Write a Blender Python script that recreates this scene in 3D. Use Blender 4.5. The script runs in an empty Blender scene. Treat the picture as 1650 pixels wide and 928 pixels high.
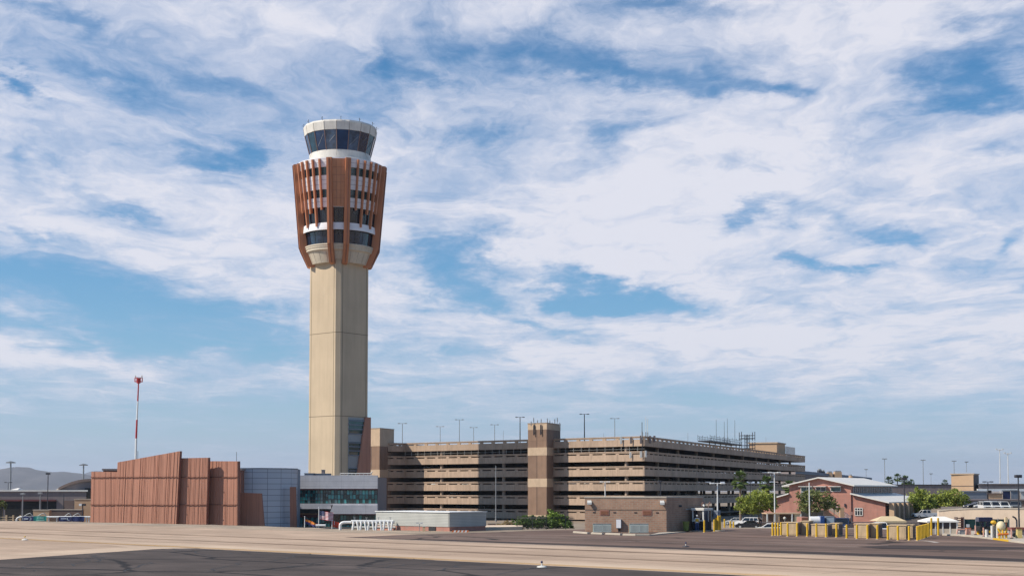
import bpy, math, random
from mathutils import Vector, Matrix, Euler, noise as mnoise
R = math.radians
C = bpy.context.scene.collection
CAMZ = 4.5; F = 2200.0; TH = math.atan(123.0/F); HOR = 790.0; CX = 825.0; CY = HOR - F*math.tan(TH)

def W(px, py, D):
    """world point at depth D (metres north of the camera) seen at photograph pixel px,py"""
    a = (px-CX)/F; b = (CY-py)/F
    dy = math.cos(TH) - b*math.sin(TH); dz = math.sin(TH) + b*math.cos(TH)
    t = D/dy
    return Vector((a*t, D, CAMZ + dz*t))
def G(px, py, z=0.0):
    a = (px-CX)/F; b = (CY-py)/F
    dy = math.cos(TH) - b*math.sin(TH); dz = math.sin(TH) + b*math.cos(TH)
    t = (z-CAMZ)/dz
    return Vector((a*t, dy*t, z))
def X(px, D): return (px-CX)/F*D/math.cos(TH)*0+W(px, 800, D).x
def Z(py, D, px=825): return W(px, py, D).z

# ---------------------------------------------------------------- mesh builder
class MB:
    def __init__(s): s.v = []; s.f = []; s.m = []; s.sm = []
    def add(s, vs, fs, mi=0, smooth=False):
        o = len(s.v); s.v += [Vector(v) for v in vs]
        for f in fs: s.f.append([i+o for i in f]); s.m.append(mi); s.sm.append(smooth)
        return s
    def box(s, x0, x1, y0, y1, z0, z1, mi=0):
        vs = [(x0,y0,z0),(x1,y0,z0),(x1,y1,z0),(x0,y1,z0),(x0,y0,z1),(x1,y0,z1),(x1,y1,z1),(x0,y1,z1)]
        return s.add(vs, [(0,3,2,1),(4,5,6,7),(0,1,5,4),(1,2,6,5),(2,3,7,6),(3,0,4,7)], mi)
    def obox(s, p, q, o0, o1, z0, z1, mi=0):
        """box along the ground line p->q, offset o0..o1 to its left"""
        p = Vector(p[:2]); q = Vector(q[:2]); d = (q-p).normalized(); n = Vector((-d.y, d.x))
        c = [p+n*o0, q+n*o0, q+n*o1, p+n*o1]
        vs = [(a.x,a.y,z0) for a in c]+[(a.x,a.y,z1) for a in c]
        return s.add(vs, [(0,3,2,1),(4,5,6,7),(0,1,5,4),(1,2,6,5),(2,3,7,6),(3,0,4,7)], mi)
    def prism(s, poly, z0, z1, mi=0):
        n = len(poly)
        vs = [(p[0],p[1],z0) for p in poly]+[(p[0],p[1],z1) for p in poly]
        fs = [tuple(range(n))[::-1], tuple(range(n,2*n))]+[(i,(i+1)%n,(i+1)%n+n,i+n) for i in range(n)]
        return s.add(vs, fs, mi)
    def slab(s, poly3, ext, mi=0):
        """planar 3d polygon extruded by vector ext"""
        n = len(poly3); e = Vector(ext)
        vs = [Vector(p) for p in poly3]+[Vector(p)+e for p in poly3]
        fs = [tuple(range(n))[::-1], tuple(range(n,2*n))]+[(i,(i+1)%n,(i+1)%n+n,i+n) for i in range(n)]
        return s.add(vs, fs, mi)
    def cyl(s, p, q, r, r2=None, n=8, mi=0, caps=True, smooth=True):
        p = Vector(p); q = Vector(q); r2 = r if r2 is None else r2
        d = (q-p).normalized(); a = d.orthogonal().normalized(); b = d.cross(a)
        vs = []
        for k in range(n):
            t = 2*math.pi*k/n; u = a*math.cos(t)+b*math.sin(t); vs += [p+u*r, q+u*r2]
        fs = [(2*k, 2*((k+1)%n), 2*((k+1)%n)+1, 2*k+1) for k in range(n)]
        s.add(vs, fs, mi, smooth)
        if caps:
            s.add([vs[2*k] for k in range(n)], [tuple(range(n))[::-1]], mi)
            s.add([vs[2*k+1] for k in range(n)], [tuple(range(n))], mi)
        return s
    def tube(s, pts, r, n=8, mi=0):
        for a, b in zip(pts[:-1], pts[1:]): s.cyl(a, b, r, n=n, mi=mi)
        for p in pts[1:-1]: s.ball(p, r*1.0, mi=mi, n=n)
        return s
    def ball(s, c, r, rz=None, mi=0, n=10):
        rz = rz or r; c = Vector(c); m = max(4, n//2)
        vs = []
        for i in range(m+1):
            ph = math.pi*i/m
            for k in range(n):
                t = 2*math.pi*k/n
                vs.append(c+Vector((r*math.sin(ph)*math.cos(t), r*math.sin(ph)*math.sin(t), rz*math.cos(ph))))
        fs = [(i*n+k, (i+1)*n+k, (i+1)*n+(k+1)%n, i*n+(k+1)%n) for i in range(m) for k in range(n)]
        return s.add(vs, fs, mi, True)
    def lathe(s, prof, n=48, c=(0,0), a0=0, a1=360, mi=0, smooth=True, mis=None):
        full = abs(a1-a0) >= 360; k1 = n if full else n+1
        vs = []
        for (r, z) in prof:
            for k in range(k1):
                t = R(a0+(a1-a0)*k/n); vs.append((c[0]+r*math.sin(t), c[1]-r*math.cos(t), z))
        for i in range(len(prof)-1):
            fs = []
            for k in range(n):
                k2 = (k+1)%k1
                fs.append((i*k1+k, i*k1+k2, (i+1)*k1+k2, (i+1)*k1+k))
            s.add(vs[0:0], [], 0)
            o = [tuple(f) for f in fs]
            used = vs
            # separate ring copy so that profile corners stay crisp
            ring = used[i*k1:(i+2)*k1]
            s.add(ring, [tuple(j-i*k1 for j in f) for f in o], mis[i] if mis else mi, smooth)
        return s
    def xf(s, M):
        s.v = [M @ v for v in s.v]; return s

def root_of(o):
    while o.parent: o = o.parent
    return o
def rootM(o):
    o = root_of(o)
    return Matrix.LocRotScale(o.location, o.rotation_euler, o.scale)
def mk(name, mb, mats, parent=None, local=False, bevel=0, loc=None, label=None):
    me = bpy.data.meshes.new(name)
    v = mb.v
    if parent is not None and not local:
        Mi = rootM(parent).inverted(); v = [Mi @ p for p in v]
    if loc is not None: v = [p-Vector(loc) for p in v]
    me.from_pydata([tuple(p) for p in v], [], mb.f)
    if not isinstance(mats, (list, tuple)): mats = [mats]
    for m in mats: me.materials.append(m)
    me.polygons.foreach_set('material_index', mb.m)
    me.polygons.foreach_set('use_smooth', mb.sm)
    me.update()
    o = bpy.data.objects.new(name, me); C.objects.link(o)
    if parent is not None: o.parent = parent
    if loc is not None: o.location = loc
    if label: o['label'] = label
    if bevel:
        b = o.modifiers.new('bevel', 'BEVEL'); b.width = bevel; b.segments = 2; b.limit_method = 'ANGLE'
    return o
def tag(o, label=None, cat=None, group=None, kind=None):
    if label: o['label'] = label
    if cat: o['category'] = cat
    if group: o['group'] = group
    if kind: o['kind'] = kind
    return o
def thing(name, label, cat, loc=(0,0,0), rz=0, group=None):
    o = bpy.data.objects.new(name, None); C.objects.link(o)
    o.location = loc; o.rotation_euler = (0,0,rz); o.empty_display_size = .5
    return tag(o, label, cat, group)
def kids(o): return [c for c in bpy.data.objects if c.parent == o]
def copy_tree(o, parent=None):
    c = o.copy(); C.objects.link(c); c.parent = parent
    for ch in kids(o): copy_tree(ch, c)
    return c
def dup(o, loc, rz, label, group=None):
    c = copy_tree(o); c.location = loc; c.rotation_euler = (0,0,rz); c['label'] = label
    if group: c['group'] = group
    return c

# ---------------------------------------------------------------- materials
def nt(m):
    m.use_nodes = True; return m.node_tree, m.node_tree.nodes, m.node_tree.links
def mat(name, col, rough=.8, var=.12, scale=1.0, stretch=(1,1,1), metal=0, bump=0, bscale=None, stain=0, sscale=.15, rot=0, spec=None, stain_col=None, det=5):
    m = bpy.data.materials.new(name); t, N, L = nt(m); b = N['Principled BSDF']
    b.inputs['Roughness'].default_value = rough; b.inputs['Metallic'].default_value = metal
    if spec is not None: b.inputs['Specular IOR Level'].default_value = spec
    tc = N.new('ShaderNodeTexCoord'); mp = N.new('ShaderNodeMapping')
    L.new(tc.outputs['Object'], mp.inputs[0]); mp.inputs['Scale'].default_value = stretch
    mp.inputs['Rotation'].default_value = (0,0,rot)
    if rot:
        mp.inputs['Rotation'].default_value = (0,0,0); mp.inputs['Scale'].default_value = (1,1,1)
        vr = N.new('ShaderNodeVectorRotate'); vr.rotation_type = 'Z_AXIS'; vr.inputs['Angle'].default_value = rot
        L.new(tc.outputs['Object'], vr.inputs[0]); L.new(vr.outputs[0], mp.inputs[0]); mp.inputs['Scale'].default_value = stretch
    n = N.new('ShaderNodeTexNoise'); n.inputs['Scale'].default_value = scale; n.inputs['Detail'].default_value = det
    n.inputs['Roughness'].default_value = .65
    L.new(mp.outputs[0], n.inputs['Vector'])
    rp = N.new('ShaderNodeValToRGB'); rp.color_ramp.elements[0].position = .3; rp.color_ramp.elements[1].position = .7
    c = Vector(col[:3])
    rp.color_ramp.elements[0].color = (*(c*(1-var)), 1); rp.color_ramp.elements[1].color = (*(c*(1+var)), 1)
    L.new(n.outputs[0], rp.inputs[0]); out = rp.outputs[0]
    if stain:
        n2 = N.new('ShaderNodeTexNoise'); n2.inputs['Scale'].default_value = sscale; n2.inputs['Detail'].default_value = 6
        L.new(tc.outputs['Object'], n2.inputs['Vector'])
        r2 = N.new('ShaderNodeValToRGB'); r2.color_ramp.elements[0].position = .42; r2.color_ramp.elements[1].position = .62
        L.new(n2.outputs[0], r2.inputs[0])
        mx = N.new('ShaderNodeMix'); mx.data_type = 'RGBA'
        ml = N.new('ShaderNodeMath'); ml.operation = 'MULTIPLY'; ml.inputs[1].default_value = stain
        L.new(r2.outputs[0], ml.inputs[0]); L.new(ml.outputs[0], mx.inputs[0]); L.new(out, mx.inputs[6])
        mx.inputs[7].default_value = (*(stain_col or tuple(c*.55)), 1); out = mx.outputs[2]
    L.new(out, b.inputs['Base Color'])
    if bump:
        bp = N.new('ShaderNodeBump'); bp.inputs['Strength'].default_value = bump; bp.inputs['Distance'].default_value = .05
        nb = N.new('ShaderNodeTexNoise'); nb.inputs['Scale'].default_value = bscale or scale*6; nb.inputs['Detail'].default_value = 4
        L.new(mp.outputs[0], nb.inputs['Vector']); L.new(nb.outputs[0], bp.inputs['Height']); L.new(bp.outputs[0], b.inputs['Normal'])
    return m
def brickmat(name, c1, c2, mortar, bw=.4, bh=.2, rough=.9, ms=.02, axis='wall', offset=.5):
    m = bpy.data.materials.new(name); t, N, L = nt(m); b = N['Principled BSDF']; b.inputs['Roughness'].default_value = rough
    tc = N.new('ShaderNodeTexCoord'); sp = N.new('ShaderNodeSeparateXYZ'); L.new(tc.outputs['Object'], sp.inputs[0])
    ad = N.new('ShaderNodeMath'); ad.operation = 'ADD'; L.new(sp.outputs[0], ad.inputs[0]); L.new(sp.outputs[1], ad.inputs[1])
    cb = N.new('ShaderNodeCombineXYZ')
    L.new(ad.outputs[0], cb.inputs[0]); L.new(sp.outputs[2], cb.inputs[1])
    if axis == 'floor': L.new(sp.outputs[0], cb.inputs[0]); L.new(sp.outputs[1], cb.inputs[1])
    br = N.new('ShaderNodeTexBrick'); br.offset = offset
    br.inputs['Scale'].default_value = 1; br.inputs['Brick Width'].default_value = bw; br.inputs['Row Height'].default_value = bh
    br.inputs['Mortar Size'].default_value = ms; br.inputs['Color1'].default_value = (*c1,1); br.inputs['Color2'].default_value = (*c2,1)
    br.inputs['Mortar'].default_value = (*mortar,1)
    L.new(cb.outputs[0], br.inputs['Vector'])
    n = N.new('ShaderNodeTexNoise'); n.inputs['Scale'].default_value = .5; n.inputs['Detail'].default_value = 6
    L.new(tc.outputs['Object'], n.inputs['Vector'])
    mr = N.new('ShaderNodeMapRange'); mr.inputs[3].default_value = .75; mr.inputs[4].default_value = 1.25; L.new(n.outputs[0], mr.inputs[0])
    mx = N.new('ShaderNodeVectorMath'); mx.operation = 'SCALE'; L.new(br.outputs[0], mx.inputs[0]); L.new(mr.outputs[0], mx.inputs['Scale'])
    L.new(mx.outputs[0], b.inputs['Base Color'])
    return m
def leafmat(name, c1, c2, c3=None):
    m = bpy.data.materials.new(name); t, N, L = nt(m); b = N['Principled BSDF']; b.inputs['Roughness'].default_value = .6
    tc = N.new('ShaderNodeTexCoord'); n = N.new('ShaderNodeTexNoise'); n.inputs['Scale'].default_value = .9; n.inputs['Detail'].default_value = 3
    L.new(tc.outputs['Object'], n.inputs['Vector'])
    rp = N.new('ShaderNodeValToRGB'); rp.color_ramp.elements[0].position = .35; rp.color_ramp.elements[1].position = .65
    rp.color_ramp.elements[0].color = (*c1,1); rp.color_ramp.elements[1].color = (*c2,1)
    L.new(n.outputs[0], rp.inputs[0]); L.new(rp.outputs[0], b.inputs['Base Color'])
    tr = N.new('ShaderNodeBsdfTranslucent'); L.new(rp.outputs[0], tr.inputs[0])
    mx = N.new('ShaderNodeMixShader'); mx.inputs[0].default_value = .3
    L.new(b.outputs[0], mx.inputs[1]); L.new(tr.outputs[0], mx.inputs[2]); L.new(mx.outputs[0], N['Material Output'].inputs[0])
    return m
def glassmat(name, col, rough=.06, var=.4, scale=.6, spec=.8):
    return mat(name, col, rough=rough, var=var, scale=scale, spec=spec, det=2)

M = dict(
 cream=mat('cream_concrete', (.56,.44,.305), .85, .07, .35, stretch=(1,1,.12), stain=.22, sscale=.12, bump=.2, bscale=2),
 cream_dk=mat('dark_joint', (.16,.125,.085), .9),  # dark tan for the joints and roof seams
 orange=mat('orange_metal_panel', (.50,.19,.085), .55, .08, .6, stretch=(1,1,.2)),
 orange_panel=mat('orange_flat_panel', (.54,.235,.115), .6, .06, .5),
 white_metal=mat('white_metal_panel', (.80,.79,.82), .5, .06, .5),
 white_conc=mat('offwhite_concrete', (.60,.52,.41), .8, .05, .5, stain=.15, sscale=.3),
 rimcream=mat('rim_cream', (.74,.70,.64), .7, .05, .6, stain=.2, sscale=.5),
 darkglass=glassmat('dark_glass', (.012,.018,.03)),
 cabglass=glassmat('blue_cab_glass', (.014,.04,.10), rough=.03, scale=.35),
 greenglass=glassmat('green_glass', (.01,.06,.065), rough=.05, scale=.9),
 frame_dk=mat('dark_frame_and_shade', (.03,.028,.03), .5),  # frames, and the painted shade of the office recess
 mull=mat('brown_mullion', (.22,.13,.11), .5),
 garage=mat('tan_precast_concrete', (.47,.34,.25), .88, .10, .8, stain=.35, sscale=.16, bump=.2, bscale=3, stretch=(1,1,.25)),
 garage_dk=mat('dark_slab_concrete', (.16,.125,.10), .9, .1, .4),  # dark brown concrete for decks and the added inner walls
 rail=mat('parapet_cap', (.33,.25,.19), .85),
 stairbrown=brickmat('ribbed_brown_block', (.255,.16,.11), (.215,.135,.095), (.15,.095,.07), bw=.45, bh=9, ms=.03, offset=0),
 staircream=mat('cream_band_block', (.50,.37,.26), .88, .08, .6),
 wood=mat('ribbed_terracotta_cladding', (.43,.20,.135), .75, .22, 1.6, stretch=(2.6,2.6,.05), stain=.25, sscale=.16, stain_col=(.30,.14,.09), det=8),
 wood_dk=mat('terracotta_edge', (.22,.09,.06), .8),
 bluemetal=brickmat('blue_grey_metal_panel', (.215,.24,.30), (.245,.27,.33), (.12,.13,.165), bw=2.6, bh=1.05, rough=.45, ms=.035, offset=0),
 greywall=brickmat('grey_metal_fascia', (.56,.545,.57), (.60,.585,.61), (.36,.35,.37), bw=4.2, bh=.95, rough=.6, ms=.02, offset=0),
 maroon=mat('maroon_trim', (.12,.03,.035), .6),
 asphalt=None, steel=mat('galvanised_steel', (.30,.31,.32), .5, .1, 2, metal=.3),
 darksteel=mat('dark_painted_steel', (.035,.035,.045), .55),
 white=mat('white_paint', (.75,.75,.74), .5, .04, 1),
 whitedull=mat('weathered_white_paint', (.62,.61,.58), .6, .1, 2),
 red=mat('red_paint', (.45,.03,.03), .5), yellow=mat('safety_yellow_paint', (.72,.43,.02), .5, .1, 2, stain=.15, sscale=2),
 tanbox=mat('tan_painted_block', (.60,.44,.27), .8, .06, 1, stain=.25, sscale=.6),
 brick=brickmat('brown_brick', (.44,.26,.175), (.36,.20,.135), (.38,.29,.22), bw=.42, bh=.21, ms=.03),
 brickredhouse=brickmat('red_block', (.43,.20,.155), (.39,.18,.14), (.36,.20,.16), bw=.8, bh=.4, ms=.02),
 roofwhite=mat('white_standing_seam_roof', (.66,.64,.60), .45, .08, 1.2, stretch=(2,.1,1)),
 concrete=mat('pale_kerb_concrete', (.46,.40,.33), .9, .1, 1, stain=.2, sscale=.6),
 black=mat('black_rubber_and_shade', (.012,.012,.013), .8), silver=mat('bright_metal', (.55,.55,.56), .35, metal=.6),  # black also stands in for the shade in bays and doorways
 bluegrey=mat('blue_grey_panel', (.16,.19,.24), .6), rust=mat('rusty_steel', (.22,.09,.05), .85, .3, 3),
 bark=mat('tree_bark', (.14,.11,.07), .9, .3, 5), palmbark=mat('palm_bark', (.20,.15,.11), .95, .3, 4, stretch=(1,1,4)),
 leaf=leafmat('palo_verde_leaves', (.17,.22,.035), (.42,.46,.09)),
 leaf2=leafmat('grey_green_leaves', (.11,.14,.04), (.29,.31,.11)),
 palm=leafmat('palm_fronds', (.05,.09,.025), (.16,.22,.06)),
 shrub=leafmat('bright_shrub_leaves', (.09,.16,.02), (.24,.33,.05)),
 hedge=leafmat('hedge_leaves', (.06,.12,.02), (.16,.25,.05)),
 dry=leafmat('dry_grass', (.28,.20,.10), (.45,.34,.18)),
 louvre=mat('condenser_grille', (.20,.25,.22), .5, .1, 2), orangeplastic=mat('orange_plastic', (.65,.16,.03), .5),
 wallbeige=mat('beige_stucco', (.70,.55,.42), .9, .05, .3, stain=.15, sscale=.3),
 canvas=mat('tan_canvas', (.60,.47,.29), .85, .05, 2), whitecanvas=mat('white_canvas', (.78,.75,.70), .8, .03, 2),
 greencloth=mat('green_windscreen_cloth', (.012,.05,.045), .8, .3, 1.5), navy=mat('navy_banner_vinyl', (.012,.022,.10), .5, .1),
 teal=mat('teal_banner_vinyl', (.01,.24,.21), .5, .1), brownbld=mat('brown_stucco_and_shade', (.16,.115,.10), .9, .1, .3),  # brown also paints shaded block sides and the shade under the stair
 tanroof=mat('tan_hangar_roof', (.34,.28,.21), .7, .08, .3), mauve=mat('grey_mauve_wall', (.21,.175,.175), .9, .08, .3),
 tanpatch=mat('tan_wall', (.52,.35,.22), .9, .06, .5),
 seam=mat('cladding_seam', (.15,.06,.04), .9), lamp=mat('lamp_lens', (.55,.52,.45), .3),
)

def add_streaks(m, amt=.16, sc=(.9,.9,.035), thr=(.45,.68)):
    """rain streaks: tall thin darker runs multiplied into the base colour"""
    t, N, L = m.node_tree, m.node_tree.nodes, m.node_tree.links; b = N['Principled BSDF']; src = b.inputs['Base Color'].links[0].from_socket
    tc = N.new('ShaderNodeTexCoord'); mp = N.new('ShaderNodeMapping'); mp.inputs['Scale'].default_value = sc; L.new(tc.outputs['Object'], mp.inputs[0])
    n = N.new('ShaderNodeTexNoise'); n.inputs['Scale'].default_value = 1.6; n.inputs['Detail'].default_value = 6; n.inputs['Roughness'].default_value = .7; L.new(mp.outputs[0], n.inputs['Vector'])
    mr = N.new('ShaderNodeMapRange'); mr.inputs[1].default_value = thr[0]; mr.inputs[2].default_value = thr[1]; mr.inputs[3].default_value = 1; mr.inputs[4].default_value = 1-amt; L.new(n.outputs[0], mr.inputs[0])
    s = N.new('ShaderNodeVectorMath'); s.operation = 'SCALE'; L.new(src, s.inputs[0]); L.new(mr.outputs[0], s.inputs['Scale']); L.new(s.outputs[0], b.inputs['Base Color'])
for k_, a_, sc_ in (('cream',.08,(.9,.9,.035)),('garage',.22,(1.1,1.1,.25)),('rimcream',.15,(1.5,1.5,.3)),('white_conc',.18,(1.5,1.5,.3)),('orange',.14,(1.2,1.2,.05)),('orange_panel',.12,(1.2,1.2,.08)),
    ('stairbrown',.15,(.8,.8,.05)),('staircream',.15,(.8,.8,.3)),('brick',.2,(.7,.7,.2)),('brickredhouse',.18,(.5,.5,.12)),('wallbeige',.18,(.5,.5,.2)),('tanbox',.22,(1.5,1.5,.4)),('yellow',.25,(4,4,1.2)),('greywall',.12,(.8,.8,.2)),('mauve',.15,(.5,.5,.1))):
    add_streaks(M[k_], a_, sc_)
LOW_H = -2.3; HAZE = .00005
# ---------------------------------------------------------------- camera, light, render
scn = bpy.context.scene
cam = bpy.data.cameras.new('camera'); co = bpy.data.objects.new('camera', cam); C.objects.link(co); scn.camera = co
co.location = (0,0,CAMZ); co.rotation_euler = (math.pi/2+TH, 0, 0)
cam.sensor_width = 36; cam.lens = 36*F/1650; cam.shift_y = (CY-464)/1650; cam.clip_end = 60000; cam.clip_start = .5
scn.view_settings.view_transform = 'Standard'; scn.view_settings.look = 'None'; scn.view_settings.gamma = 1
scn.view_settings.exposure = EXPO = .13
scn.render.engine = 'CYCLES'
SUN = Vector((-.974*math.cos(R(42)), -.227*math.cos(R(42)), math.sin(R(42))))
sl = bpy.data.lights.new('sun', 'SUN'); sl.energy = 5.0; sl.angle = R(.5); sl.color = (1,.91,.77)
so = bpy.data.objects.new('sun', sl); C.objects.link(so); so.rotation_euler = (-SUN).to_track_quat('-Z','Y').to_euler()

w = bpy.data.worlds.new('World'); scn.world = w; w.use_nodes = True
N = w.node_tree.nodes; L = w.node_tree.links; N.clear()
def math_(op, a, b=None, c=None, clamp=False):
    n = N.new('ShaderNodeMath'); n.operation = op; n.use_clamp = clamp
    for i, v in enumerate((a, b, c)):
        if v is None: continue
        if isinstance(v, (int, float)): n.inputs[i].default_value = v
        else: L.new(v, n.inputs[i])
    return n.outputs[0]
def vm(op, a, b=None, s=None):
    n = N.new('ShaderNodeVectorMath'); n.operation = op
    for i, v in enumerate((a, b)):
        if v is None: continue
        if isinstance(v, (tuple, list, Vector)): n.inputs[i].default_value = v
        else: L.new(v, n.inputs[i])
    if s is not None: n.inputs['Scale'].default_value = s
    return n
sky = N.new('ShaderNodeTexSky'); sky.sky_type = 'NISHITA'; sky.sun_disc = False
sky.sun_elevation = R(42); sky.sun_rotation = math.atan2(SUN.x, SUN.y) % (2*math.pi)
sky.altitude = 330; sky.air_density = 1.0; sky.dust_density = .4; sky.ozone_density = 3.0
bg = N.new('ShaderNodeBackground'); bg.inputs[1].default_value = .1
tc = N.new('ShaderNodeTexCoord'); sp = N.new('ShaderNodeSeparateXYZ'); L.new(tc.outputs['Generated'], sp.inputs[0])
x, y, z = sp.outputs
az = math_('ARCTAN2', x, y); el = math_('ARCSINE', z)
# cloud layer plane coordinates (a flat deck seen in perspective)
zz = math_('ADD', math_('MAXIMUM', z, 0.0), .045)
cx_ = math_('DIVIDE', x, zz); cy_ = math_('DIVIDE', y, zz)
pl = N.new('ShaderNodeCombineXYZ'); L.new(cx_, pl.inputs[0]); L.new(math_('MULTIPLY', cy_, .62), pl.inputs[1])
ae = N.new('ShaderNodeCombineXYZ'); L.new(az, ae.inputs[0]); L.new(el, ae.inputs[1])
def noise(vec, scale, det=6, rough=.55, dist=0, off=(0,0,0), sc=(1,1,1), rot=0):
    mp = N.new('ShaderNodeMapping'); mp.inputs['Location'].default_value = off; mp.inputs['Scale'].default_value = sc
    mp.inputs['Rotation'].default_value = (0,0,rot); L.new(vec, mp.inputs[0])
    n = N.new('ShaderNodeTexNoise'); n.inputs['Scale'].default_value = scale; n.inputs['Detail'].default_value = det
    n.inputs['Roughness'].default_value = rough; n.inputs['Distortion'].default_value = dist
    L.new(mp.outputs[0], n.inputs['Vector']); return n
wn = noise(pl.outputs[0], 1.1, 5, .6)
warp = vm('SUBTRACT', wn.outputs['Color'], (.5,.5,.5))
plw = vm('ADD', pl.outputs[0], vm('SCALE', warp.outputs[0], s=.9).outputs[0]).outputs[0]
n1 = noise(plw, 1.0, 7, .55, .3, off=(3.1,1.7,0)).outputs[0]
n2 = noise(plw, 3.0, 8, .66, .5, off=(7.3,2.2,0)).outputs[0]
n3 = noise(plw, 6.5, 6, .68, .4, off=(1.3,9.2,0), sc=(.8,1,1)).outputs[0]
# warped azimuth/elevation for the placed openings
wn2 = noise(ae.outputs[0], 9, 6, .62, 0, sc=(1,2.4,1)); wv = vm('SUBTRACT', wn2.outputs['Color'], (.5,.5,.5))
wv2 = vm('MULTIPLY', wv.outputs[0], (.24,.075,0))
aew = vm('ADD', ae.outputs[0], wv2.outputs[0]).outputs[0]
HOLES = [
 (665,105,70,26,.7,10),(860,70,110,34,.62,-6),(980,115,80,24,.42,-12),(1140,128,150,20,.6,-3),(1225,140,80,12,.5,0),(1080,90,140,20,.25,0),(1260,60,180,26,.2,0),
 (1590,112,75,42,.72,0),(1520,155,70,16,.5,0),(1640,15,55,40,.5,0),(1030,228,75,24,.5,0),(1180,262,60,18,.35,0),
 (1230,330,60,12,.55,12),(1320,335,70,22,.4,-14),(1395,368,45,14,.5,-15),(1305,420,42,11,.75,0),(1630,392,60,12,.55,12),
 (725,425,105,44,1.1,-10),(770,480,60,24,.5,-10),(930,465,70,18,1.0,-14),(965,487,75,12,.8,4),(1070,474,90,14,1.0,-2),
 (860,522,60,9,.5,-8),(110,25,80,24,.45,-20),(6,130,26,16,.7,0),(210,140,90,22,.4,-15),(350,122,70,16,.35,-6),
 (300,245,60,12,.45,0),(360,240,30,14,.5,0),(190,340,60,13,.45,-12),(110,300,90,14,.3,-18),
 (90,465,320,50,.85,-6),(380,495,200,40,.55,-10),(300,545,260,24,.55,-4),(60,610,140,20,.3,0),(250,690,500,40,.45,0),
 (700,570,140,26,.4,0),(1010,640,220,26,.28,-4),(1300,700,450,60,.35,0),(720,200,50,24,.45,0),(1060,12,120,18,.55,0),(1340,15,90,18,.3,0),
 (560,640,200,40,.25,0),(1400,520,200,16,.2,12),(60,380,50,10,.35,-15),(1650,240,60,10,.3,0)]
PUFF = [(150,200,260,60,.25,-14),(330,30,200,40,.25,-8),(380,330,240,50,.25,-12),(900,300,160,60,.3,8),(1350,260,300,60,.25,8),(700,150,60,20,.1,0),
 (1100,400,320,40,.3,6),(760,560,260,34,.35,-6),(1250,560,420,50,.35,-2),(200,585,320,22,.28,-8),(600,300,60,60,.2,0),(1450,440,250,50,.25,5),(560,40,200,40,.2,0),(60,350,200,26,.3,-20),(300,400,200,20,.25,-15)]
def field(lst):
    acc = None
    for (px, py, rx, ry, amp, ang) in lst:
        a = math.atan((px-CX)/F); e = math.atan((HOR-py)/F*math.cos(a))
        mp = N.new('ShaderNodeMapping'); mp.vector_type = 'TEXTURE'
        mp.inputs['Location'].default_value = (a, e, 0); mp.inputs['Rotation'].default_value = (0,0,R(ang))
        mp.inputs['Scale'].default_value = (rx/F, ry/F, 1); L.new(aew, mp.inputs[0])
        d = vm('DOT_PRODUCT', mp.outputs[0], None); L.new(mp.outputs[0], d.inputs[1])
        g = math_('EXPONENT', math_('MULTIPLY', d.outputs['Value'], -1.0))
        acc = math_('MULTIPLY_ADD', g, amp, acc if acc is not None else 0.0)
    return acc
holes = math_('MINIMUM', field(HOLES), 1.1); puffs = field(PUFF)
# density
nn = math_('ADD', math_('MULTIPLY_ADD', math_('SUBTRACT', n1, .5), 1.15, math_('MULTIPLY', math_('SUBTRACT', n2, .5), 1.25)), math_('MULTIPLY', math_('SUBTRACT', n3, .5), .75))
lowf = math_('MULTIPLY', math_('ADD', el, .015), 8.5, clamp=True)
base_ = math_('MULTIPLY_ADD', lowf, .32, .44)
dens = math_('ADD', math_('SUBTRACT', math_('MULTIPLY_ADD', nn, lowf, base_), math_('MULTIPLY', holes, .85)), math_('MULTIPLY', puffs, .55))
out_ = math_('MULTIPLY', math_('SUBTRACT', math_('ABSOLUTE', az), .55, clamp=True), 1.6)
up_ = math_('MULTIPLY', math_('SUBTRACT', el, .42, clamp=True), 1.6)
dens = math_('SUBTRACT', dens, math_('MINIMUM', math_('ADD', out_, up_), .62))
rp = N.new('ShaderNodeMapRange'); rp.interpolation_type = 'SMOOTHSTEP'
rp.inputs[1].default_value = -.12; rp.inputs[2].default_value = 1.0; rp.inputs[3].default_value = 0; rp.inputs[4].default_value = .95
L.new(dens, rp.inputs[0])
fac = rp.outputs[0]
# cloud colour: thick parts whiter, thinner grey blue
cr = N.new('ShaderNodeValToRGB'); cr.color_ramp.elements[0].position = .25; cr.color_ramp.elements[1].position = 1.0
cr.color_ramp.elements[0].color = (.42,.50,.68,1); cr.color_ramp.elements[1].color = (.72,.72,.79,1)
shade = math_('ADD', dens, math_('ADD', math_('MULTIPLY', math_('SUBTRACT', n2, .5), .5), math_('MULTIPLY', math_('SUBTRACT', n1, .5), .6)))
L.new(shade, cr.inputs[0])
cb = N.new('ShaderNodeBackground'); cb.inputs[1].default_value = CLOUD = 1.04
L.new(cr.outputs[0], cb.inputs[0])
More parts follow.
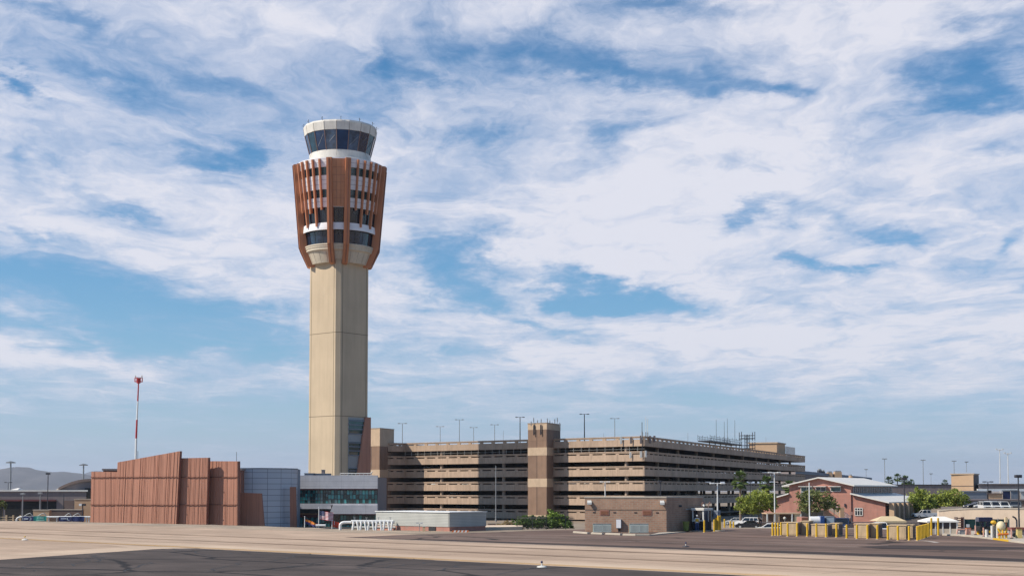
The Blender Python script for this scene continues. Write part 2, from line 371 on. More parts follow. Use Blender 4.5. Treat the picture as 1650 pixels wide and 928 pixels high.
# the air's own paleness near the horizon
tint = vm('MULTIPLY', sky.outputs[0], (.36,.84,1.06)).outputs[0]
hz = N.new('ShaderNodeMix'); hz.data_type = 'RGBA'; L.new(tint, hz.inputs[6]); hz.inputs[7].default_value = (5.2,5.6,6.7,1)
hf = math_('EXPONENT', math_('MULTIPLY', math_('MAXIMUM', el, 0.0), -13.0)); L.new(math_('MULTIPLY', hf, .95), hz.inputs[0])
L.new(hz.outputs[2], bg.inputs[0])
mx = N.new('ShaderNodeMixShader'); L.new(fac, mx.inputs[0]); L.new(bg.outputs[0], mx.inputs[1]); L.new(cb.outputs[0], mx.inputs[2])
wo = N.new('ShaderNodeOutputWorld'); L.new(mx.outputs[0], wo.inputs[0])
w.cycles.sampling_method = 'MANUAL'; w.cycles.sample_map_resolution = 512
scn.cycles.max_bounces = 6; scn.cycles.diffuse_bounces = 3; scn.cycles.glossy_bounces = 3; scn.cycles.transparent_max_bounces = 8
scn.cycles.sample_clamp_indirect = 6; scn.cycles.use_denoising = True

# air between the camera and the far things
hb = MB().box(-16500,16500,-60,19000,LOW_H-1.0,420)
hm = bpy.data.materials.new('haze_air'); hm.use_nodes = True; hN, hL = hm.node_tree.nodes, hm.node_tree.links; hN.clear()
pv = hN.new('ShaderNodeVolumePrincipled'); pv.inputs['Color'].default_value = (.74,.84,1,1); pv.inputs['Density'].default_value = HAZE
pv.inputs['Anisotropy'].default_value = .2
ho = hN.new('ShaderNodeOutputMaterial'); hL.new(pv.outputs[0], ho.inputs['Volume'])
tag(mk('haze', hb, hm), 'thin desert air haze', None, None, 'stuff')
scn.cycles.volume_bounces = 0
# ---------------------------------------------------------------- terrain and pavement
CREST = [(-400,330),(-140,245),(-77,204),(-61,194),(-36,176),(-25,165),(-14,151),(-8,152),(4,158),(14,164),(40,163),(70,165),(400,170)]
def crest(x):
    for (x0,y0),(x1,y1) in zip(CREST[:-1], CREST[1:]):
        if x0 <= x <= x1: return y0+(y1-y0)*(x-x0)/(x1-x0)
    return CREST[0][1] if x < CREST[0][0] else CREST[-1][1]
def sst(t): t = max(0, min(1, t)); return t*t*(3-2*t)
LOW = -2.3
def H(x, y): return LOW*sst((y-crest(x)-2)/32.0)
tdir = Vector((.737,-.676,0)).normalized(); ndir = Vector((.676,.737,0)).normalized(); TA = math.atan2(tdir.y, tdir.x)
def groundmat(name, c1, c2, streak=.5, patch=.3, rough=.92, sscale=(.012,.55), grit=.12, cracks=None, fine=9.0, tint=None, joints=None):
    m = bpy.data.materials.new(name); t, N, L = nt(m); b = N['Principled BSDF']; b.inputs['Roughness'].default_value = rough
    b.inputs['Specular IOR Level'].default_value = .25
    tc = N.new('ShaderNodeTexCoord'); vr = N.new('ShaderNodeVectorRotate'); vr.rotation_type = 'Z_AXIS'; vr.inputs['Angle'].default_value = -TA
    L.new(tc.outputs['Object'], vr.inputs[0])
    def nz(sx, sy, sc=1, det=6, off=0, rg=.6):
        mp = N.new('ShaderNodeMapping'); mp.inputs['Scale'].default_value = (sx,sy,1); mp.inputs['Location'].default_value = (off,off*1.7,0)
        L.new(vr.outputs[0], mp.inputs[0]); n = N.new('ShaderNodeTexNoise'); n.inputs['Scale'].default_value = sc
        n.inputs['Detail'].default_value = det; n.inputs['Roughness'].default_value = rg; L.new(mp.outputs[0], n.inputs['Vector']); return n.outputs[0]
    def ramp(v, a, bb, c=(0,0,0,1), d=(1,1,1,1)):
        r = N.new('ShaderNodeValToRGB'); r.color_ramp.elements[0].position = a; r.color_ramp.elements[1].position = bb
        r.color_ramp.elements[0].color = c; r.color_ramp.elements[1].color = d; L.new(v, r.inputs[0]); return r.outputs[0]
    def mulc(col, v, lo, hi):
        mr = N.new('ShaderNodeMapRange'); mr.inputs[1].default_value = .3; mr.inputs[2].default_value = .7
        mr.inputs[3].default_value = lo; mr.inputs[4].default_value = hi; L.new(v, mr.inputs[0])
        s = N.new('ShaderNodeVectorMath'); s.operation = 'SCALE'; L.new(col, s.inputs[0]); L.new(mr.outputs[0], s.inputs['Scale']); return s.outputs[0]
    col = ramp(nz(.05,.05,1,7,3), .35, .65, (*c1,1), (*c2,1))
    col = mulc(col, nz(sscale[0], sscale[1], 1, 6, 11), 1-streak, 1+streak*.5)
    col = mulc(col, nz(sscale[0]*6, sscale[1]*2.6, 1, 5, 23), 1-streak*.4, 1+streak*.3)
    col = mulc(col, nz(.16,.3,1,6,31), 1-patch, 1+patch*.6)
    col = mulc(col, nz(fine,fine,1,4,5), 1-grit, 1+grit)
    if cracks:
        mp = N.new('ShaderNodeMapping'); mp.inputs['Scale'].default_value = (1/cracks[0],1/cracks[1],1); L.new(vr.outputs[0], mp.inputs[0])
        wn = N.new('ShaderNodeTexNoise'); wn.inputs['Scale'].default_value = 1.6; wn.inputs['Detail'].default_value = 5; L.new(mp.outputs[0], wn.inputs['Vector'])
        sb = N.new('ShaderNodeVectorMath'); sb.operation = 'MULTIPLY_ADD'; sb.inputs[1].default_value = (.35,.35,0); L.new(wn.outputs['Color'], sb.inputs[0]); L.new(mp.outputs[0], sb.inputs[2])
        v = N.new('ShaderNodeTexVoronoi'); v.feature = 'DISTANCE_TO_EDGE'; v.inputs['Scale'].default_value = 1; L.new(sb.outputs[0], v.inputs['Vector'])
        k = ramp(v.outputs['Distance'], cracks[2]*.4, cracks[2], (1,1,1,1), (0,0,0,1))
        g = ramp(nz(.08,.12,1,3,41), .36, .44)
        ml = N.new('ShaderNodeMath'); ml.operation = 'MULTIPLY'; L.new(k, ml.inputs[0]); L.new(g, ml.inputs[1])
        m2 = N.new('ShaderNodeMath'); m2.operation = 'MULTIPLY'; m2.inputs[1].default_value = .85; L.new(ml.outputs[0], m2.inputs[0])
        mx = N.new('ShaderNodeMix'); mx.data_type = 'RGBA'; L.new(m2.outputs[0], mx.inputs[0]); L.new(col, mx.inputs[6]); mx.inputs[7].default_value = (.008,.007,.008,1); col = mx.outputs[2]
    if joints:
        br = N.new('ShaderNodeTexBrick'); br.offset = 0; br.inputs['Scale'].default_value = 1; br.inputs['Brick Width'].default_value = joints[0]
        br.inputs['Row Height'].default_value = joints[1]; br.inputs['Mortar Size'].default_value = joints[2]; L.new(vr.outputs[0], br.inputs['Vector'])
        br.inputs['Mortar Smooth'].default_value = .3
        mx = N.new('ShaderNodeMix'); mx.data_type = 'RGBA'
        m2 = N.new('ShaderNodeMath'); m2.operation = 'MULTIPLY'; m2.inputs[1].default_value = .6; L.new(br.outputs['Fac'], m2.inputs[0])
        L.new(m2.outputs[0], mx.inputs[0]); L.new(col, mx.inputs[6]); mx.inputs[7].default_value = (.10,.08,.065,1); col = mx.outputs[2]
    L.new(col, b.inputs['Base Color'])
    return m
GM = dict(
 base=groundmat('dusty_ground', (.24,.185,.14), (.32,.26,.20), .15, .25, sscale=(.05,.1)),
 gravel=groundmat('pale_gravel', (.33,.255,.19), (.46,.37,.28), .25, .35, sscale=(.05,.4), grit=.3, fine=3),
 conc=groundmat('taxiway_concrete', (.41,.295,.215), (.50,.37,.275), .10, .22, sscale=(.008,.14), grit=.14, joints=(7.6,7.6,.07)),
 shoulder=groundmat('pale_shoulder', (.49,.365,.27), (.56,.43,.32), .12, .12, grit=.1),
 asph=groundmat('near_asphalt', (.064,.049,.044), (.10,.078,.070), .25, .35, sscale=(.02,.2), cracks=(13,8,.035), grit=.18),
 apron=groundmat('apron_asphalt', (.145,.092,.073), (.205,.14,.112), .45, .25, sscale=(.01,.30), cracks=(30,8,.012), grit=.1),
 dark=groundmat('rubber_darkened_band', (.035,.026,.025), (.07,.05,.045), .5, .3, sscale=(.01,.3)),
 road=groundmat('road_asphalt', (.085,.07,.065), (.12,.10,.09), .2, .2),
)
# terrain: one sheet to the horizon, fine near the camera
def terrain():
    xs = [-30000,-12000,-5000,-2000,-1000,-600]+[-400+i*8 for i in range(101)]+[600,1000,2000,5000,12000,30000]
    ys = [-3000,-500,0,60]+[100+i*4 for i in range(50)]+[310,330,360,400,500,700,1000,2000,5000,12000,40000]
    vs = [(x, y, H(x, y)) for y in ys for x in xs]; n = len(xs)
    fs = [(j*n+i, j*n+i+1, (j+1)*n+i+1, (j+1)*n+i) for j in range(len(ys)-1) for i in range(n-1)]
    m = MB(); m.add(vs, fs, 0, True)
    return tag(mk('ground', m, GM['base']), kind='structure')
terrain()
def flat(name, pts, z, m, kind='structure'):
    b = MB(); b.add([(p[0],p[1],z) for p in pts], [tuple(range(len(pts)))]); o = mk(name, b, m); return tag(o, kind=kind)
def S(s, t):  # point from taxiway coordinates (distance across, distance along)
    p = ndir*s + tdir*t; return (p.x, p.y)
# gravel verge up to the crest
gp = [(x, crest(x)+1.5) for x in range(-200, -4, 4)]
flat('gravel_verge', gp+[(-5,150),(-12,138),(-10,132)]+[S(90, t) for t in (-95,-140,-260)], .004, GM['gravel'])
flat('taxiway', [S(60,-330),S(60,260),S(97,260),S(97,-330)], .008, GM['conc'])
# joining taxiway on the left and the pale shoulder that curves round the asphalt
lef = [(-26,107.6),(-27.6,105.2),(-29,101),(-30.6,97),(-32,93),(-33.6,88),(-36,80),(-39,70),(-43,50),(-48,20),(-55,-40)]
flat('joining_taxiway', [S(62.1,-90)]+[tuple(p) for p in lef]+[(-260,-40),S(60,-330),S(62.1,-330)], .012, GM['conc'])
flat('pavement_edge', [(-25,108.2)]+lef+[(p[0]-4.6,p[1]+1.5) for p in lef[::-1]]+[(-33.5,113.5)], .016, GM['shoulder'])
flat('shoulder', [S(60.5,-88),S(60.5,260),S(66.2,260),S(66.2,-330),S(62.2,-330),S(62.2,-90)], .020, GM['shoulder'])
flat('infield_asphalt', [S(61.9,-90)]+[tuple(p) for p in lef[1:]]+[(-55,-170),S(61.7,260)], .024, GM['asph'])
# far apron
ap = [S(86.2,-101),S(86.0,-60),S(85.6,-20),S(86.5,20),S(89,80),S(89,300),(400,150)]+[(x, crest(x)-1) for x in range(68, 2, -6)]+[(2.0,153),(-6.8,143.2),(-11.7,138.6)]
flat('apron', ap, .010+.003, GM['apron'])
flat('rubber_band', [S(86.3,-96),S(86.1,-60),S(85.7,-20),S(86.6,20),S(89.1,80),S(89.1,200),S(93.5,200),S(92.5,60),S(90.0,0),S(89.5,-40),S(88.4,-90)], .018, GM['dark'])
def line(name, pts, w, z, m):
    b = MB()
    for p, q in zip(pts[:-1], pts[1:]):
        p = Vector(p[:2]); q = Vector(q[:2]); n = (q-p).normalized(); n = Vector((-n.y,n.x))*w/2
        b.add([(*(p-n),z),(*(q-n),z),(*(q+n),z),(*(p+n),z)], [(0,1,2,3)])
    return tag(mk(name, b, m), kind='structure')
ypaint = mat('worn_yellow_line_paint', (.62,.33,.05), .8, .2, 2, stain=.35, sscale=.6, stain_col=(.42,.30,.19))
wpaint = mat('worn_white_line_paint', (.42,.37,.33), .8, .15, 2, stain=.6, sscale=.5, stain_col=(.20,.15,.125))
line('taxiway_edge_line', [S(62.5,-330),S(62.5,260)], .26, .030, ypaint)
line('taxiway_edge_line', [S(63.1,-330),S(63.1,260)], .16, .030, ypaint)
line('taxiway_far_edge_line', [S(85.2,-95),S(85.0,200)], .30, .028, wpaint)
tyre = groundmat('tyre_streak_rubber', (.30,.205,.145), (.40,.285,.205), .3, .4, sscale=(.01,.3))
for s_, w_, t0 in ((71.6,.9,-320),(79.9,1.1,-320)):
    line('tyre_streak', [S(s_+.8,t0),S(s_+.1,-100),S(s_,0),S(s_-.1,100),S(s_,220)], w_, .0235 if t0 < -300 else .0245, tyre)
def gl(*pts): return [tuple(G(px,py)[:2]) for px, py in pts]
line('service_road_line', gl((640,862),(800,864),(960,867.5),(1180,872),(1480,879.5),(1700,885)), .14, .017, wpaint)
line('service_road_line', gl((700,866),(960,871),(1200,876),(1700,889)), .12, .0175, wpaint)
line('service_road_line', gl((1475,869.5),(1500,872),(1510,874)), .5, .017, wpaint)
line('patch_seam', gl((900,864),(1100,862.5),(1240,862)), .25, .017, GM['dark'])
line('patch_seam', gl((940,869.5),(1100,870),(1300,872.5)), .5, .0185, GM['dark'])
flat('repair_patch', gl((1380,880.5),(1440,878),(1650,881.5),(1650,885),(1560,886),(1420,884)), .021, GM['dark'])
# ---------------- mountains
def ridge(name, D, pts, base, seed, m, depth=2500):
    b = MB(); nx = 160; ny = 14
    x0 = X(pts[0][0], D); x1 = X(pts[-1][0], D)
    zs = [(X(px, D), Z(py, D, px)) for px, py in pts]
    def prof(x):
        for (a, za), (c, zc) in zip(zs[:-1], zs[1:]):
            if a <= x <= c: return za+(zc-za)*(x-a)/(c-a)
        return zs[-1][1]
    vs = []
    for j in range(ny+1):
        v = j/ny
        for i in range(nx+1):
            x = x0+(x1-x0)*i/nx; p = prof(x)+(D/9000)*(14*mnoise.fractal(Vector((x/330,seed,0)),.8,2.2,5))
            e = 1-abs(v*2-1)**1.2
            r = mnoise.fractal(Vector((x/420, v*5, seed)), .9, 2.1, 6)
            r2 = abs(mnoise.fractal(Vector((x/260, v*2.2, seed+9)), .8, 2.0, 5))
            y = D+(v-.5)*depth + r*120
            z = base+(p-base)*max(0, e)*(1 if abs(v-.5) < .04 else .94-.35*r2)+ r*10*e
            vs.append((x, y, z))
    fs = [(j*(nx+1)+i, j*(nx+1)+i+1, (j+1)*(nx+1)+i+1, (j+1)*(nx+1)+i) for j in range(ny) for i in range(nx)]
    b.add(vs, fs, 0, True); return tag(mk(name, b, m), kind='structure')
mount = mat('desert_mountain_rock', (.10,.085,.085), .95, .35, .006, stain=.5, sscale=.003)
ridge('hills', 9000, [(-900,775),(-500,762),(-260,768),(-120,758),(-40,760),(0,756),(25,754),(45,756),(62,759),(90,761),(120,763),(150,767),(200,774),(260,780),(330,786),(420,792)], -10, 3.3, mount)
ridge('distant_hills', 15000, [(-900,770),(-200,765),(20,764),(60,759),(90,760),(110,759.5),(130,763),(150,757),(180,760),(210,765),(300,772),(400,780),(700,788),(1000,791)], -10, 7.7, mount, 4000)

# sealed cracks across the near asphalt
rc = random.Random(21); sealm = mat('black_crack_sealant', (.016,.014,.014), .7, .2, 3)
def jag(px0, py0, px1, py1, w_, n=9, amp=.5):
    a, e = G(px0,py0), G(px1,py1); pts = []
    for i in range(n+1): p = a.lerp(e, i/n); p += Vector((rc.gauss(0,amp), rc.gauss(0,amp*.8), 0))*(0 if i in (0,n) else 1); pts.append((p.x,p.y))
    line('crack_seal', pts, w_, .0275+.0001*rc.random()*5, sealm)
for c_ in ((0,912,330,906),(330,906,700,925),(200,893,560,900),(560,900,900,918),(120,926,420,917),(420,917,640,927),(0,922,160,917),(300,886,430,890),(430,890,700,902),(640,908,960,924)):
    jag(*c_, .10, 14, .35)
for c_ in ((150,896,165,906),(165,893,120,912),(280,884,340,895),(350,893,420,889),(480,894,430,905),(530,903,470,914),(640,906,560,918),(700,905,600,916),(760,908,690,922),(240,906,200,921),(390,906,330,922),(880,912,800,926),(70,905,40,916)):
    jag(*c_, .15, 7, .3)
# ---------------------------------------------------------------- control tower
TD = 310.0
TC = W(544.5, 760, TD); TCx, TCy = TC.x, TD
PH = R(5.5)   # azimuth of the shaft's front corner
tw = thing('control_tower', 'tall tan concrete airport control tower with copper coloured fins and a blue glass cab', 'control tower', (TCx, TCy, LOW), 0)
def rad(a, r, z): return Vector((TCx+r*math.sin(a), TCy-r*math.cos(a), z))
HD = 9.5/math.sqrt(2)
# shaft: square plan turned corner-on, narrow flats at the corners
sh = MB(); cs = []
for k in range(4):
    a = PH+k*math.pi/2
    for da in (-.085, .085): cs.append(rad(a+da, HD*.985, 0))
sh.prism([(p.x,p.y) for p in cs], LOW, 57)
shaft = mk('shaft', sh, M['cream'], tw)
jt = MB()
for zz_ in (39.8, 21.1):
    sc_ = [Vector((TCx,TCy,0))+(p-Vector((TCx,TCy,0)))*1.0016 for p in cs]
    jt.prism([(p.x,p.y) for p in sc_], zz_-.06, zz_+.06)
for k in range(4):   # vertical joints
    A = rad(PH+k*math.pi/2, HD, 0); B = rad(PH+(k+1)*math.pi/2, HD, 0)
    for t0 in (.11, .89):
        p = A.lerp(B, t0-.006); q = A.lerp(B, t0+.006); jt.obox(p, q, -.325, -.2, LOW, 56.5)
mk('joint', jt, M['cream_dk'], shaft)
# stair glazing low on the right face and the copper coloured wedge wall beside it
A = rad(PH, HD, 0); B = rad(PH+math.pi/2, HD, 0); nrm = Vector((B.y-A.y, A.x-B.x, 0)).normalized()
def face(t, z, o=0):  # point on the right face, t metres from the front corner
    p = A+(B-A).normalized()*t+nrm*(o+.31); p.z = z; return p
def fpanel(name, quads, mt, o, th, par, **k):
    b = MB()
    for q in quads: b.slab([face(t, z, o) for t, z in q], nrm*th)
    return mk(name, b, mt, par, **k)
def edge_t(z): return 5.6+(z-8.3)*(2.5/12.5)
fpanel('stair_wall_panel', [[(3.0,2.0),(edge_t(2),2.0),(edge_t(20.9),20.9),(3.0,20.9)]], M['steel'], .0, .06, tw)
for z0, z1 in ((17.1,20.4),(12.3,15.4),(7.6,9.6)):
    g = fpanel('stair_window', [[(3.2,z0),(edge_t(z0)-.1,z0),(edge_t(z1)-.1,z1),(3.2,z1)]], M['greenglass'], .061, .03, tw)
    fpanel('sunshade', [[(3.1,z),(edge_t(z)-.05,z),(edge_t(z+.22)-.05,z+.22),(3.1,z+.22)] for z in [z0+(z1-z0)*f for f in (.0,.32,.62,.9)]], M['bluegrey'], .092, .18, g)
fpanel('copper_wedge_wall', [[(edge_t(LOW)-.1,LOW),(9.7,LOW),(9.7,21.1),(edge_t(20.9)-.1,21.1)]], M['wood'], .0, .45, tw)
# drum
def rd(z): return 8.0+(z-62)*(1.9/16)
segs = [(78.3,76.4,'w'),(76.4,74.6,'g'),(74.6,71.5,'w'),(71.5,69.7,'g'),(69.7,67.6,'w'),(67.6,64.2,'d'),(64.2,62.6,'w2'),(62.6,59.6,'d2'),(59.6,58.0,'c')]
dr = MB()
for z1, z0, k in segs:
    if k == 'w': dr.lathe([(rd(z1),z1),(rd(z0),z0)], 72, (TCx,TCy))
    elif k == 'w2': dr.lathe([(rd(z1)-.5,z1),(rd(z1)+.05,z1),(rd(z0)+.35,z0+.5),(rd(z0)+.35,z0),(rd(z0)-.6,z0)], 72, (TCx,TCy))
# floors between the bands so that nothing is open
for z in (76.4,74.6,71.5,69.7,67.6,64.2,62.6,59.6): dr.lathe([(rd(z)-.6,z),(rd(z)+.02,z)], 72, (TCx,TCy))
drum = mk('drum_wall', dr, M['white_metal'], tw)
sj = MB()
for k in range(36):
    a = PH+R(5)+k*R(10)
    for z1, z0 in ((78.2,76.5),(74.5,71.6),(69.6,67.7)):
        sj.cyl(rad(a, rd(z1)+.005, z1), rad(a, rd(z0)+.005, z0), .035, n=4)
for z in (77.4,73.6,72.6,68.8):
    sj.lathe([(rd(z)+.012,z+.04),(rd(z)+.012,z-.04)], 72, (TCx,TCy))
mk('panel_seam', sj, mat('panel_seam_grey', (.30,.30,.32), .7), drum)
gm_ = {'g':M['greenglass'],'d':M['darkglass'],'d2':glassmat('navy_gallery_glass',(.01,.02,.045))}
for z1, z0, k in segs:
    if k not in gm_: continue
    ins = .25 if k == 'g' else (.35 if k == 'd' else .45)
    for q in range(8):
        ce = math.degrees(PH)+45*q; hw = 11.9 if q % 2 == 0 else 33.1
        b = MB().lathe([(rd(z1)-ins,z1),(rd(z0)-ins,z0)], 4 if q % 2 == 0 else 12, (TCx,TCy), ce-hw, ce+hw, smooth=False)
        g = mk('window' if k == 'g' else 'gallery_window', b, gm_[k], tw)
        fr = MB(); n = 2 if q % 2 == 0 else (7 if k == 'g' else 4)
        for i in range(n+1):
            a = R(ce-hw+2*hw*i/n); fr.cyl(rad(a, rd(z1)-ins+.03, z1), rad(a, rd(z0)-ins+.03, z0), .05, n=4)
        for f in ((.03,.35,.7,.97) if k == 'g' else (.03,.97)):
            z = z1+(z0-z1)*f; fr.lathe([(rd(z)-ins+.04,z+.05),(rd(z)-ins+.04,z-.05)], n*3, (TCx,TCy), ce-hw, ce+hw)
        mk('window_frame', fr, M['frame_dk'], g)
lp = MB().lathe([(7.2,59.7),(7.95,59.6),(8.0,59.35),(7.85,59.2),(7.85,58.9),(7.7,58.75),(7.7,58.35),(7.5,58.2),(7.25,58.0),(6.3,55.6),(4.2,55.5)], 72, (TCx,TCy))
soff = mk('lower_rim', lp, M['white_conc'], tw)
sst_ = mat('soffit_seam_tan', (.33,.28,.22), .8)
for k in range(24):
    s2 = MB(); a = PH+R(7.5)+k*R(15); s2.cyl(rad(a, 7.26, 57.95), rad(a, 6.32, 55.65), .03, n=4)
    mk('soffit_seam', s2, sst_, soff)
# fins
def fin(a, w, prof, name, mt, parent=tw):
    t = Vector((math.cos(a), math.sin(a), 0)); b = MB()
    b.slab([rad(a, r, z)-t*w/2 for r, z in prof], t*w); return mk(name, b, mt, parent)
for k in range(4):
    ca = PH+k*math.pi/2
    for s_ in (-1, 1):
        prof = [(9.6,78.5),(10.75,78.3),(9.15,59.4),(7.35,55.3),(5.0,55.0),(5.2,56.1),(6.4,56.3),(7.4,58.6),(7.7,61)]
        f = fin(ca+s_*R(11.8), 1.15, prof, 'corner_fin', M['orange'])
        # a slimmer leaf set off the fin's outer face
        fin(ca+s_*R(11.8), .12, [(10.75,78.2),(10.95,78.1),(9.35,59.3),(7.5,55.4),(7.3,55.35),(9.1,59.5)], 'fin_edge', M['wood_dk'], f)
    for i in range(5):
        a = ca+R(25+10*i)
        zl = (66.9 if i % 2 == 0 else 63.3) if True else 0
        if i == 2: zl = 66.3
        prof = [(rd(78)-.05,78.3),(10.5,78.1),(rd(zl)+.58,zl),(rd(zl)-.1,zl+.25)]
        fin(a, .34, prof, 'thin_fin', M['orange'])
    # flat copper panel between the corner pair
    b = MB()
    pa = [rad(ca-R(8.6), rd(78)+.12, 78.2), rad(ca+R(8.6), rd(78)+.12, 78.2), rad(ca+R(8.6), rd(67.7)+.12, 67.7), rad(ca-R(8.6), rd(67.7)+.12, 67.7)]
    b.slab(pa[::-1], Vector((math.sin(ca), -math.cos(ca), 0))*.1)
    cp = mk('copper_panel', b, M['orange_panel'], tw)
    b = MB(); o = Vector((math.sin(ca), -math.cos(ca), 0))*.105
    for z in (76.3,74.6,73,71.2,69.5):
        r_ = rd(z)+.12; b.cyl(rad(ca-R(8.4), r_, z)+o, rad(ca+R(8.4), r_, z)+o, .025, n=4)
    for d in (-3,3): b.cyl(rad(ca+R(d), rd(78)+.13, 78.1)+o, rad(ca+R(d), rd(67.7)+.13, 67.8)+o, .025, n=4)
    mk('panel_joint', b, M['wood_dk'], cp)
# terrace, cab
b = MB().lathe([(6.6,78.2),(9.95,78.2),(9.95,78.45),(9.7,78.45),(9.7,78.1)], 72, (TCx,TCy)); mk('terrace', b, M['white_metal'], tw)
b = MB().lathe([(7.55,77.9),(7.55,79.4),(7.05,79.5),(7.0,81.0),(6.3,81.05)], 54, (TCx,TCy)); cbs = mk('cab_base', b, M['rimcream'], tw)
CAB0 = PH+R(1.1-5.5)
def cabring(r, z, n=18): return [rad(CAB0+R(20*k), r, z) for k in range(n)]
def frust(b, r0, z0, r1, z1, mi=0):
    A_, B_ = cabring(r0,z0), cabring(r1,z1); n = 18
    b.add(A_+B_, [(k,(k+1)%n,n+(k+1)%n,n+k) for k in range(n)], mi)
A_, B_ = cabring(6.95,81.0), cabring(8.05,85.35)
CG = [M['cabglass'], glassmat('cab_reflection_teal',(.012,.05,.085),.03,.5,.5), glassmat('cab_reflection_deep',(.006,.015,.05),.03,.5,.5), glassmat('cab_reflection_pale',(.05,.09,.15),.05,.6,.5)]  # pane tones painted to imitate varied reflections
mbr = mat('pale_brace', (.25,.27,.30), .5)
for k in range(18):
    b = MB(); b.add([A_[k],A_[(k+1)%18],B_[(k+1)%18],B_[k]], [(0,1,2,3)]); g = mk('cab_window', b, CG[k*7%4], tw)
    a = CAB0+R(20*k); b = MB(); b.cyl(rad(a, 6.98, 81.0), rad(a, 8.08, 85.35), .10, n=6); mk('mullion', b, M['mull'], g)
    if k in (16,17,1,2,3,14):
        b = MB(); b.cyl(rad(a+R(2), 7.13, 81.6+.3*(k%3)), rad(a+R(17), 7.75, 84.45-.4*(k%2)), .05, n=5); mk('brace', b, mbr, g)
b = MB()
frust(b, 8.15,85.3, 8.42,87.1); frust(b, 8.42,87.1, 8.25,87.5); frust(b, 8.25,87.5, 7.6,87.6); frust(b, 8.15,85.3, 7.6,85.3)
b.add(cabring(7.6,87.6), [tuple(range(18))]); rf = mk('cab_roof', b, M['rimcream'], tw)
b = MB()
for k in range(18):
    a = CAB0+R(20*k); b.cyl(rad(a, 8.16, 85.35), rad(a, 8.43, 87.08), .045, n=4)
    b.cyl(rad(a+R(20)*0, 7.03, 81.0), rad(a, 7.56, 79.45), .03, n=4) if k % 3 == 0 else None
mk('roof_seam', b, M['cream_dk'], rf)
for k in range(12):
    a = R(8+30*k); b = MB(); b.cyl(rad(a, 8.3, 87.4), rad(a, 8.3, 88.), .05, n=5); b.ball(rad(a, 8.3, 88.1), .11, n=6); b.cyl(rad(a, 8.3, 87.7), rad(a, 8.75, 87.8), .04, n=4)
    mk('roof_light', b, M['darksteel'], rf)
b = MB()
for a_, r_, h_ in ((20,3,3.2),(200,4,2.4),(300,2,1.8)): b.cyl(rad(R(a_), r_, 87.6), rad(R(a_), r_, 87.6+h_*.35), .07, n=5)
mk('roof_antenna', b, M['darksteel'], rf)
# ---------------------------------------------------------------- parking garage
gA = Vector((W(621,720,336).x, 336)); gB = Vector((W(652,720,339).x, 339)); gC = Vector((28.6,295)); gD = Vector((100,466)); gE = gB+(gD-gC)
gar = thing('parking_garage', 'long six storey tan concrete parking garage with horizontal openings beside the tower', 'parking garage', (gC.x, gC.y, LOW), 0)
TOPS = [16.2,12.95,9.75,6.55,3.35,.15]
def inset(p, d=1.0):
    c = (gA+gC+gD+gE)/4; return p+(c-p).normalized()*d
def band(p, q, top, hgt=2.1, last=False, slots=True, t=.35):
    b = MB(); p = Vector(p); q = Vector(q); Ln = (q-p).length; d = (q-p).normalized()
    if not slots: b.obox(p, q, 0, t, top-hgt, top); return b
    b.obox(p, q, 0, t, top-hgt, top-.63); b.obox(p, q, 0, t, top-.37, top)
    b.obox(p, q, -.10, 0.001, top-.13, top+.06)
    n = max(1, round(Ln/3.55)); s = Ln/n
    for i in range(n+1):
        a = max(0, i*s-.42); e = min(Ln, i*s+.42); b.obox(p+d*a, p+d*e, 0.0015, t-.0015, top-.632, top-.368)
    for i in range(1, n): # joints as shallow ribs
        if i % 2 == 0: b.obox(p+d*(i*s-.04), p+d*(i*s+.04), -.03, 0.002, top-hgt+.01, top-.64)
    return b
faces = [(gA,gB,6),(gB,gC,6),(gC,gD,5),(gD,gE,5),(gE,gA,5)]
# the roofline drops a little where the ramp wing begins; every level gets its own parapet per face
for p, q, n in faces:
    for k in range(n):
        mk('parapet', band(p, q, TOPS[k]), M['garage'], gar)
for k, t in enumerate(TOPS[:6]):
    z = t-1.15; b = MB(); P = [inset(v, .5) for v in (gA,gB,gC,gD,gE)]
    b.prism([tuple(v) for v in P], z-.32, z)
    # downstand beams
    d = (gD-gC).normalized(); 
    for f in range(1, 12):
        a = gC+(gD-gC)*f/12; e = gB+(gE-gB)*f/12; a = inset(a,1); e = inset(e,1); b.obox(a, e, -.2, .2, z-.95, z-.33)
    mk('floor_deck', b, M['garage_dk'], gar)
def col(p, r, z0, z1, par=gar): mk('column', MB().cyl((p.x,p.y,z0),(p.x,p.y,z1), r, n=12), M['rail'], par)
u = (gC-gB).normalized(); nin = Vector((-u.y, u.x))*1 if (Vector((-u.y,u.x)).dot(gD-gC) > 0) else Vector((u.y,-u.x))
for px in (708, 808, 1006):
    t_ = None
    for i in range(2000):
        p = gB.lerp(gC, i/2000)
        if X(px, p.y) <= p.x: t_ = p; break
    if t_: col(t_+nin*.9, .42, LOW, 14.2)
d = (gD-gC).normalized(); nl = Vector((-d.y, d.x))
for i in range(1, 11): col(gC+d*(i*17.0)+nl*2.2, .40, LOW, 14.2)
for i in range(1, 10):
    for j in range(1, 4): col(gC+d*(i*18.0)+(gB-gC).normalized()*(j*17.0), .4, LOW, 14.2)
# slim posts in the top opening of the left face
b = MB(); Ln = (gC-gB).length; n = int(Ln/2.15)
for i in range(n+1): p = gB+u*(i*2.15); b.cyl((p.x+nin.x*.2,p.y+nin.y*.2,12.9),(p.x+nin.x*.2,p.y+nin.y*.2,14.15), .045, n=4, caps=False)
b.obox(gB, gC, .25, .29, 13.5, 13.53)
mk('security_screen', b, M['whitedull'], gar)
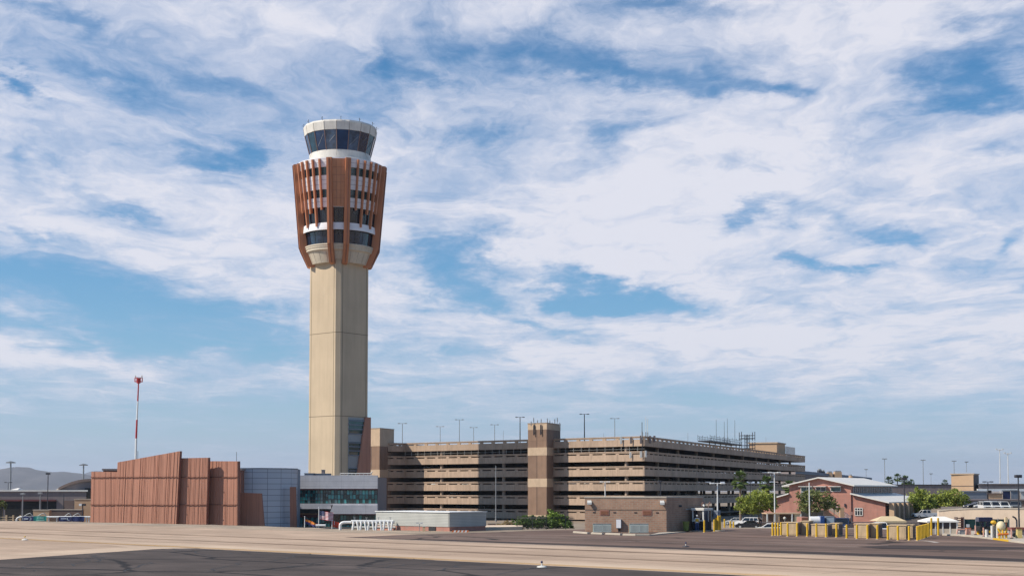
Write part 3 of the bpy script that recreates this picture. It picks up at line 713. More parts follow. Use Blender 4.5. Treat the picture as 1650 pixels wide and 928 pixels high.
# cores added unseen inside to keep the openings dark
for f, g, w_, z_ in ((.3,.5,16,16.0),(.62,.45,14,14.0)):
    c = gC+(gD-gC)*f+(gB-gC)*g; mk('added_dark_core', MB().prism([tuple(c+d*a+Vector((d.y,-d.x))*b_) for a, b_ in ((-w_,-5),(w_,-5),(w_,5),(-w_,5))], LOW, 14.3), M['garage_dk'], gar)
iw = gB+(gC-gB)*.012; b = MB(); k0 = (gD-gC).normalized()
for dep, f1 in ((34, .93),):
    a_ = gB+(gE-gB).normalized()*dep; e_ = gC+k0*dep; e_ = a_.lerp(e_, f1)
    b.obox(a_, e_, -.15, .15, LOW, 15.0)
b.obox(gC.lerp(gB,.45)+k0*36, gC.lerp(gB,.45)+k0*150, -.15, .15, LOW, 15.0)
mk('added_dark_wall', b, M['garage_dk'], gar)  # added walls that block the sky behind the openings
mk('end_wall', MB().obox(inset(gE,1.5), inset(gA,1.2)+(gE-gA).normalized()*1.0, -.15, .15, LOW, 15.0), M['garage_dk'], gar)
# ---- stair towers
def stair_tower(px0, pxc, px1, D, ztop, bands, label, extra=None, cat='stair tower'):
    c = W(pxc, 700, D); c = Vector((c.x, D))
    w1 = 0; uu = -u; vv = (gD-gC).normalized()
    for i in range(400):
        w1 = i*.05; p = c+uu*w1
        if X(px0, p.y) >= p.x: break
    for i in range(600):
        w2 = i*.05; p = c+vv*w2
        if X(px1, p.y) <= p.x: break
    t = thing('stair_tower', label, cat, (c.x, c.y, LOW), 0)
    P = [c, c+vv*w2, c+vv*w2+uu*w1, c+uu*w1]
    z = LOW
    for z1, k in bands:
        b = MB(); e = .04 if k == 'c' else 0
        Q = [P[0]-(uu+vv)*e, P[1]+(vv-uu)*e, P[2]+(uu+vv)*e, P[3]+(uu-vv)*e]
        b.prism([tuple(v) for v in Q], z, z1); mk('band' if k == 'c' else 'shaft', b, M['staircream'] if k == 'c' else M['stairbrown'], t); z = z1
    return t, P, c, uu, vv
mid, P, c, uu, vv = stair_tower(851, 881, 903, 306.5, 20, [(-1.0,'c'),(5.3,'b'),(7.2,'c'),(12.4,'b'),(14.2,'c'),(18.2,'b'),(19.6,'c')],
    'square brown stair tower with cream bands before the garage front, antennas on its roof')
q = MB().prism([tuple(P[0]-(uu+vv)*.12), tuple(P[1]+(vv-uu)*.12), tuple(P[2]+(uu+vv)*.12), tuple(P[3]+(uu-vv)*.12)], 19.6, 19.75); mk('coping', q, M['rail'], mid)
# antennas on it
rr = random.Random(4)
sectors = [(856,678,694,1.6),(860,672,700,2.2),(866,676,690,1.2),(872,674,688,1.5),(882,673,686,1.5),(886,676,688,1),(890,680,690,1),(894,674,688,1.5),(898,672,686,1.4),(902,680,688,.8)]
for i, (px, yt, yb, _) in enumerate(sectors):
    p = W(px, yb, 308.5 if px < 881 else 310.5); zt = Z(yt, p.y, px)
    a = thing('mobile_antenna', 'x', 'antenna', (p.x, p.y, 19.75), 0, 'antennas on the stair tower roof')
    a['label'] = ['short antenna at the left corner of the stair tower roof','tall antenna with a panel on the stair tower left side','slim antenna third from left on the stair tower roof','antenna just left of the stair tower front corner','antenna just right of the stair tower front corner','thin short mast fifth from the right on the stair tower','small pole fourth from the right on the stair tower roof','antenna third from the right on the stair tower roof','tall antenna second from the right on the stair tower','lowest little mast at the right end of the stair tower roof'][i]
    mk('mast', MB().cyl((p.x,p.y,19.7),(p.x,p.y,zt), .04, n=5), M['steel'], a)
    mk('panel', MB().box(p.x-.10,p.x+.10,p.y-.25,p.y-.05, zt-1.1, zt-.2), M['steel'], a)
for px in (860.5, 871.5):
    p = W(px, 690, 307); a = thing('panel_antenna', 'x', 'antenna', (p.x,p.y,16.8), 0, 'panel antennas on the stair tower face')
    pf = c+uu*((c.x-p.x)/abs(uu.x)); p.y = pf.y-.2
    a['label'] = 'dark panel antenna hanging on the stair tower face, '+('left' if px < 865 else 'right')+' of the two'
    a.location.y = p.y
    mk('panel', MB().box(p.x-.16,p.x+.16,p.y-.3,p.y-.1,17.0,19.3), M['darksteel'], a); mk('bracket', MB().box(p.x-.05,p.x+.05,p.y-.12,p.y+.35,17.6,17.8), M['steel'], a)
lf, P2, c2, _, _ = stair_tower(590, 612, 634, 332.5, 20, [(7.7,'b'),(9.6,'c'),(15.3,'b'),(19.6,'c')], 'brown and cream stair tower at the left end of the garage, beside the control tower')
q = MB().prism([tuple(P2[0]-(uu+vv)*.12), tuple(P2[1]+(vv-uu)*.12), tuple(P2[2]+(uu+vv)*.12), tuple(P2[3]+(uu-vv)*.12)], 19.6, 19.75); mk('coping', q, M['rail'], lf)
pw = P2[0].lerp(P2[1], .75); mk('opening', MB().obox(P2[0].lerp(P2[1],.55), P2[0].lerp(P2[1],.98), -.03, .3, 13.9, 15.0), M['black'], lf)  # black sheet painted in for the shade of the opening
# stair head house on the far right corner of the roof
hc = gC.lerp(gD, .86)+nl*3
hh = thing('stair_head_house', 'small tan stair house on the far right end of the garage roof', 'roof house', (hc.x,hc.y,15), 0)
b = MB(); b.prism([tuple(hc-d*6), tuple(hc+d*7), tuple(hc+d*7+nl*9), tuple(hc-d*6+nl*9)], 15.0, 19.6); mk('wall', b, M['tanpatch'], hh)
b = MB(); b.prism([tuple(hc-d*6.3-nl*.3), tuple(hc+d*7.3-nl*.3), tuple(hc+d*7.3+nl*9.3), tuple(hc-d*6.3+nl*9.3)], 19.6, 20.0); mk('roof', b, M['staircream'], hh)
fs = thing('roof_screen', 'dark louvred screen beside the small stair house on the garage roof', 'screen', tuple(hc+d*8)+(15,), 0)
b = MB()
for i in range(9):
    z = 16.6+.28*i; b.obox(hc+d*8, hc+d*24, 0, .1, z, z+.12)
mk('louvre', b, M['mauve'], fs)
b = MB()
for i in range(9): p = hc+d*(8+2*i)+nl*.2; b.cyl((p.x,p.y,15),(p.x,p.y,19.2), .08, n=5)
b.obox(hc+d*8, hc+d*24, .15, .22, 15.9, 16.0)
mk('post', b, M['mauve'], fs)
# radio platform on the roof
def gpoint(px, off):  # point on the right face line seen at px, moved inwards
    for i in range(4000):
        p = gC.lerp(gD, i/4000)+nl*off
        if X(px, p.y) <= p.x: return p
    return gD+nl*off
pa, pb = gpoint(1145, 8), gpoint(1196, 8); dd = (pb-pa).normalized()
pf = thing('antenna_platform', 'dark steel platform on legs carrying whip antennas above the garage roof', 'antenna platform', (pa.x,pa.y,15), 0)
z0 = Z(711, pa.y, 1150); b = MB().obox(pa, pb, 0, 3.5, z0, z0+.3); mk('deck', b, M['darksteel'], pf)
b = MB(); Lp = (pb-pa).length; n = 22
for off in (0, 3.5):
    q_ = Vector((-dd.y,dd.x))*off
    for i in range(n+1): p = pa+dd*(Lp*i/n)+q_; b.cyl((p.x,p.y,z0+.3),(p.x,p.y,z0+1.5+(i%3==0)*.4), .06, n=4)
    for zz_ in (.9,1.5): b.cyl(((pa+q_).x,(pa+q_).y,z0+zz_),((pb+q_).x,(pb+q_).y,z0+zz_), .05, n=4)
mk('railing', b, M['darksteel'], pf)
for i in range(6):
    p = pa+dd*(Lp*(i+.5)/6)+Vector((-dd.y,dd.x))*1; mk('leg', MB().cyl((p.x,p.y,14.9),(p.x,p.y,z0), .14, n=6), M['darksteel'], pf)
for px, yt in ((1155,676),(1168,679),(1173,674),(1185,677)):
    p = gpoint(px, 9.5); mk('whip_antenna', MB().cyl((p.x,p.y,z0+.3),(p.x,p.y,Z(yt,p.y,px)), .07, .04, n=5), M['darksteel'], pf)
pc, pd = gpoint(1196, 6), gpoint(1213, 6)
lt = thing('lattice_mast', 'stubby dark lattice mast with two square antenna rings, right of the antenna platform', 'antenna mast', (pc.x,pc.y,15), 0)
m_ = (pc+pd)/2; b = MB(); zt = Z(700, m_.y, 1205)
for i in range(4):
    a = i*math.pi/2; b.cyl((m_.x+.7*math.cos(a), m_.y+.7*math.sin(a), 14.9),(m_.x+.7*math.cos(a), m_.y+.7*math.sin(a), zt), .09, n=5)
for i in range(7):
    z = 15+i*(zt-15)/7
    for k in range(4):
        a, e = k*math.pi/2, (k+1)*math.pi/2; b.cyl((m_.x+.7*math.cos(a), m_.y+.7*math.sin(a), z),(m_.x+.7*math.cos(e), m_.y+.7*math.sin(e), z+(zt-15)/7), .05, n=4)
mk('lattice', b, M['darksteel'], lt)
for zr in (zt-1.2, zt-4.2):
    b = MB(); hw = 2.0
    cr_ = [Vector((m_.x+sx*hw, m_.y+sy*hw, zr)) for sx, sy in ((-1,-1),(1,-1),(1,1),(-1,1))]
    for k in range(4): b.cyl(cr_[k], cr_[(k+1)%4], .09, n=5); b.cyl(cr_[k]-Vector((0,0,.6)), cr_[k]+Vector((0,0,2.0)), .11, n=5); b.cyl(cr_[k], (m_.x,m_.y,zr), .06, n=4)
    for k in range(4): b.cyl(cr_[k]+Vector((0,0,.9)), cr_[(k+1)%4]+Vector((0,0,.9)), .06, n=5)
    mk('antenna_ring', b, M['darksteel'], lt)
# panel antennas hung on the garage corner
for i, (px, py, s_, lab) in enumerate(((1002,709,1.5,'pale panel antenna on the garage top parapet, leftmost of the corner cluster'),(1018,709,1.3,'panel antenna pair left of the garage corner on the top parapet'),
        (1034,708,1.6,'dark panel antenna on the garage top corner'),(1046,708,1.5,'panel antenna right of the garage corner on the top parapet'),(1053,707,1.3,'panel antenna furthest right of the garage corner cluster'),
        (1017,733,1.2,'white panel antenna on the second parapet left of the corner'),(1034,732,1.3,'white panel antenna on the second parapet at the corner'),(1039,731,1.3,'white panel antenna on the second parapet right of the corner'))):
    if px < 1038:
        p = None
        for k in range(3000):
            p = gB.lerp(gC, k/3000)
            if X(px, p.y) <= p.x: break
        p = p-nin*.25
    else: p = gpoint(px, 0); p = Vector((p.x,p.y))-nl*.25
    z = Z(py, p.y, px)
    a = thing('panel_antenna', lab, 'antenna', (p.x,p.y,z), 0, 'panel antennas on the garage corner')
    mk('panel', MB().box(p.x-.24,p.x+.24,p.y-.3,p.y-.1,z-s_*.55,z+s_*.55), M['whitedull'] if i in (0,5,6,7) else M['mauve'], a, bevel=.04)
    mk('bracket', MB().box(p.x-.06,p.x+.06,p.y-.12,p.y+.3,z-.1,z+.1), M['steel'], a)
for px, y1, y0, r_, lab in ((1035,680,728,.07,'thin dark whip antenna standing on the garage corner'),(1041,672,712,.05,'tall pale whip antenna just right of the garage corner'),(1044,675,712,.05,'second pale whip antenna right of the garage corner')):
    p = gpoint(max(px,1040), .3) if px > 1038 else gC.copy()+Vector((-.4,-.3)); p = Vector((X(px,p.y), p.y-.2))
    z1_, z0_ = Z(y1,p.y,px), Z(y0,p.y,px); a = thing('whip_antenna', lab, 'antenna', (p.x,p.y,z0_), 0)
    mk('mast', MB().cyl((p.x,p.y,z0_),(p.x,p.y,z1_), r_, n=5), M['darksteel'] if px < 1038 else M['whitedull'], a)
    mk('mount', MB().cyl((p.x,p.y,16.0),(p.x,p.y,17.2), r_*2.4, n=6), M['steel'], a)
# ---------------------------------------------------------------- light poles
def light_pole(px, yt, D, zb, label, heads='T', r=.11, mt='steel', w=1.6, group=None, name='light_pole', hx=0):
    p = W(px, 790, D); zt = Z(yt, D, px)
    t = thing(name, label, 'light pole', (p.x, D, zb), 0, group)
    mk('pole', MB().cyl((p.x,D,zb),(p.x,D,zt), r*1.2, r*.8, n=8), M[mt], t)
    if heads == 'T':
        mk('arm', MB().cyl((p.x-w,D,zt),(p.x+w,D,zt), .05, n=5), M[mt], t)
        for s in (-1,1): mk('lamp_head', MB().box(p.x+s*w-.28,p.x+s*w+.28,D-.25,D+.25,zt-.08,zt+.10), M[mt], t, bevel=.03)
    elif heads == 'top':
        mk('arm', MB().cyl((p.x-w*.5,D,zt-.15),(p.x+w*.5,D,zt-.15), .05, n=5), M[mt], t)
        for s in (-1,0,1): mk('lamp_head', MB().box(p.x+s*w*.5-.3,p.x+s*w*.5+.3,D-.35,D+.25,zt-.1,zt+.18), M[mt], t, bevel=.03)
    elif heads == 'crown':
        mk('crown_ring', MB().lathe([(w,zt-.1),(w,zt+.1)], 16, (p.x,D)), M[mt], t)
        for k in range(6):
            a = k*math.pi/3+.3; b = MB(); q = Vector((p.x+w*math.cos(a), D+w*math.sin(a), zt-.1)); b.cyl((p.x,D,zt+.4), q, .06, n=4); b.box(q.x-.45,q.x+.45,q.y-.3,q.y+.3,q.z-.35,q.z+.05); mk('lamp_head', b, M[mt], t)
    elif heads == 'one':
        mk('lamp_head', MB().box(p.x-.35,p.x+.35,D-.35,D+.35,zt-.1,zt+.25), M[mt], t, bevel=.04)
    elif heads == 'none': mk('collar', MB().cyl((p.x,D,zb),(p.x,D,zb+.6), r*2, n=6), M[mt], t)
    elif heads == 'floods':
        for s in (-1,0,1): mk('floodlight', MB().box(p.x+hx+s*w-.5,p.x+hx+s*w+.5,D-.5,D+.3,zt-.3+abs(s)*.6,zt+.5+abs(s)*.5), M[mt], t, bevel=.05)
        mk('arm', MB().cyl((p.x-w,D,zt),(p.x+w,D,zt), .09, n=5), M[mt], t)
    return t
g = 'light poles on the garage roof'
for px, yt, D, lab in ((648,682,352,'thin twin headed light pole above the left end of the garage roof'),(709,687,400,'small twin headed light pole on the garage roof, second from the left'),
    (740,676,368,'tall light pole on the garage roof, third from the left'),(763,688.5,410,'small light pole right of the tall one, fourth from the left'),(797,684,385,'light pole on the garage roof midway between two tall poles'),
    (838,672,345,'dark tall light pole just left of the garage stair tower'),(942,667,330,'dark tall light pole right of the garage stair tower'),(991,674,352,'grey light pole left of the garage corner antennas')):
    light_pole(px, yt, D, 15.0, lab, 'T', .085 if px not in (838,942) else .12, 'steel' if px not in (838,942) else 'darksteel', w=.9, group=g)
for px, yt, D, lab in ((811,694,400,'bare thin pole on the garage roof between two light poles'),(1109,697,400,'thin pole on the garage roof left of the antenna platform'),(1235,704,440,'thin pole on the garage roof right of the antenna platform'),(973,698,430,'faint distant lamp between two light poles on the garage roof')):
    light_pole(px, yt, D, 15.0, lab, 'none', .05, 'steel', group='thin poles on the garage roof', name='pole')
# white and dark poles in front of the garage
for px, yt, D, mt_, lab, hd in ((799,750,300,'steel','slender grey pole standing before the garage left of its stair tower','none'),(975,776,235,'white','white lamp post rising behind the brown brick building','T'),
    (1064,776,262,'darksteel','thin dark pole behind the brown brick building roof','one'),(1209,776,262,'darksteel','thin dark lamp post among the green trees','one'),
    (1156,778.5,178,'white','white twin lamp post right of the guard booth','T'),(1248,761,210,'white','tall white lamp post between the palms and the red building','T'),(1304,777,200,'white','white lamp post in front of the red building and its tree','none'),
    (1457,772,190,'darksteel','dark lamp post between the red building and the round green trees','one'),(1592,776,240,'darksteel','dark twin headed lamp post behind the beige wall','T'),(1641,768,160,'darksteel','black lamp post at the right edge beside the yellow box','one'),
    (37,796,260,'steel','weathered lamp post left of the dark hangar opening','one'),(65,795,262,'steel','grey lamp post before the dark hangar doors','one'),(13,777,330,'darksteel','short twin lamp pole at the far left before the hills','T'),(103,795,255,'darksteel','dark post before the mauve hangar wall','none'),
    (77,763.5,258,'darksteel','tall black single lamp post before the tan hangar roof','one')):
    light_pole(px, yt, D, H(X(px,D), D), lab, hd, .09 if mt_ != 'steel' else .1, mt_, w=.7 if px in (1156,1248) else .6)
for px, yt, D, lab in ((16.5,744,520,'high mast light with a crown of lamps at the far left against the hills'),(134,748,560,'high mast light with a crown of lamps just left of the ribbed red wall')):
    light_pole(px, yt, D, LOW, lab, 'crown', .35, 'steel', w=1.2, name='high_mast_light')
for px, yt, D, lab in ((1426,739,620,'distant high mast light left of three over the grey roofs'),(1488,741,620,'distant high mast light second over the grey roofs'),(1538,742.5,640,'distant high mast light just left of the tan block'),
    (1500.5,763,620,'short distant light beside the second high mast'),(1396,756,620,'distant light fixture above the white roof'),(1558,744,560,'slim mast on the roof of the tan block')):
    light_pole(px, yt, D, LOW if px != 1558 else 12, lab, 'top', .16 if px in (1426,1488,1538) else .09, 'steel', w=1.6 if px in (1426,1488,1538) else .9, name='high_mast_light' if px < 1550 else 'mast')
for px, yt, D, lab in ((1612,725,900,'tall white floodlight mast, left of the far right pair'),(1625,731,880,'tall white floodlight mast, right of the far right pair')):
    light_pole(px, yt, D, LOW, lab, 'floods', .30, 'whitedull', w=2.0, name='floodlight_mast', group='white floodlight masts')
# ---------------- red and white radio mast
p = W(218, 745, 300); zt = Z(613, 300, 220); px_ = p.x
mast = thing('radio_mast', 'slender red and white radio mast with a red platform, behind the ribbed wall', 'radio mast', (px_,300,LOW), 0)
ys = [860,706,675.5,645.5,618]; cols = ['white','white','red','white','red']
zs = [LOW]+[Z(v,300,219) for v in (706,676,646,616)]
for i in range(4): mk('mast_section', MB().cyl((px_+.45*i/4,300,zs[i]),(px_+.45*(i+1)/4,300,zs[i+1]), (.25-.03*i), (.22-.03*i), n=10), M[['white','red','white','red'][i]], mast)
xt = px_+.45; b = MB().cyl((xt,300,zs[4]-.2),(xt,300,zs[4]+.9), .4, n=12); mk('top_drum', b, M['red'], mast)
b = MB().lathe([(0.85,zs[4]+.1),(0.85,zs[4]+.25)], 16, (xt,300)); b.lathe([(0.85,zs[4]+.95),(0.85,zs[4]+1.05)], 16, (xt,300))
for k in range(8): a = k*math.pi/4; b.cyl((xt+0.85*math.sin(a),300-0.85*math.cos(a),zs[4]+.1),(xt+0.85*math.sin(a),300-0.85*math.cos(a),zs[4]+1.0),.07,n=4)
for k in range(4): a = k*math.pi/2; b.cyl((xt,300,zs[4]+.15),(xt+0.85*math.sin(a),300-0.85*math.cos(a),zs[4]+.15),.07,n=4)
mk('platform_rail', b, M['red'], mast)
for s in (-1,1): mk('lamp', MB().cyl((xt+s*.7,300,zs[4]+.9),(xt+s*.7,300,zs[4]+1.5), .16, n=6), M['whitedull'], mast)
# two small rods on the ribbed walls
for px, y1, y0, lab in ((381,728,744,'thin lightning rod on the rightmost tall ribbed wall'),(222,726,740,'thin rod beside the striped radio mast')):
    q = W(px, y0, 232); t = thing('lightning_rod', lab, 'rod', (q.x,q.y,q.z-.6), 0)
    mk('rod', MB().cyl((q.x,q.y,q.z-.6),(q.x,q.y,Z(y1,232,px)), .04, n=5), M['darksteel'], t); mk('socket', MB().cyl((q.x,q.y,q.z-.6),(q.x,q.y,q.z-.2), .1, n=6), M['darksteel'], t)
# ---------------------------------------------------------------- ribbed terracotta walls, blue drum building
def ribwall(name, label, D, pts, th=.5, cat='wall', rib=.25, seams=(769,813), D2=None, lean=None):
    """pts: (px_left_bottom, px_left_top, y_left_top, px_right_top, y_right_top, px_right_bottom)"""
    lb, lt_, yl, rt, yr, rb = pts; zb = LOW-.2; D2 = D2 or D
    A0 = Vector((X(lb,D), D, zb)); A1 = W(lt_, yl, D); B1 = W(rt, yr, D2); B0 = Vector((X(rb,D2), D2, zb))
    t = thing(name, label, cat, (A0.x, D, zb), 0)
    dv = (B0-A0).normalized(); nv = Vector((dv.y,-dv.x,0))  # towards camera
    back = MB().slab([A0,B0,B1,A1], -nv*th); mk('backing_wall', back, M['wood_dk'], t)
    Wd = (B1-A1).length; n = max(6, int(Wd/rib)); b = MB(); rr = random.Random(int(D*7))
    for i in range(n):
        f0, f1 = i/n, (i+.62)/n; a0, a1 = A0.lerp(B0,f0), A0.lerp(B0,f1); c0, c1 = A1.lerp(B1,f0), A1.lerp(B1,f1)
        e = .05+.09*rr.random()**2
        b.slab([a0+nv*.001, a1+nv*.001, c1+nv*.001, c0+nv*.001], nv*e)
        b.slab([a1+nv*.001, A0.lerp(B0,(i+1)/n)+nv*.001, A1.lerp(B1,(i+1)/n)+nv*.001, c1+nv*.001], nv*.04)
    mk('ribbed_cladding', b, M['wood'], t)
    if seams:
        b = MB()
        for sy in seams:
            z = Z(sy, D); 
            def at(z_, P0, P1): f = (z_-P0.z)/(P1.z-P0.z); return P0.lerp(P1, f)
            if z < min(A1.z, B1.z)-.5:
                p, q = at(z,A0,A1), at(Z(sy,D2) if False else z,B0,B1); p = p+nv*.26; q = q+nv*.26; b.slab([p,q,q+Vector((0,0,.10)),p+Vector((0,0,.10))], -nv*.1)
        if b.v: mk('cladding_seam', b, M['seam'], t)
    return t, A0, B0, A1, B1, nv
ribwall('ribbed_wall', 'lowest leftmost panel of the tall ribbed terracotta walls, flat on top', 232.5, (147,147.5,759.5,192,760,192), D2=229.7)
ribwall('ribbed_wall', 'widest ribbed terracotta wall with a sloping top, leaning at its right edge', 229.5, (186,190,744.5,290,726.5,284), th=.5, D2=223)
ribwall('ribbed_wall', 'second tall ribbed terracotta wall, just right of the widest sloping one', 224.4, (280,284,738,336,737,333), th=.5, D2=221.8)
ribwall('ribbed_wall', 'rightmost tall ribbed terracotta wall beside the blue grey drum', 224.2, (328,332,742.5,384,742.8,384.5), th=.5, D2=221.0)
ribwall('ribbed_wall', 'short dark ribbed wall in front of the blue grey drum', 224.4, (380,380,793,421,794.5,427), th=.6, seams=(), D2=224.0)
# hidden flanks of the terracotta block so it has depth
t = thing('auditorium_block', 'low brown block closing the back of the terracotta walls', 'building', (X(300,250),250,LOW), 0)
mk('wall', MB().box(X(160,236),X(384,236),238,262,LOW,8.0), M['wood_dk'], t); mk('roof', MB().box(X(160,236)-.2,X(384,236)+.2,237.9,262.2,8.0,8.3), M['mauve'], t)
vb = thing('roof_vent', 'small dark ball shaped vent peeping over the lowest ribbed wall', 'vent', (X(181,240),240,8.3), 0)
mk('cowl', MB().ball((X(181,240),240,Z(758.5,240,181)), .42, n=10), M['navy'], vb); mk('stem', MB().cyl((X(181,240),240,8.3),(X(181,240),240,Z(758.5,240,181)), .15, n=6), M['darksteel'], vb)
# blue grey drum
DB = 241; cxD = X(405, DB+14); r0 = 10.4
dc = thing('curved_building', 'blue grey metal clad building with a curved front between the ribbed walls and the office', 'building', (cxD, DB+12, LOW), 0)
cx2 = X(412, DB); rD = 8.2
b = MB(); zt = Z(754.5, DB); b.lathe([(rD,LOW),(rD,zt)], 64, (X(407,DB+rD),DB+rD), -89, 89); 
cc = Vector((X(407,DB+rD),DB+rD))
# curved skin with its own panel pattern, mapped along the arc
arcm = bpy.data.materials.new('arc_panels'); T_, N_, L_ = nt(arcm); bs = N_['Principled BSDF']; bs.inputs['Roughness'].default_value = .42; bs.inputs['Metallic'].default_value = .25
tc_ = N_.new('ShaderNodeTexCoord'); vs_ = N_.new('ShaderNodeVectorMath'); vs_.operation = 'SUBTRACT'
L_.new(tc_.outputs['Object'], vs_.inputs[0]); vs_.inputs[1].default_value = (cc.x-cxD, cc.y-(DB+12), 0)
sp_ = N_.new('ShaderNodeSeparateXYZ'); L_.new(vs_.outputs[0], sp_.inputs[0])
at_ = N_.new('ShaderNodeMath'); at_.operation = 'ARCTAN2'; L_.new(sp_.outputs[0], at_.inputs[0]); L_.new(sp_.outputs[1], at_.inputs[1])
ml_ = N_.new('ShaderNodeMath'); ml_.operation = 'MULTIPLY'; ml_.inputs[1].default_value = rD; L_.new(at_.outputs[0], ml_.inputs[0])
cb_ = N_.new('ShaderNodeCombineXYZ'); L_.new(ml_.outputs[0], cb_.inputs[0]); L_.new(sp_.outputs[2], cb_.inputs[1])
br_ = N_.new('ShaderNodeTexBrick'); br_.offset = 0; br_.inputs['Scale'].default_value = 1; br_.inputs['Brick Width'].default_value = 2.7; br_.inputs['Row Height'].default_value = 1.0
br_.inputs['Mortar Size'].default_value = .045; br_.inputs['Color1'].default_value = (.40,.43,.50,1); br_.inputs['Color2'].default_value = (.44,.47,.54,1); br_.inputs['Mortar'].default_value = (.16,.17,.21,1)
L_.new(cb_.outputs[0], br_.inputs['Vector']); L_.new(br_.outputs[0], bs.inputs['Base Color'])
mk('curved_skin', b, arcm, dc)
b = MB().lathe([(rD+.12,zt-.05),(rD+.12,zt+.12),(0.1,zt+.12)], 64, (cc.x,cc.y), -89, 89); mk('roof', b, M['bluegrey'], dc)
mk('rear_wall', MB().box(cc.x-rD, cc.x+rD, cc.y+.1, cc.y+3, LOW, zt), M['bluegrey'], dc)
ribwall('ribbed_fin_wall', 'narrow dark terracotta fin between the blue grey drum and the glass office', 244, (468,467,784,476.5,784,478.5), th=.6, rib=.3, seams=())
# ---------------------------------------------------------------- office building
OD = 256.0
of = thing('office_building', 'grey two storey office with bands of green glass at the foot of the tower', 'office building', (X(478,OD),OD,LOW), 0)
def obx(px0, px1, y0, y1, d0, d1, m, name, par=None):
    b = MB().box(X(px0,OD), X(px1,OD), OD+d0, OD+d1, Z(y1,OD), Z(y0,OD)); return mk(name, b, m, par or of)
xl, xr = X(476,OD), X(608,OD)
mk('rear_wall', MB().box(xl+.3,xr-.3,OD+1.2,OD+22,LOW,Z(768,OD)), M['mauve'], of)
obx(476,608,765.5,787,0,1.2,M['greywall'],'fascia')
obx(476,608,787,789,.12,1.2,M['maroon'],'trim')
obx(476,608,811,813.2,-.02,1.2,M['greywall'],'sill')
obx(476,533.5,813.2,819.5,-.01,1.2,M['greywall'],'lower_fascia')
b = MB(); zt_, zb_ = Z(813.2,OD), Z(827.5,OD)
b.slab([(X(531,OD),OD-.35,zb_),(X(608.2,OD),OD-.35,zb_),(X(608.2,OD),OD-.35,zt_),(X(537,OD),OD-.35,zt_)], (0,1.5,0)); mk('lower_fascia', b, M['greywall'], of)
obx(533,608,827.5,829.3,-.25,1.2,M['maroon'],'trim')
# upper glazing: individual windows
tealg = [glassmat('teal_pane_%d' % i, c_, .05, .35, .7) for i, c_ in enumerate([(.015,.06,.065),(.03,.20,.20),(.05,.32,.31),(.08,.42,.40),(.14,.27,.28)])]
rr = random.Random(11)
def glazing(px0, px1, y0, y1, n, rows, wts, d=.55):
    for i in range(n):
        a = px0+(px1-px0)*i/n; c_ = px0+(px1-px0)*(i+1)/n
        b = MB(); xa, xb = X(a,OD), X(c_,OD); z1_, z0_ = Z(y0,OD), Z(y1,OD)
        for j in range(rows):
            za, zb = z0_+(z1_-z0_)*j/rows, z0_+(z1_-z0_)*(j+1)/rows
            b.add([(xa,OD+d,za),(xb,OD+d,za),(xb,OD+d,zb),(xa,OD+d,zb)], [(0,1,2,3)], rr.choices(range(5), wts)[0])
        w_ = mk('window', b, tealg, of); f = MB()
        f.box(xa-.04,xa+.04,OD+d-.06,OD+d+.1,z0_,z1_); f.box(xb-.05,xb+.03,OD+d-.05,OD+d+.09,z0_+.01,z1_-.01)
        for j in range(rows+1): z = z0_+(z1_-z0_)*j/rows; f.box(xa,xb,OD+d-.055,OD+d+.095,z-.035,z+.035)
        mk('window_frame', f, M['frame_dk'], w_)
glazing(478.5,528,789.3,811,12,4,(5,3,2,0,2))
glazing(528,608,789.3,811,16,3,(3,2,3,3,1))
glazing(548,608,829.5,862,12,4,(4,3,3,1,1))
glazing(478.5,531,833,862,12,3,(6,2,1,0,1), .9)
obx(478,531,819.6,826.5,.8,1.2,M['frame_dk'],'painted_recess_shade'); obx(478,531,826.5,828.8,.3,1.2,mat('copper_brown_band',(.20,.09,.04),.6,.15,1),'trim'); obx(478,533,828.8,833,.7,1.2,M['maroon'],'trim')  # dark strip paints the shade of the recess below the fascia
obx(531,548,829.3,862,.9,1.2,M['darkglass'],'entrance_glass')
# things on its roof
def roofbox(name, label, px0, px1, y0, y1, d0, d1, m, cat, par2=None):
    zt0 = Z(766,OD); xa, xb = X(px0,OD+d0), X(px1,OD+d0); z1_ = Z(y0,OD+d0)
    t = thing(name, label, cat, ((xa+xb)/2,OD+d0,zt0), 0)
    mk('casing', MB().box(xa,xb,OD+d0,OD+d1,zt0-.6,z1_), m, t, bevel=.05); mk('cover', MB().box(xa-.06,xb+.06,OD+d0-.06,OD+d1+.06,z1_,z1_+.08), M['steel'], t); return t
roofbox('roof_unit','long low grey unit at the left end of the office roof',490,505,762.5,766,6,8.5,M['bluegrey'],'roof unit')
roofbox('roof_unit','low grey unit in the middle of the office roof',506.5,531,763,766,6.5,9,M['bluegrey'],'roof unit')
roofbox('roof_vent','small square vent standing up on the office roof',517.5,522.5,757,763,7,8,M['mauve'],'vent')
t = thing('roof_railing', 'white pipe railing on the office roof below the tower', 'railing', (X(575,OD+5),OD+5,Z(766,OD)), 0)
b = MB(); zr = Z(762.5,OD+5); b.tube([(X(548,OD+5),OD+5,zr),(X(597,OD+5),OD+5,zr),(X(600,OD+5),OD+5,zr+.35)], .10); b.cyl((X(548,OD+5),OD+5,zr-.35),(X(600,OD+5),OD+5,zr-.35), .06)
for i in range(9): x_ = X(548+6.3*i,OD+5); b.cyl((x_,OD+5,zr-1.1),(x_,OD+5,zr), .07, n=5)
mk('rail', b, M['whitedull'], t)
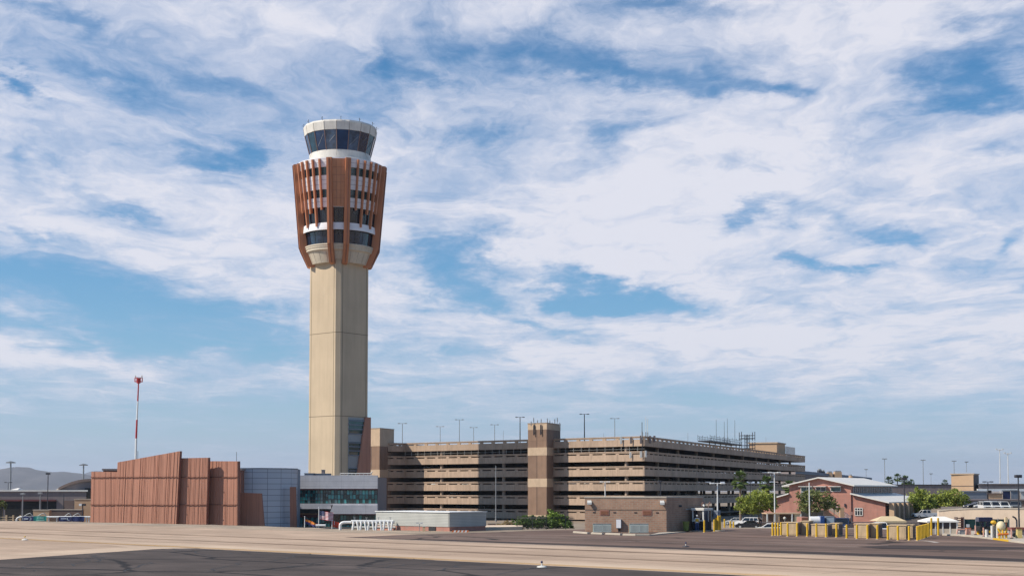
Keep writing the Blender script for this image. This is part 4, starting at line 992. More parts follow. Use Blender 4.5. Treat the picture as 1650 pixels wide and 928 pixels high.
# ---------------------------------------------------------------- white low building with brick base
wc = Vector((X(724.5,151.5),151.5)); wu = Vector((-.74,.67)).normalized(); wv_ = Vector((.67,.74)).normalized()
def walkto(p0, d_, px, sgn):
    for i in range(2000):
        p = p0+d_*(i*.02)
        if (X(px,p.y)-p.x)*sgn <= 0: return i*.02
    return 10
L1 = walkto(wc, wu, 606, -1); L2 = walkto(wc, wv_, 783.5, 1)
wb = thing('low_white_building', 'low white clad building with a brick base, in front of the garage left part', 'building', (wc.x,wc.y,-.6), 0)
zt = Z(825.5,151.5); zm = Z(848.5,151.5)
P = [wc, wc+wv_*L2, wc+wv_*L2+wu*L1, wc+wu*L1]
def ex(e): return [tuple(P[0]-(wu+wv_)*e), tuple(P[1]+(wv_-wu)*e), tuple(P[2]+(wu+wv_)*e), tuple(P[3]+(wu-wv_)*e)]
siding = brickmat('white_lap_siding', (.42,.42,.395), (.455,.455,.42), (.23,.23,.22), bw=30, bh=.17, ms=.016, offset=0, rough=.7)
mk('siding_wall', MB().prism(ex(0), zm, zt), siding, wb); mk('brick_base', MB().prism(ex(-.06), -.9, zm), M['brickredhouse'], wb)
mk('roof_edge', MB().prism(ex(.10), zt, zt+.07), M['white'], wb)
dd_ = MB(); a = wc+wu*2.2; e = wc+wu*3.3; dd_.obox(a,e,.0,.05,-.2,zm-.02) ; mk('vent_grille', MB().obox(e,a,-.02,.05,-.35,zm-.06), M['frame_dk'], wb)
b = MB()
for k in range(5): q = wc+wu*(.6+.25*k); b.add([(q.x,q.y-.02,-.32)],[])
# ---------------------------------------------------------------- white pipe rack before it
DP = 157.0
pr = thing('pipe_manifold', 'row of thick white pipes with elbows in front of the low white building', 'pipes', (X(590,DP),DP,H(X(590,DP),DP)), 0)
zt = Z(841,DP); rP = .16
b = MB(); pts = [(X(548.5,DP),DP,-1.6),(X(548.5,DP),DP,Z(846,DP))]
for k in range(6):
    a = k/5*math.pi/2; pts.append((X(548.5,DP)+.55*(1-math.cos(a)), DP, Z(846,DP)+(zt-Z(846,DP))*math.sin(a)))
pts.append((X(636,DP),DP,zt)); b.tube(pts, rP, 12); mk('main_pipe', b, M['white'], pr)
b = MB().tube([(X(566,DP),DP+.5,Z(849.5,DP)),(X(570,DP),DP+.5,Z(849.5,DP)),(X(637,DP),DP+.5,Z(849.5,DP))], .13, 8); mk('lower_pipe', b, M['whitedull'], pr)
for i in range(11):
    px = 569+6.2*i; x_ = X(px,DP); lean = (.22 if i % 2 else -.18)
    b = MB().tube([(x_,DP-.18,zt+.18),(x_+.10,DP-.32,zt-.12),(x_+lean+.1,DP-.35,-.55),(x_+lean,DP-.3,-1.6)], .12, 8); b.cyl((x_-.2,DP-.16,zt+.10),(x_+.22,DP-.16,zt+.10), .17, n=8)
    mk('elbow_pipe', b, M['white'], pr)
for i in range(4): x_ = X(572+19*i,DP); mk('valve', MB().cyl((x_,DP,zt+.1),(x_,DP,zt+.5),.03,n=5).lathe([(.13,zt+.5),(.13,zt+.55)],8,(x_,DP)), M['steel'], pr)
pp = thing('white_pipe', 'short white horizontal pipe on a stand between the flags', 'pipe', (X(513,168),168,-.6), 0)
b = MB().cyl((X(509,168),168,Z(846,168)),(X(525,168),168,Z(846,168)), .13, n=10); mk('pipe', b, M['white'], pp)
for px in (511,523): mk('stand', MB().cyl((X(px,168),168,-1.2),(X(px,168),168,Z(846,168)), .06, n=6), M['steel'], pp)
# ---------------------------------------------------------------- flags
FD = 172.0
def wave(x, z, ph=0): return .12*math.sin(x*3.1+z*.6+ph)+.06*math.sin(x*6.3+1+ph)
def flagpole(px, yt, lab):
    x_ = X(px,FD); t = thing('flagpole', lab, 'flagpole', (x_,FD,H(x_,FD)), 0)
    mk('pole', MB().cyl((x_,FD,H(x_,FD)),(x_,FD,Z(yt,FD)), .055, .04, n=8), M['white'], t); mk('finial', MB().ball((x_,FD,Z(yt,FD)+.06), .08), M['silver'], t); return t
flagpole(514,818.5,'tallest white flagpole, flying the striped flag'); flagpole(491.3,833,'short white flagpole on the left with the red and gold flag'); flagpole(535.3,840,'shortest white flagpole on the right with the plain red flag')
def cloth(name, label, px, ztop, zbot, L_, colorf, mats, nx=26, nz=26, droop=.15, shear=0, tail=0):
    x0 = X(px,FD)+.06; b = MB(); t = thing(name, label, 'flag', (x0,FD,zbot), 0)
    V = {}
    vs = []
    for j in range(nz+1):
        for i in range(nx+1):
            u_, v_ = i/nx, j/nz; z = zbot+(ztop-zbot)*(v_*(1-tail*u_)+tail*u_*.2)-droop*u_**1.3*(ztop-zbot); x = x0+u_*L_+shear*(1-v_)*u_
            vs.append((x, FD+wave(u_*L_*1.3, z)*min(1,u_*3)*1.6, z))
    fs = []; o = MB()
    for j in range(nz):
        for i in range(nx):
            f = (j*(nx+1)+i, j*(nx+1)+i+1, (j+1)*(nx+1)+i+1, (j+1)*(nx+1)+i)
            o.add([vs[k] for k in f], [(0,1,2,3)], colorf((i+.5)/nx, (j+.5)/nz), True)
    mk('cloth', o, mats, t)
    return t, vs, nx
fr_, fw_, fb_ = mat('flag_red',(.45,.04,.05),.8), mat('flag_white',(.70,.68,.70),.8), mat('flag_blue',(.02,.03,.12),.8)
def usa(u_, v_):
    if u_ < .40 and v_ > 6/13: return 2
    return 0 if int(v_*13) % 2 == 0 else 1
t, vs, nx = cloth('striped_flag', 'flag with red and white stripes and a blue star field flying from the tallest pole', 514, Z(822.5,FD), Z(836.5,FD), 1.72, usa, [fr_,fw_,fb_], 30, 26, .22)
b = MB()
for r_ in range(9):
    for c_ in range(6 if r_ % 2 == 0 else 5):
        u_ = .025+(c_+(0 if r_ % 2 == 0 else .5))*.068; v_ = 1-(.035+r_*.055)
        i, j = int(u_*30), int(v_*26); p = Vector(vs[j*31+i]).lerp(Vector(vs[min(j+1,26)*31+min(i+1,30)]), .5)
        st = []
        for k in range(10): a = math.pi/2+k*math.pi/5; r2 = .026 if k % 2 == 0 else .011; st.append((p.x+r2*math.cos(a), p.y-.022, p.z+r2*math.sin(a)))
        b.add(st, [tuple(range(10))])
mk('stars', b, fw_, t)
go, rd_, cu, bl_ = mat('flag_gold',(.75,.38,.03),.8), mat('flag_bright_red',(.50,.05,.02),.8), mat('flag_copper',(.55,.20,.06),.8), fb_
def arz(u_, v_):
    du, dv = (u_-.5)*1.5, v_-.5
    r_ = math.hypot(du, dv); a = math.atan2(dv, du)
    if r_ < .17+.09*math.cos(5*(a-math.pi/2)): return 2
    if v_ > .5:
        return 0 if int(a/(math.pi/13)) % 2 else 1
    return 3
cloth('rayed_flag', 'drooping red and gold rayed flag on the left pole', 491.3, Z(836,FD), Z(843.5,FD), 1.55, arz, [go,rd_,cu,bl_], 26, 20, 1.05)
cloth('red_flag', 'plain orange red flag hanging from the right pole', 535.3, Z(838.5,FD), Z(848,FD), .85, lambda u_,v_: 1 if v_ > .35 and u_ < .3 and u_ > .18 else 0, [mat('flag_orange_red',(.50,.06,.03),.8), fw_], 14, 14, .35)
# ---------------------------------------------------------------- left background: hangars, walls
def box_thing(name, label, cat, px0, px1, y0, D, depth, m, roofm=None, zb=LOW, group=None, yb=None, slope=None, tl=0):
    xa, xb = X(px0,D), X(px1,D); z1_ = Z(y0,D); zb = zb if yb is None else Z(yb,D)
    if slope is None: slope = ((px0+px1)/2-CX)/F
    s_ = slope*depth; k = Vector((slope,1)).normalized()*.3; e = .3
    t = thing(name, label, cat, ((xa+xb)/2,D,zb), 0, group)
    mk('wall', MB().prism([(xa,D+tl),(xb,D),(xb+s_,D+depth),(xa+s_,D+depth+tl)],zb,z1_), m, t)
    mk('roof', MB().prism([(xa-e-k.x,D-k.y+tl),(xb+e-k.x,D-k.y),(xb+e+s_+k.x,D+depth+k.y),(xa-e+s_+k.x,D+depth+k.y+tl)],z1_,z1_+.35), roofm or m, t); return t
HDn = 300.0
hg = box_thing('low_hangar', 'long low mauve brown building with dark open bays at the far left', 'building', -160, 139, 791.5, HDn, 50, M['mauve'], M['whitedull'])
for a, e in ((-140,-60),(-50,5),(9,34),(38,63),(67,91)):
    o = mk('bay_opening', MB().box(X(a,HDn),X(e,HDn),HDn-.06,HDn+.2,LOW,Z(807,HDn)), M['black'], hg)  # black panel painted in for the shade inside the bay
mk('red_fascia', MB().box(X(-160,HDn),X(91,HDn),HDn-.5,HDn-.05,Z(807,HDn),Z(804.4,HDn)), M['maroon'], hg)
mk('bay_door', MB().box(X(102,HDn),X(119,HDn),HDn-.06,HDn+.1,LOW,Z(806,HDn)), M['brownbld'], hg)
# vaulted hangar behind
VD = 340.0
vh = thing('vaulted_hangar', 'hangar with a curved tan roof behind the low mauve building', 'hangar', (X(110,VD),VD,LOW), 0)
zT, zE = Z(774.5,VD,120), Z(789,VD,120)
def arch(px0, px1, n=14): 
    return [(X(px0+(px1-px0)*k/n,VD), zE+(zT-zE)*math.sin(math.pi*k/n)**.8) for k in range(n+1)]
xa, xb = X(95,VD), X(205,VD); b = MB(); n = 20; dirv = Vector((-.96,.62,0)); dl = 48
arcp = [Vector((xa+(xb-xa)*k/n, VD, zE+(zT-zE)*(1-abs(2*k/n-1)**2.2))) for k in range(n+1)]
far = [p+Vector((-26,75,0))*(1) for p in arcp]
b.add(arcp+far, [(k,k+1,n+2+k,n+1+k) for k in range(n)], 0, True); mk('vault_roof', b, M['tanroof'], vh)
b = MB(); b.add([Vector((xa,VD,LOW))]+arcp+[Vector((xb,VD,LOW))], [tuple(range(n+3))]); b.add([Vector((xa,VD,LOW)),Vector((xa-26,VD+75,LOW)),far[0],arcp[0]], [(0,1,2,3)]); mk('end_wall', b, M['mauve'], vh)
b = MB()
for k in range(n): b.slab([arcp[k]+Vector((0,-.6,-.1)),arcp[k+1]+Vector((0,-.6,-.1)),arcp[k+1]+Vector((0,-.6,.55)),arcp[k]+Vector((0,-.6,.55))], (0,.8,0))
mk('roof_edge', b, M['brownbld'], vh)
mk('dark_opening', MB().box(X(137,VD),X(150,VD),VD-.1,VD+.2,LOW,Z(786,VD)), M['black'], vh)  # black panel standing in for the shade inside the hangar
t = thing('roof_tent', 'white peaked canopy on the low hangar roof', 'canopy', (X(22,310),310,Z(791,310)), 0)
b = MB(); a = [(X(17,310),308,Z(790,310)),(X(32,310),308,Z(790,310)),(X(32,310),314,Z(790,310)),(X(17,310),314,Z(790,310))]; b.add(a+[(X(25,310),311,Z(786,310)),(X(29,310),311,Z(786,310))], [(0,1,5,4),(1,2,5),(2,3,4,5),(3,0,4)]); mk('cover', b, M['whitecanvas'], t)
mk('frame', MB().box(X(17,310),X(32,310),308,314,Z(791.6,310),Z(790.05,310)), M['steel'], t)
# garden walls before it
for px0, px1, y0, D, m_, lab in ((120,149,804.5,246,M['tanpatch'],'square tan block wall touching the lowest ribbed wall'),(79,132,821.5,242,M['brownbld'],'long brown masonry wall behind the left banners'),(54,79.5,822,240,M['tanpatch'],'short pinkish wall behind the teal banner')):
    xa, xb = X(px0,D), X(px1,D); t = thing('masonry_wall', lab, 'wall', ((xa+xb)/2,D,LOW), 0)
    mk('wall', MB().box(xa,xb,D,D+1.2,LOW,Z(y0,D)), m_, t); mk('coping', MB().box(xa-.08,xb+.08,D-.08,D+1.28,Z(y0,D),Z(y0,D)+.14), M['concrete'], t)
# twin floodlight post by the wall
x_ = X(133.5,225); t = thing('floodlight_post', 'dark post with two small floodlights beside the lowest ribbed wall', 'floodlight', (x_,225,LOW), 0)
mk('pole', MB().cyl((x_,225,LOW),(x_,225,Z(812,225)), .09, n=8), M['darksteel'], t)
for s, m_ in ((-1,'white'),(1,'darksteel')): mk('lamp_head', MB().box(x_+s*.3-.22,x_+s*.3+.22,224.7,225.1,Z(814.5,225),Z(811,225)), M[m_], t)
# banners on white pipes at the crest
BD = 207.0
def bx_(px): return X(px,BD)
t = thing('white_pipe_rack', 'white pipe rack with a bent left end carrying the banners at the left', 'pipe rack', (bx_(85),BD,-1.6), 0)
zt = Z(832.4,BD); pts = [(bx_(27),BD,-2.2),(bx_(27.5),BD,Z(836,BD)),(bx_(30),BD,Z(833.4,BD)),(bx_(34),BD,zt),(bx_(146),BD,zt)]
b = MB().tube(pts, .13, 10); mk('main_pipe', b, M['white'], t)
for px in (37,79,92,96,116.5,139.5,143.5): mk('upright', MB().cyl((bx_(px),BD+.1,-2.2),(bx_(px),BD+.1,zt+.1), .08, n=8), M['white'], t)
for px, ln in ((38,14),(60,14),(104,10),(117,12)):
    mk('hose', MB().tube([(bx_(px),BD+.4,zt+.1),(bx_(px+ln*.4),BD+.4,zt+.42),(bx_(px+ln*.7),BD+.4,zt+.55),(bx_(px+ln),BD+.4,zt+.15)], .07, 6), M['steel'], t)
def banner(px0, px1, y0, y1, m_, lab, marks, mm):
    t = thing('banner', lab, 'banner', (bx_((px0+px1)/2),BD-.3,Z(y1,BD)), 0, 'banners on the white pipe rack')
    z1_, z0_ = Z(y0,BD), Z(y1,BD); b = MB()
    n = 10
    vs = []
    for j in range(2):
        for i in range(n+1): u_ = i/n; vs.append((bx_(px0+(px1-px0)*u_), BD-.3+.05*math.sin(u_*9), (z0_,z1_)[j]))
    b.add(vs, [(i,i+1,n+2+i,n+1+i) for i in range(n)]); mk('sheet', b, m_, t)
    if marks:
        b = MB()
        for a, e, f, g_ in marks: b.box(bx_(px0+(px1-px0)*a), bx_(px0+(px1-px0)*e), BD-.40, BD-.37, z0_+(z1_-z0_)*f, z0_+(z1_-z0_)*g_)
        mk('lettering', b, mm, t)
lt = mat('pale_print', (.50,.55,.62), .6)
banner(37,55.5,831.2,839.5,M['navy'],'dark blue banner with pale lettering at the left end of the pipe rack',[(.08,.13,.25,.85),(.2,.56,.38,.62),(.62,.8,.68,.76),(.66,.84,.25,.34),(.78,.84,.3,.72)],lt)
banner(55.5,76.5,831,839.8,M['teal'],'teal green banner with two pale lines of print',[(.28,.42,.58,.78),(.46,.80,.6,.76),(.24,.86,.22,.36)],mat('pale_green_print',(.35,.62,.52),.6))
banner(96,116,832,839.5,M['navy'],'dark blue banner with pale lettering right of the bare pipe',[(.2,.66,.5,.68),(.7,.76,.3,.8),(.76,.9,.26,.36)],lt)
banner(116.5,137.5,831.5,839.5,M['navy'],'plain dark blue banner nearest the ribbed wall',[],lt)
# low rail fence far left
t = thing('block_fence', 'yellowish rail fence with square posts at the far left', 'fence', (X(10,235),235,LOW), 0)
for px in (-14,-2,10.5,21.5,33): mk('post', MB().box(X(px-1.1,235),X(px+1.1,235),235,235.3,LOW,Z(829.5,235)), M['tanbox'], t)
for y_ in (832.5,836): mk('rail', MB().box(X(-40,235),X(36,235),235.1,235.2,Z(y_+.6,235),Z(y_-.3,235)), M['tanbox'], t)
rr = random.Random(5)
# ---------------------------------------------------------------- vegetation
def leaves(b, c, r, rz, n, size, rnd, flat_=.5, clump=14):
    """n leaf faces scattered through an uneven ellipsoid, gathered round twig ends"""
    c = Vector(c); tw_ = []
    for i in range(max(3, n//clump)):
        while True:
            p = Vector((rnd.uniform(-1,1), rnd.uniform(-1,1), rnd.uniform(-1,1)))
            if p.length < 1: break
        p = p*(.55+.45*p.length) if p.length > .4 else p*1.5
        tw_.append(Vector((c.x+p.x*r, c.y+p.y*r, c.z+p.z*rz)))
    for i in range(n):
        t = rnd.choice(tw_); s = size*rnd.uniform(.6,1.5)
        p = t+Vector((rnd.gauss(0,1), rnd.gauss(0,1), rnd.gauss(0,.7)))*r*.15
        a = Vector((rnd.uniform(-1,1), rnd.uniform(-1,1), rnd.uniform(-.6,.6))).normalized(); q = a.orthogonal().normalized()
        q = (Matrix.Rotation(rnd.uniform(0,6.28), 3, a) @ q)
        b.add([p-a*s*.5-q*s*.22, p+a*s*.1-q*s*.3, p+a*s*.6, p+a*s*.1+q*s*.3], [(0,1,2,3)])
def tree(name, label, px, D, yb, blobs, leafm, n=2600, size=.30, trunk_r=.18, bark='bark', group=None, trunks=1, cat='tree', seed=1):
    """blobs: (px, py, r_px, rz_px) in the picture at distance D"""
    rnd = random.Random(seed); x0 = X(px,D); zb = H(x0,D) if yb is None else Z(yb,D); m = D/F
    blobs = list(blobs)+[(k[0]+k[2]*math.cos(a_)*1.02, k[1]+k[3]*math.sin(a_)*1.02, k[2]*rnd.uniform(.22,.42), k[3]*rnd.uniform(.22,.42)) for k in blobs for a_ in [rnd.uniform(0,6.28) for _ in range(4)]]
    t = thing(name, label, cat, (x0,D,zb), 0, group)
    b = MB(); cr = MB(); tot = sum(k[2]*k[3] for k in blobs)
    tz = min(Z(k[1]+k[3]*.4,D) for k in blobs)
    for q in range(trunks):
        off = (q-(trunks-1)/2)*.5; top = Vector((x0+off*1.6, D, max(zb+.5, tz)))
        mid_ = Vector((x0+off+rnd.uniform(-.15,.15), D+rnd.uniform(-.2,.2), (zb+top.z)/2))
        b.cyl((x0+off*.4,D,zb-.1), mid_, trunk_r, trunk_r*.8, n=8); b.cyl(mid_, top, trunk_r*.8, trunk_r*.6, n=8)
        for k in blobs:
            c = Vector((X(k[0],D), D+rnd.uniform(-1,1)*k[2]*m*.5, Z(k[1],D)))
            if k[2]*m > .9 and (q == 0 or rnd.random() < .5):
                md = top.lerp(c,.5)+Vector((0,0,-.15*abs(c.x-top.x))); b.cyl(top, md, trunk_r*.5, trunk_r*.35, n=6); b.cyl(md, c, trunk_r*.35, trunk_r*.12, n=6)
                for w_ in range(3):
                    e = c+Vector((rnd.uniform(-1,1)*k[2]*m*.7, rnd.uniform(-1,1)*k[2]*m*.7, rnd.uniform(-.2,1)*k[3]*m*.7)); b.cyl(md.lerp(c,.6), e, trunk_r*.16, trunk_r*.06, n=4)
    mk('trunk', b, M[bark], t)
    for k in blobs:
        leaves(cr, (X(k[0],D), D+rnd.uniform(-.5,.5)*k[2]*m, Z(k[1],D)), k[2]*m, k[3]*m, int(n*k[2]*k[3]/tot), size, rnd)
    mk('crown', cr, M[leafm], t); return t
def palm(label, px, yc, r_px, D, seed, group='fan palms before the garage', yb=None):
    rnd = random.Random(seed); x0 = X(px,D); zc = Z(yc,D); zb = H(x0,D); r = r_px*1.5*D/F
    t = thing('palm_tree', label, 'palm tree', (x0,D,zb), 0, group)
    b = MB(); pz = zb-.1; pr_ = .27
    for i in range(8):
        z1_ = zb+(zc-zb)*(i+1)/8; b.cyl((x0,D,pz),(x0,D,z1_), pr_, pr_*.97, n=9); pz = z1_; pr_ *= .965
    mk('trunk', b, M['palmbark'], t); cr = MB()
    for i in range(60):
        a = rnd.uniform(0,6.283); e = rnd.uniform(-.95,1.35); L_ = r*rnd.uniform(.8,1.1)
        d_ = Vector((math.cos(a)*math.cos(e), math.sin(a)*math.cos(e), math.sin(e))); sd = d_.cross(Vector((0,0,1))).normalized()
        p0 = Vector((x0,D,zc))+d_*.12; p1 = p0+d_*L_*.55; b2 = MB()
        cr.add([p0-sd*.02, p0+sd*.02, p1+sd*.03, p1-sd*.03], [(0,1,2,3)])
        for k in range(9):
            f = (k-4)/4.0; tip = p1+(d_*math.cos(f*1.15)+sd*math.sin(f*1.15))*L_*.5*(1-.15*abs(f))+Vector((0,0,-.12*L_*abs(f)-.1*L_))
            n_ = (tip-p1).normalized().cross(Vector((0,0,1))).normalized()*.09*r
            cr.add([p1, p1.lerp(tip,.5)+n_, tip, p1.lerp(tip,.5)-n_], [(0,1,2,3)])
    if True:
        for i in range(16):
            a = rnd.uniform(0,6.283); d_ = Vector((math.cos(a)*.35, math.sin(a)*.35, -1)).normalized(); p0 = Vector((x0,D,zc-.1)); sd = Vector((-math.sin(a), math.cos(a), 0))
            cr.add([p0-sd*.1, p0+sd*.1, p0+d_*r*.8+sd*.25, p0+d_*r*.8-sd*.25], [(0,1,2,3)])
    mk('crown', cr, M['palm'], t); return t
palm('tallest fan palm in front of the garage, left of three', 1193, 773, 11, 268, 1); palm('middle fan palm in front of the garage, above the bright green tree', 1235, 778, 9, 282, 2)
palm('rightmost of the three garage palms, next to the red building', 1271, 784, 8, 285, 3)
palm('low bushy palm beyond the white roof, before the grey building', 1432.5, 775, 6, 560, 4, 'distant palms'); palm('slim distant palm standing highest over the white roof', 1446.5, 769, 5, 600, 5, 'distant palms')
palm('broad distant palm crown just right of the slim one', 1459, 775, 7, 560, 6, 'distant palms'); palm('small distant palm beside the tan block', 1523, 779, 5, 620, 7, 'distant palms'); palm('distant palm hugging the right of the broad crown', 1469, 777, 4, 590, 8, 'distant palms')
tree('palo_verde_tree','bright green spreading tree before the garage, left of the red building',1226,240,None,[(1208,812,20,13),(1196,818,12,8),(1222,800,18,12),(1232,807,16,13),(1216,821,20,7),(1244,813,10,9)],'leaf',7000,.30,.16,trunks=2,seed=3)
tree('palo_verde_tree','airy grey green tree covering the red building front',1311,226,None,[(1295,806,13,12),(1310,797,12,10),(1325,803,13,12),(1300,817,14,8),(1322,815,14,9),(1335,811,8,8)],'leaf2',5200,.28,.15,trunks=2,seed=5)
tree('small_tree','thin drooping tree at the stair of the red building',1344,232,None,[(1343,812,7,7),(1349,818,6,5)],'leaf2',700,.26,.10,seed=6)
tree('round_tree','round bright green tree, left of the pair beside the white pickup',1484,258,None,[(1484,801,17,13),(1474,808,13,10),(1494,808,13,10),(1486,815,18,7)],'leaf',5600,.34,.2,seed=8,group='round green trees')
tree('round_tree','wider yellowish green tree, right of the pair above the beige wall',1530,262,None,[(1524,802,18,13),(1540,801,16,12),(1512,808,13,9),(1552,806,10,9),(1532,814,24,7)],'leaf',6200,.34,.2,seed=9,group='round green trees')
tree('young_tree','bright green bushy shrub standing behind the black fence',894,170,None,[(893,833,14,10),(884,838,10,9),(906,837,10,8),(893,843,16,6)],'shrub',3600,.22,.06,trunks=3,seed=12,cat='shrub')
tree('shrub','low dark green hedge behind the left end of the black fence',858,168,None,[(840,842,9,9),(852,841,11,10),(866,842,11,9),(846,835,6,4)],'hedge',4200,.20,.05,seed=13,cat='shrub')
tree('shrub','low green hedge behind the middle of the black fence',876,169,None,[(876,842,11,9),(888,844,10,8),(912,845,10,7)],'hedge',3200,.20,.05,seed=14,cat='shrub')
tree('shrub','yellow green shrub at the left end of the black fence',828,172,None,[(826,845,5,7),(833,846,5,6)],'shrub',900,.18,.04,seed=15,cat='shrub')
tree('dry_bush','straw coloured dry bush left of the green shrubs',811,170,None,[(808,847,9,5),(817,845,7,6),(801,850,6,3)],'dry',1500,.18,.04,seed=16,cat='bush')
tree('shrub','green tree top showing at the left edge before the dark bay',4,262,None,[(2,812,7,6),(-8,810,9,8),(8,815,4,4)],'leaf2',1400,.30,.10,seed=17,cat='tree')
# ---------------------------------------------------------------- black picket fence
def picket(name, label, pts, h, gap=.14, zoff=0):
    t = thing(name, label, 'fence', tuple(pts[0])+(0,), 0); b = MB(); b3 = []
    for p, q in zip(pts[:-1], pts[1:]):
        p, q = Vector(p), Vector(q); L_ = (q-p).length; d_ = (q-p)/L_
        for i in range(int(L_/gap)): c_ = p+d_*i*gap; z_ = H(c_.x,c_.y)+zoff; b.cyl((c_.x,c_.y,z_+.08),(c_.x,c_.y,z_+h-.04), .014, n=4, caps=False)
        for zz_ in (.12,h-.12,h-.25): b.cyl((p.x,p.y,H(*p)+zoff+zz_),(q.x,q.y,H(*q)+zoff+zz_), .025, n=4)
        for i in range(int(L_/2.4)+1): b3.append(p+d_*min(L_,i*2.4))
    mk('picket_panel', b, M['darksteel'], t)
    for c_ in b3: z_ = H(c_.x,c_.y)+zoff; mk('post', MB().box(c_.x-.04,c_.x+.04,c_.y-.04,c_.y+.04,z_,z_+h+.05), M['darksteel'], t)
def g2(px, D): return (X(px,D), D)
picket('picket_fence','black steel picket fence on the kerb in front of the green shrubs',[g2(833,162),g2(880,159),g2(924,160)],1.55)
picket('picket_fence','black steel picket fence at the back of the shrub bed',[g2(835,172),g2(900,172),g2(926,176)],1.9,.2)
b = MB(); pts = [g2(722,152.5),g2(775,156),g2(842,158.5)]
t = thing('planter_wall', 'low pale concrete kerb wall curving from the white building to the black fence', 'kerb', (pts[0][0],pts[0][1],0), 0)
b.obox(pts[0],pts[1],0,.25,-.3,.12); b.obox(Vector(pts[1])+Vector((.001,0)),pts[2],0,.25,-.3,.34); mk('kerb', b, M['concrete'], t)
mk('soil', MB().prism([pts[1],pts[2],g2(842,170),g2(780,168)],-.3,.26), M['wallbeige'], t)
t = thing('block_wall','low brown block wall behind the dry bush','wall',g2(800,186)+(-2,),0)
mk('wall', MB().box(X(786,186),X(838,186),186,186.3,-2.3,Z(843,186)), M['brick'], t); mk('cap', MB().box(X(786,186)-.05,X(838,186)+.05,185.95,186.35,Z(843,186),Z(843,186)+.07), M['concrete'], t)
# striped barricade at the white building corner
p = G(741,857); t = thing('striped_kerb_block','orange and white striped kerb block at the corner of the low white building','barricade',(p.x,p.y,0),0)
b = MB()
for i in range(9): b.slab([(p.x-.9+.2*i,p.y,0),(p.x-.7+.2*i,p.y,0),(p.x-.6+.2*i,p.y,.2),(p.x-.8+.2*i,p.y,.2)], (0,.15,0), i % 2)
mk('block', b, [M['orangeplastic'],M['white']], t)
b = MB()
p = W(681,853,150); t = thing('white_flood_stand','small white twin lamp stand beside the low white building','lamp',(p.x,150,-.1),0)
mk('pole', MB().cyl((p.x-.35,150,-.1),(p.x-.35,150,Z(843,150)), .03, n=6), M['steel'], t)
for s in (-1,1): mk('lamp_head', MB().box(p.x-.35+s*.22-.14,p.x-.35+s*.22+.14,149.9,150.1,Z(843.5,150),Z(841,150)), M['whitedull'], t)
p = G(683,855.5); t = thing('equipment_box','tan equipment box at the foot of the low white building','box',(p.x,p.y,0),0)
mk('body', MB().box(p.x-.14,p.x+.14,p.y,p.y+.3,-.2,.5), M['tanbox'], t); mk('lid', MB().box(p.x-.17,p.x+.17,p.y-.03,p.y+.33,.5,.54), M['steel'], t)
# ---------------------------------------------------------------- brown brick building
BC = Vector(G(1074,857)[:2]); bu = Vector((-.97,.24)).normalized(); bv = Vector((.62,.785)).normalized()
def walk(p0, d_, px):
    s0 = X(px,p0.y)-p0.x; i = 0
    while i < 6000:
        p = p0+d_*(i*.01); s1 = X(px,p.y)-p.x
        if s0*s1 <= 0: return i*.01
        i += 1
    return 10
Lb = walk(BC, bu, 942.5); Lv = walk(BC, bv, 1132)
bb = thing('brick_building', 'single storey brown brick utility building with a pale roof edge', 'building', (BC.x,BC.y,0), 0)
ztb = Z(802,BC.y)
P = [BC, BC+bv*Lv, BC+bv*Lv+bu*Lb, BC+bu*Lb]
b_ = MB().prism([tuple(v) for v in P], -1.5, ztb); mk('wall', b_, M['brick'], bb)
def exq(P, e, a_, c_): return [tuple(P[0]-(a_+c_)*e), tuple(P[1]+(c_-a_)*e), tuple(P[2]+(a_+c_)*e), tuple(P[3]+(a_-c_)*e)]
mk('roof_edge', MB().prism(exq(P,.06,bu,bv), ztb, ztb+.15), M['concrete'], bb)
def onf(s, z, o=0): q = BC+bu*s+Vector((-bv.x,-bv.y))*o; return Vector((q.x,q.y,z))
def fs_(px): return walk(BC, bu, px)
def patch(s0, s1, z0, z1, th): q0, q1 = BC+bu*s1, BC+bu*s0; return MB().obox(q0, q1, -th, .02, z0, z1)
mk('brick_course', patch(-.01,Lb+.01,Z(821.6,BC.y),Z(820.4,BC.y),.03), M['stairbrown'], bb)
for px0, px1 in ((966.5,981),(1035,1050)):
    mk('vent_frame', patch(fs_(px1),fs_(px0),Z(830,BC.y),Z(821.8,BC.y),.05), M['brickredhouse'], bb)
    v = mk('louvre_vent', patch(fs_(px1-1.2),fs_(px0+1.2),Z(828.8,BC.y),Z(823,BC.y),.07), M['rust'], bb)
for px in (957.5,990.5,1024,1059): mk('wall_slot', patch(fs_(px+2.2),fs_(px-2.2),Z(826.5,BC.y),Z(824.8,BC.y),.03), M['frame_dk'], bb)
for px in (950,1067):
    s = fs_(px); z = Z(808.5,BC.y); b = MB(); q = onf(s,z,.05)
    L_ = mk('wall_lamp', MB().slab([q+Vector((-.22,0,.18)),q+Vector((.22,0,.18)),q+Vector((.25,-.3,-.05)),q+Vector((-.25,-.3,-.05))], (0,-.02,-.22)), M['whitedull'], bb)
    mk('lens', MB().slab([q+Vector((-.17,-.02,-.02)),q+Vector((.17,-.02,-.02)),q+Vector((.17,-.26,-.29)),q+Vector((-.17,-.26,-.29))], (0,0,-.05)), M['lamp'], L_)
q = BC+bv*2.6; mk('wall_lamp', MB().box(q.x,q.x+.3,q.y-.15,q.y+.15,Z(815,160),Z(812,160)), M['darksteel'], bb)
mk('conduit', MB().obox(BC+bv*4, BC+bv*5.6, -.08,-.02,Z(819,160),Z(818.3,160)), M['whitedull'], bb)
M['paleg'] = mat('pale_green_grille',(.66,.70,.64),.5,.05,2)
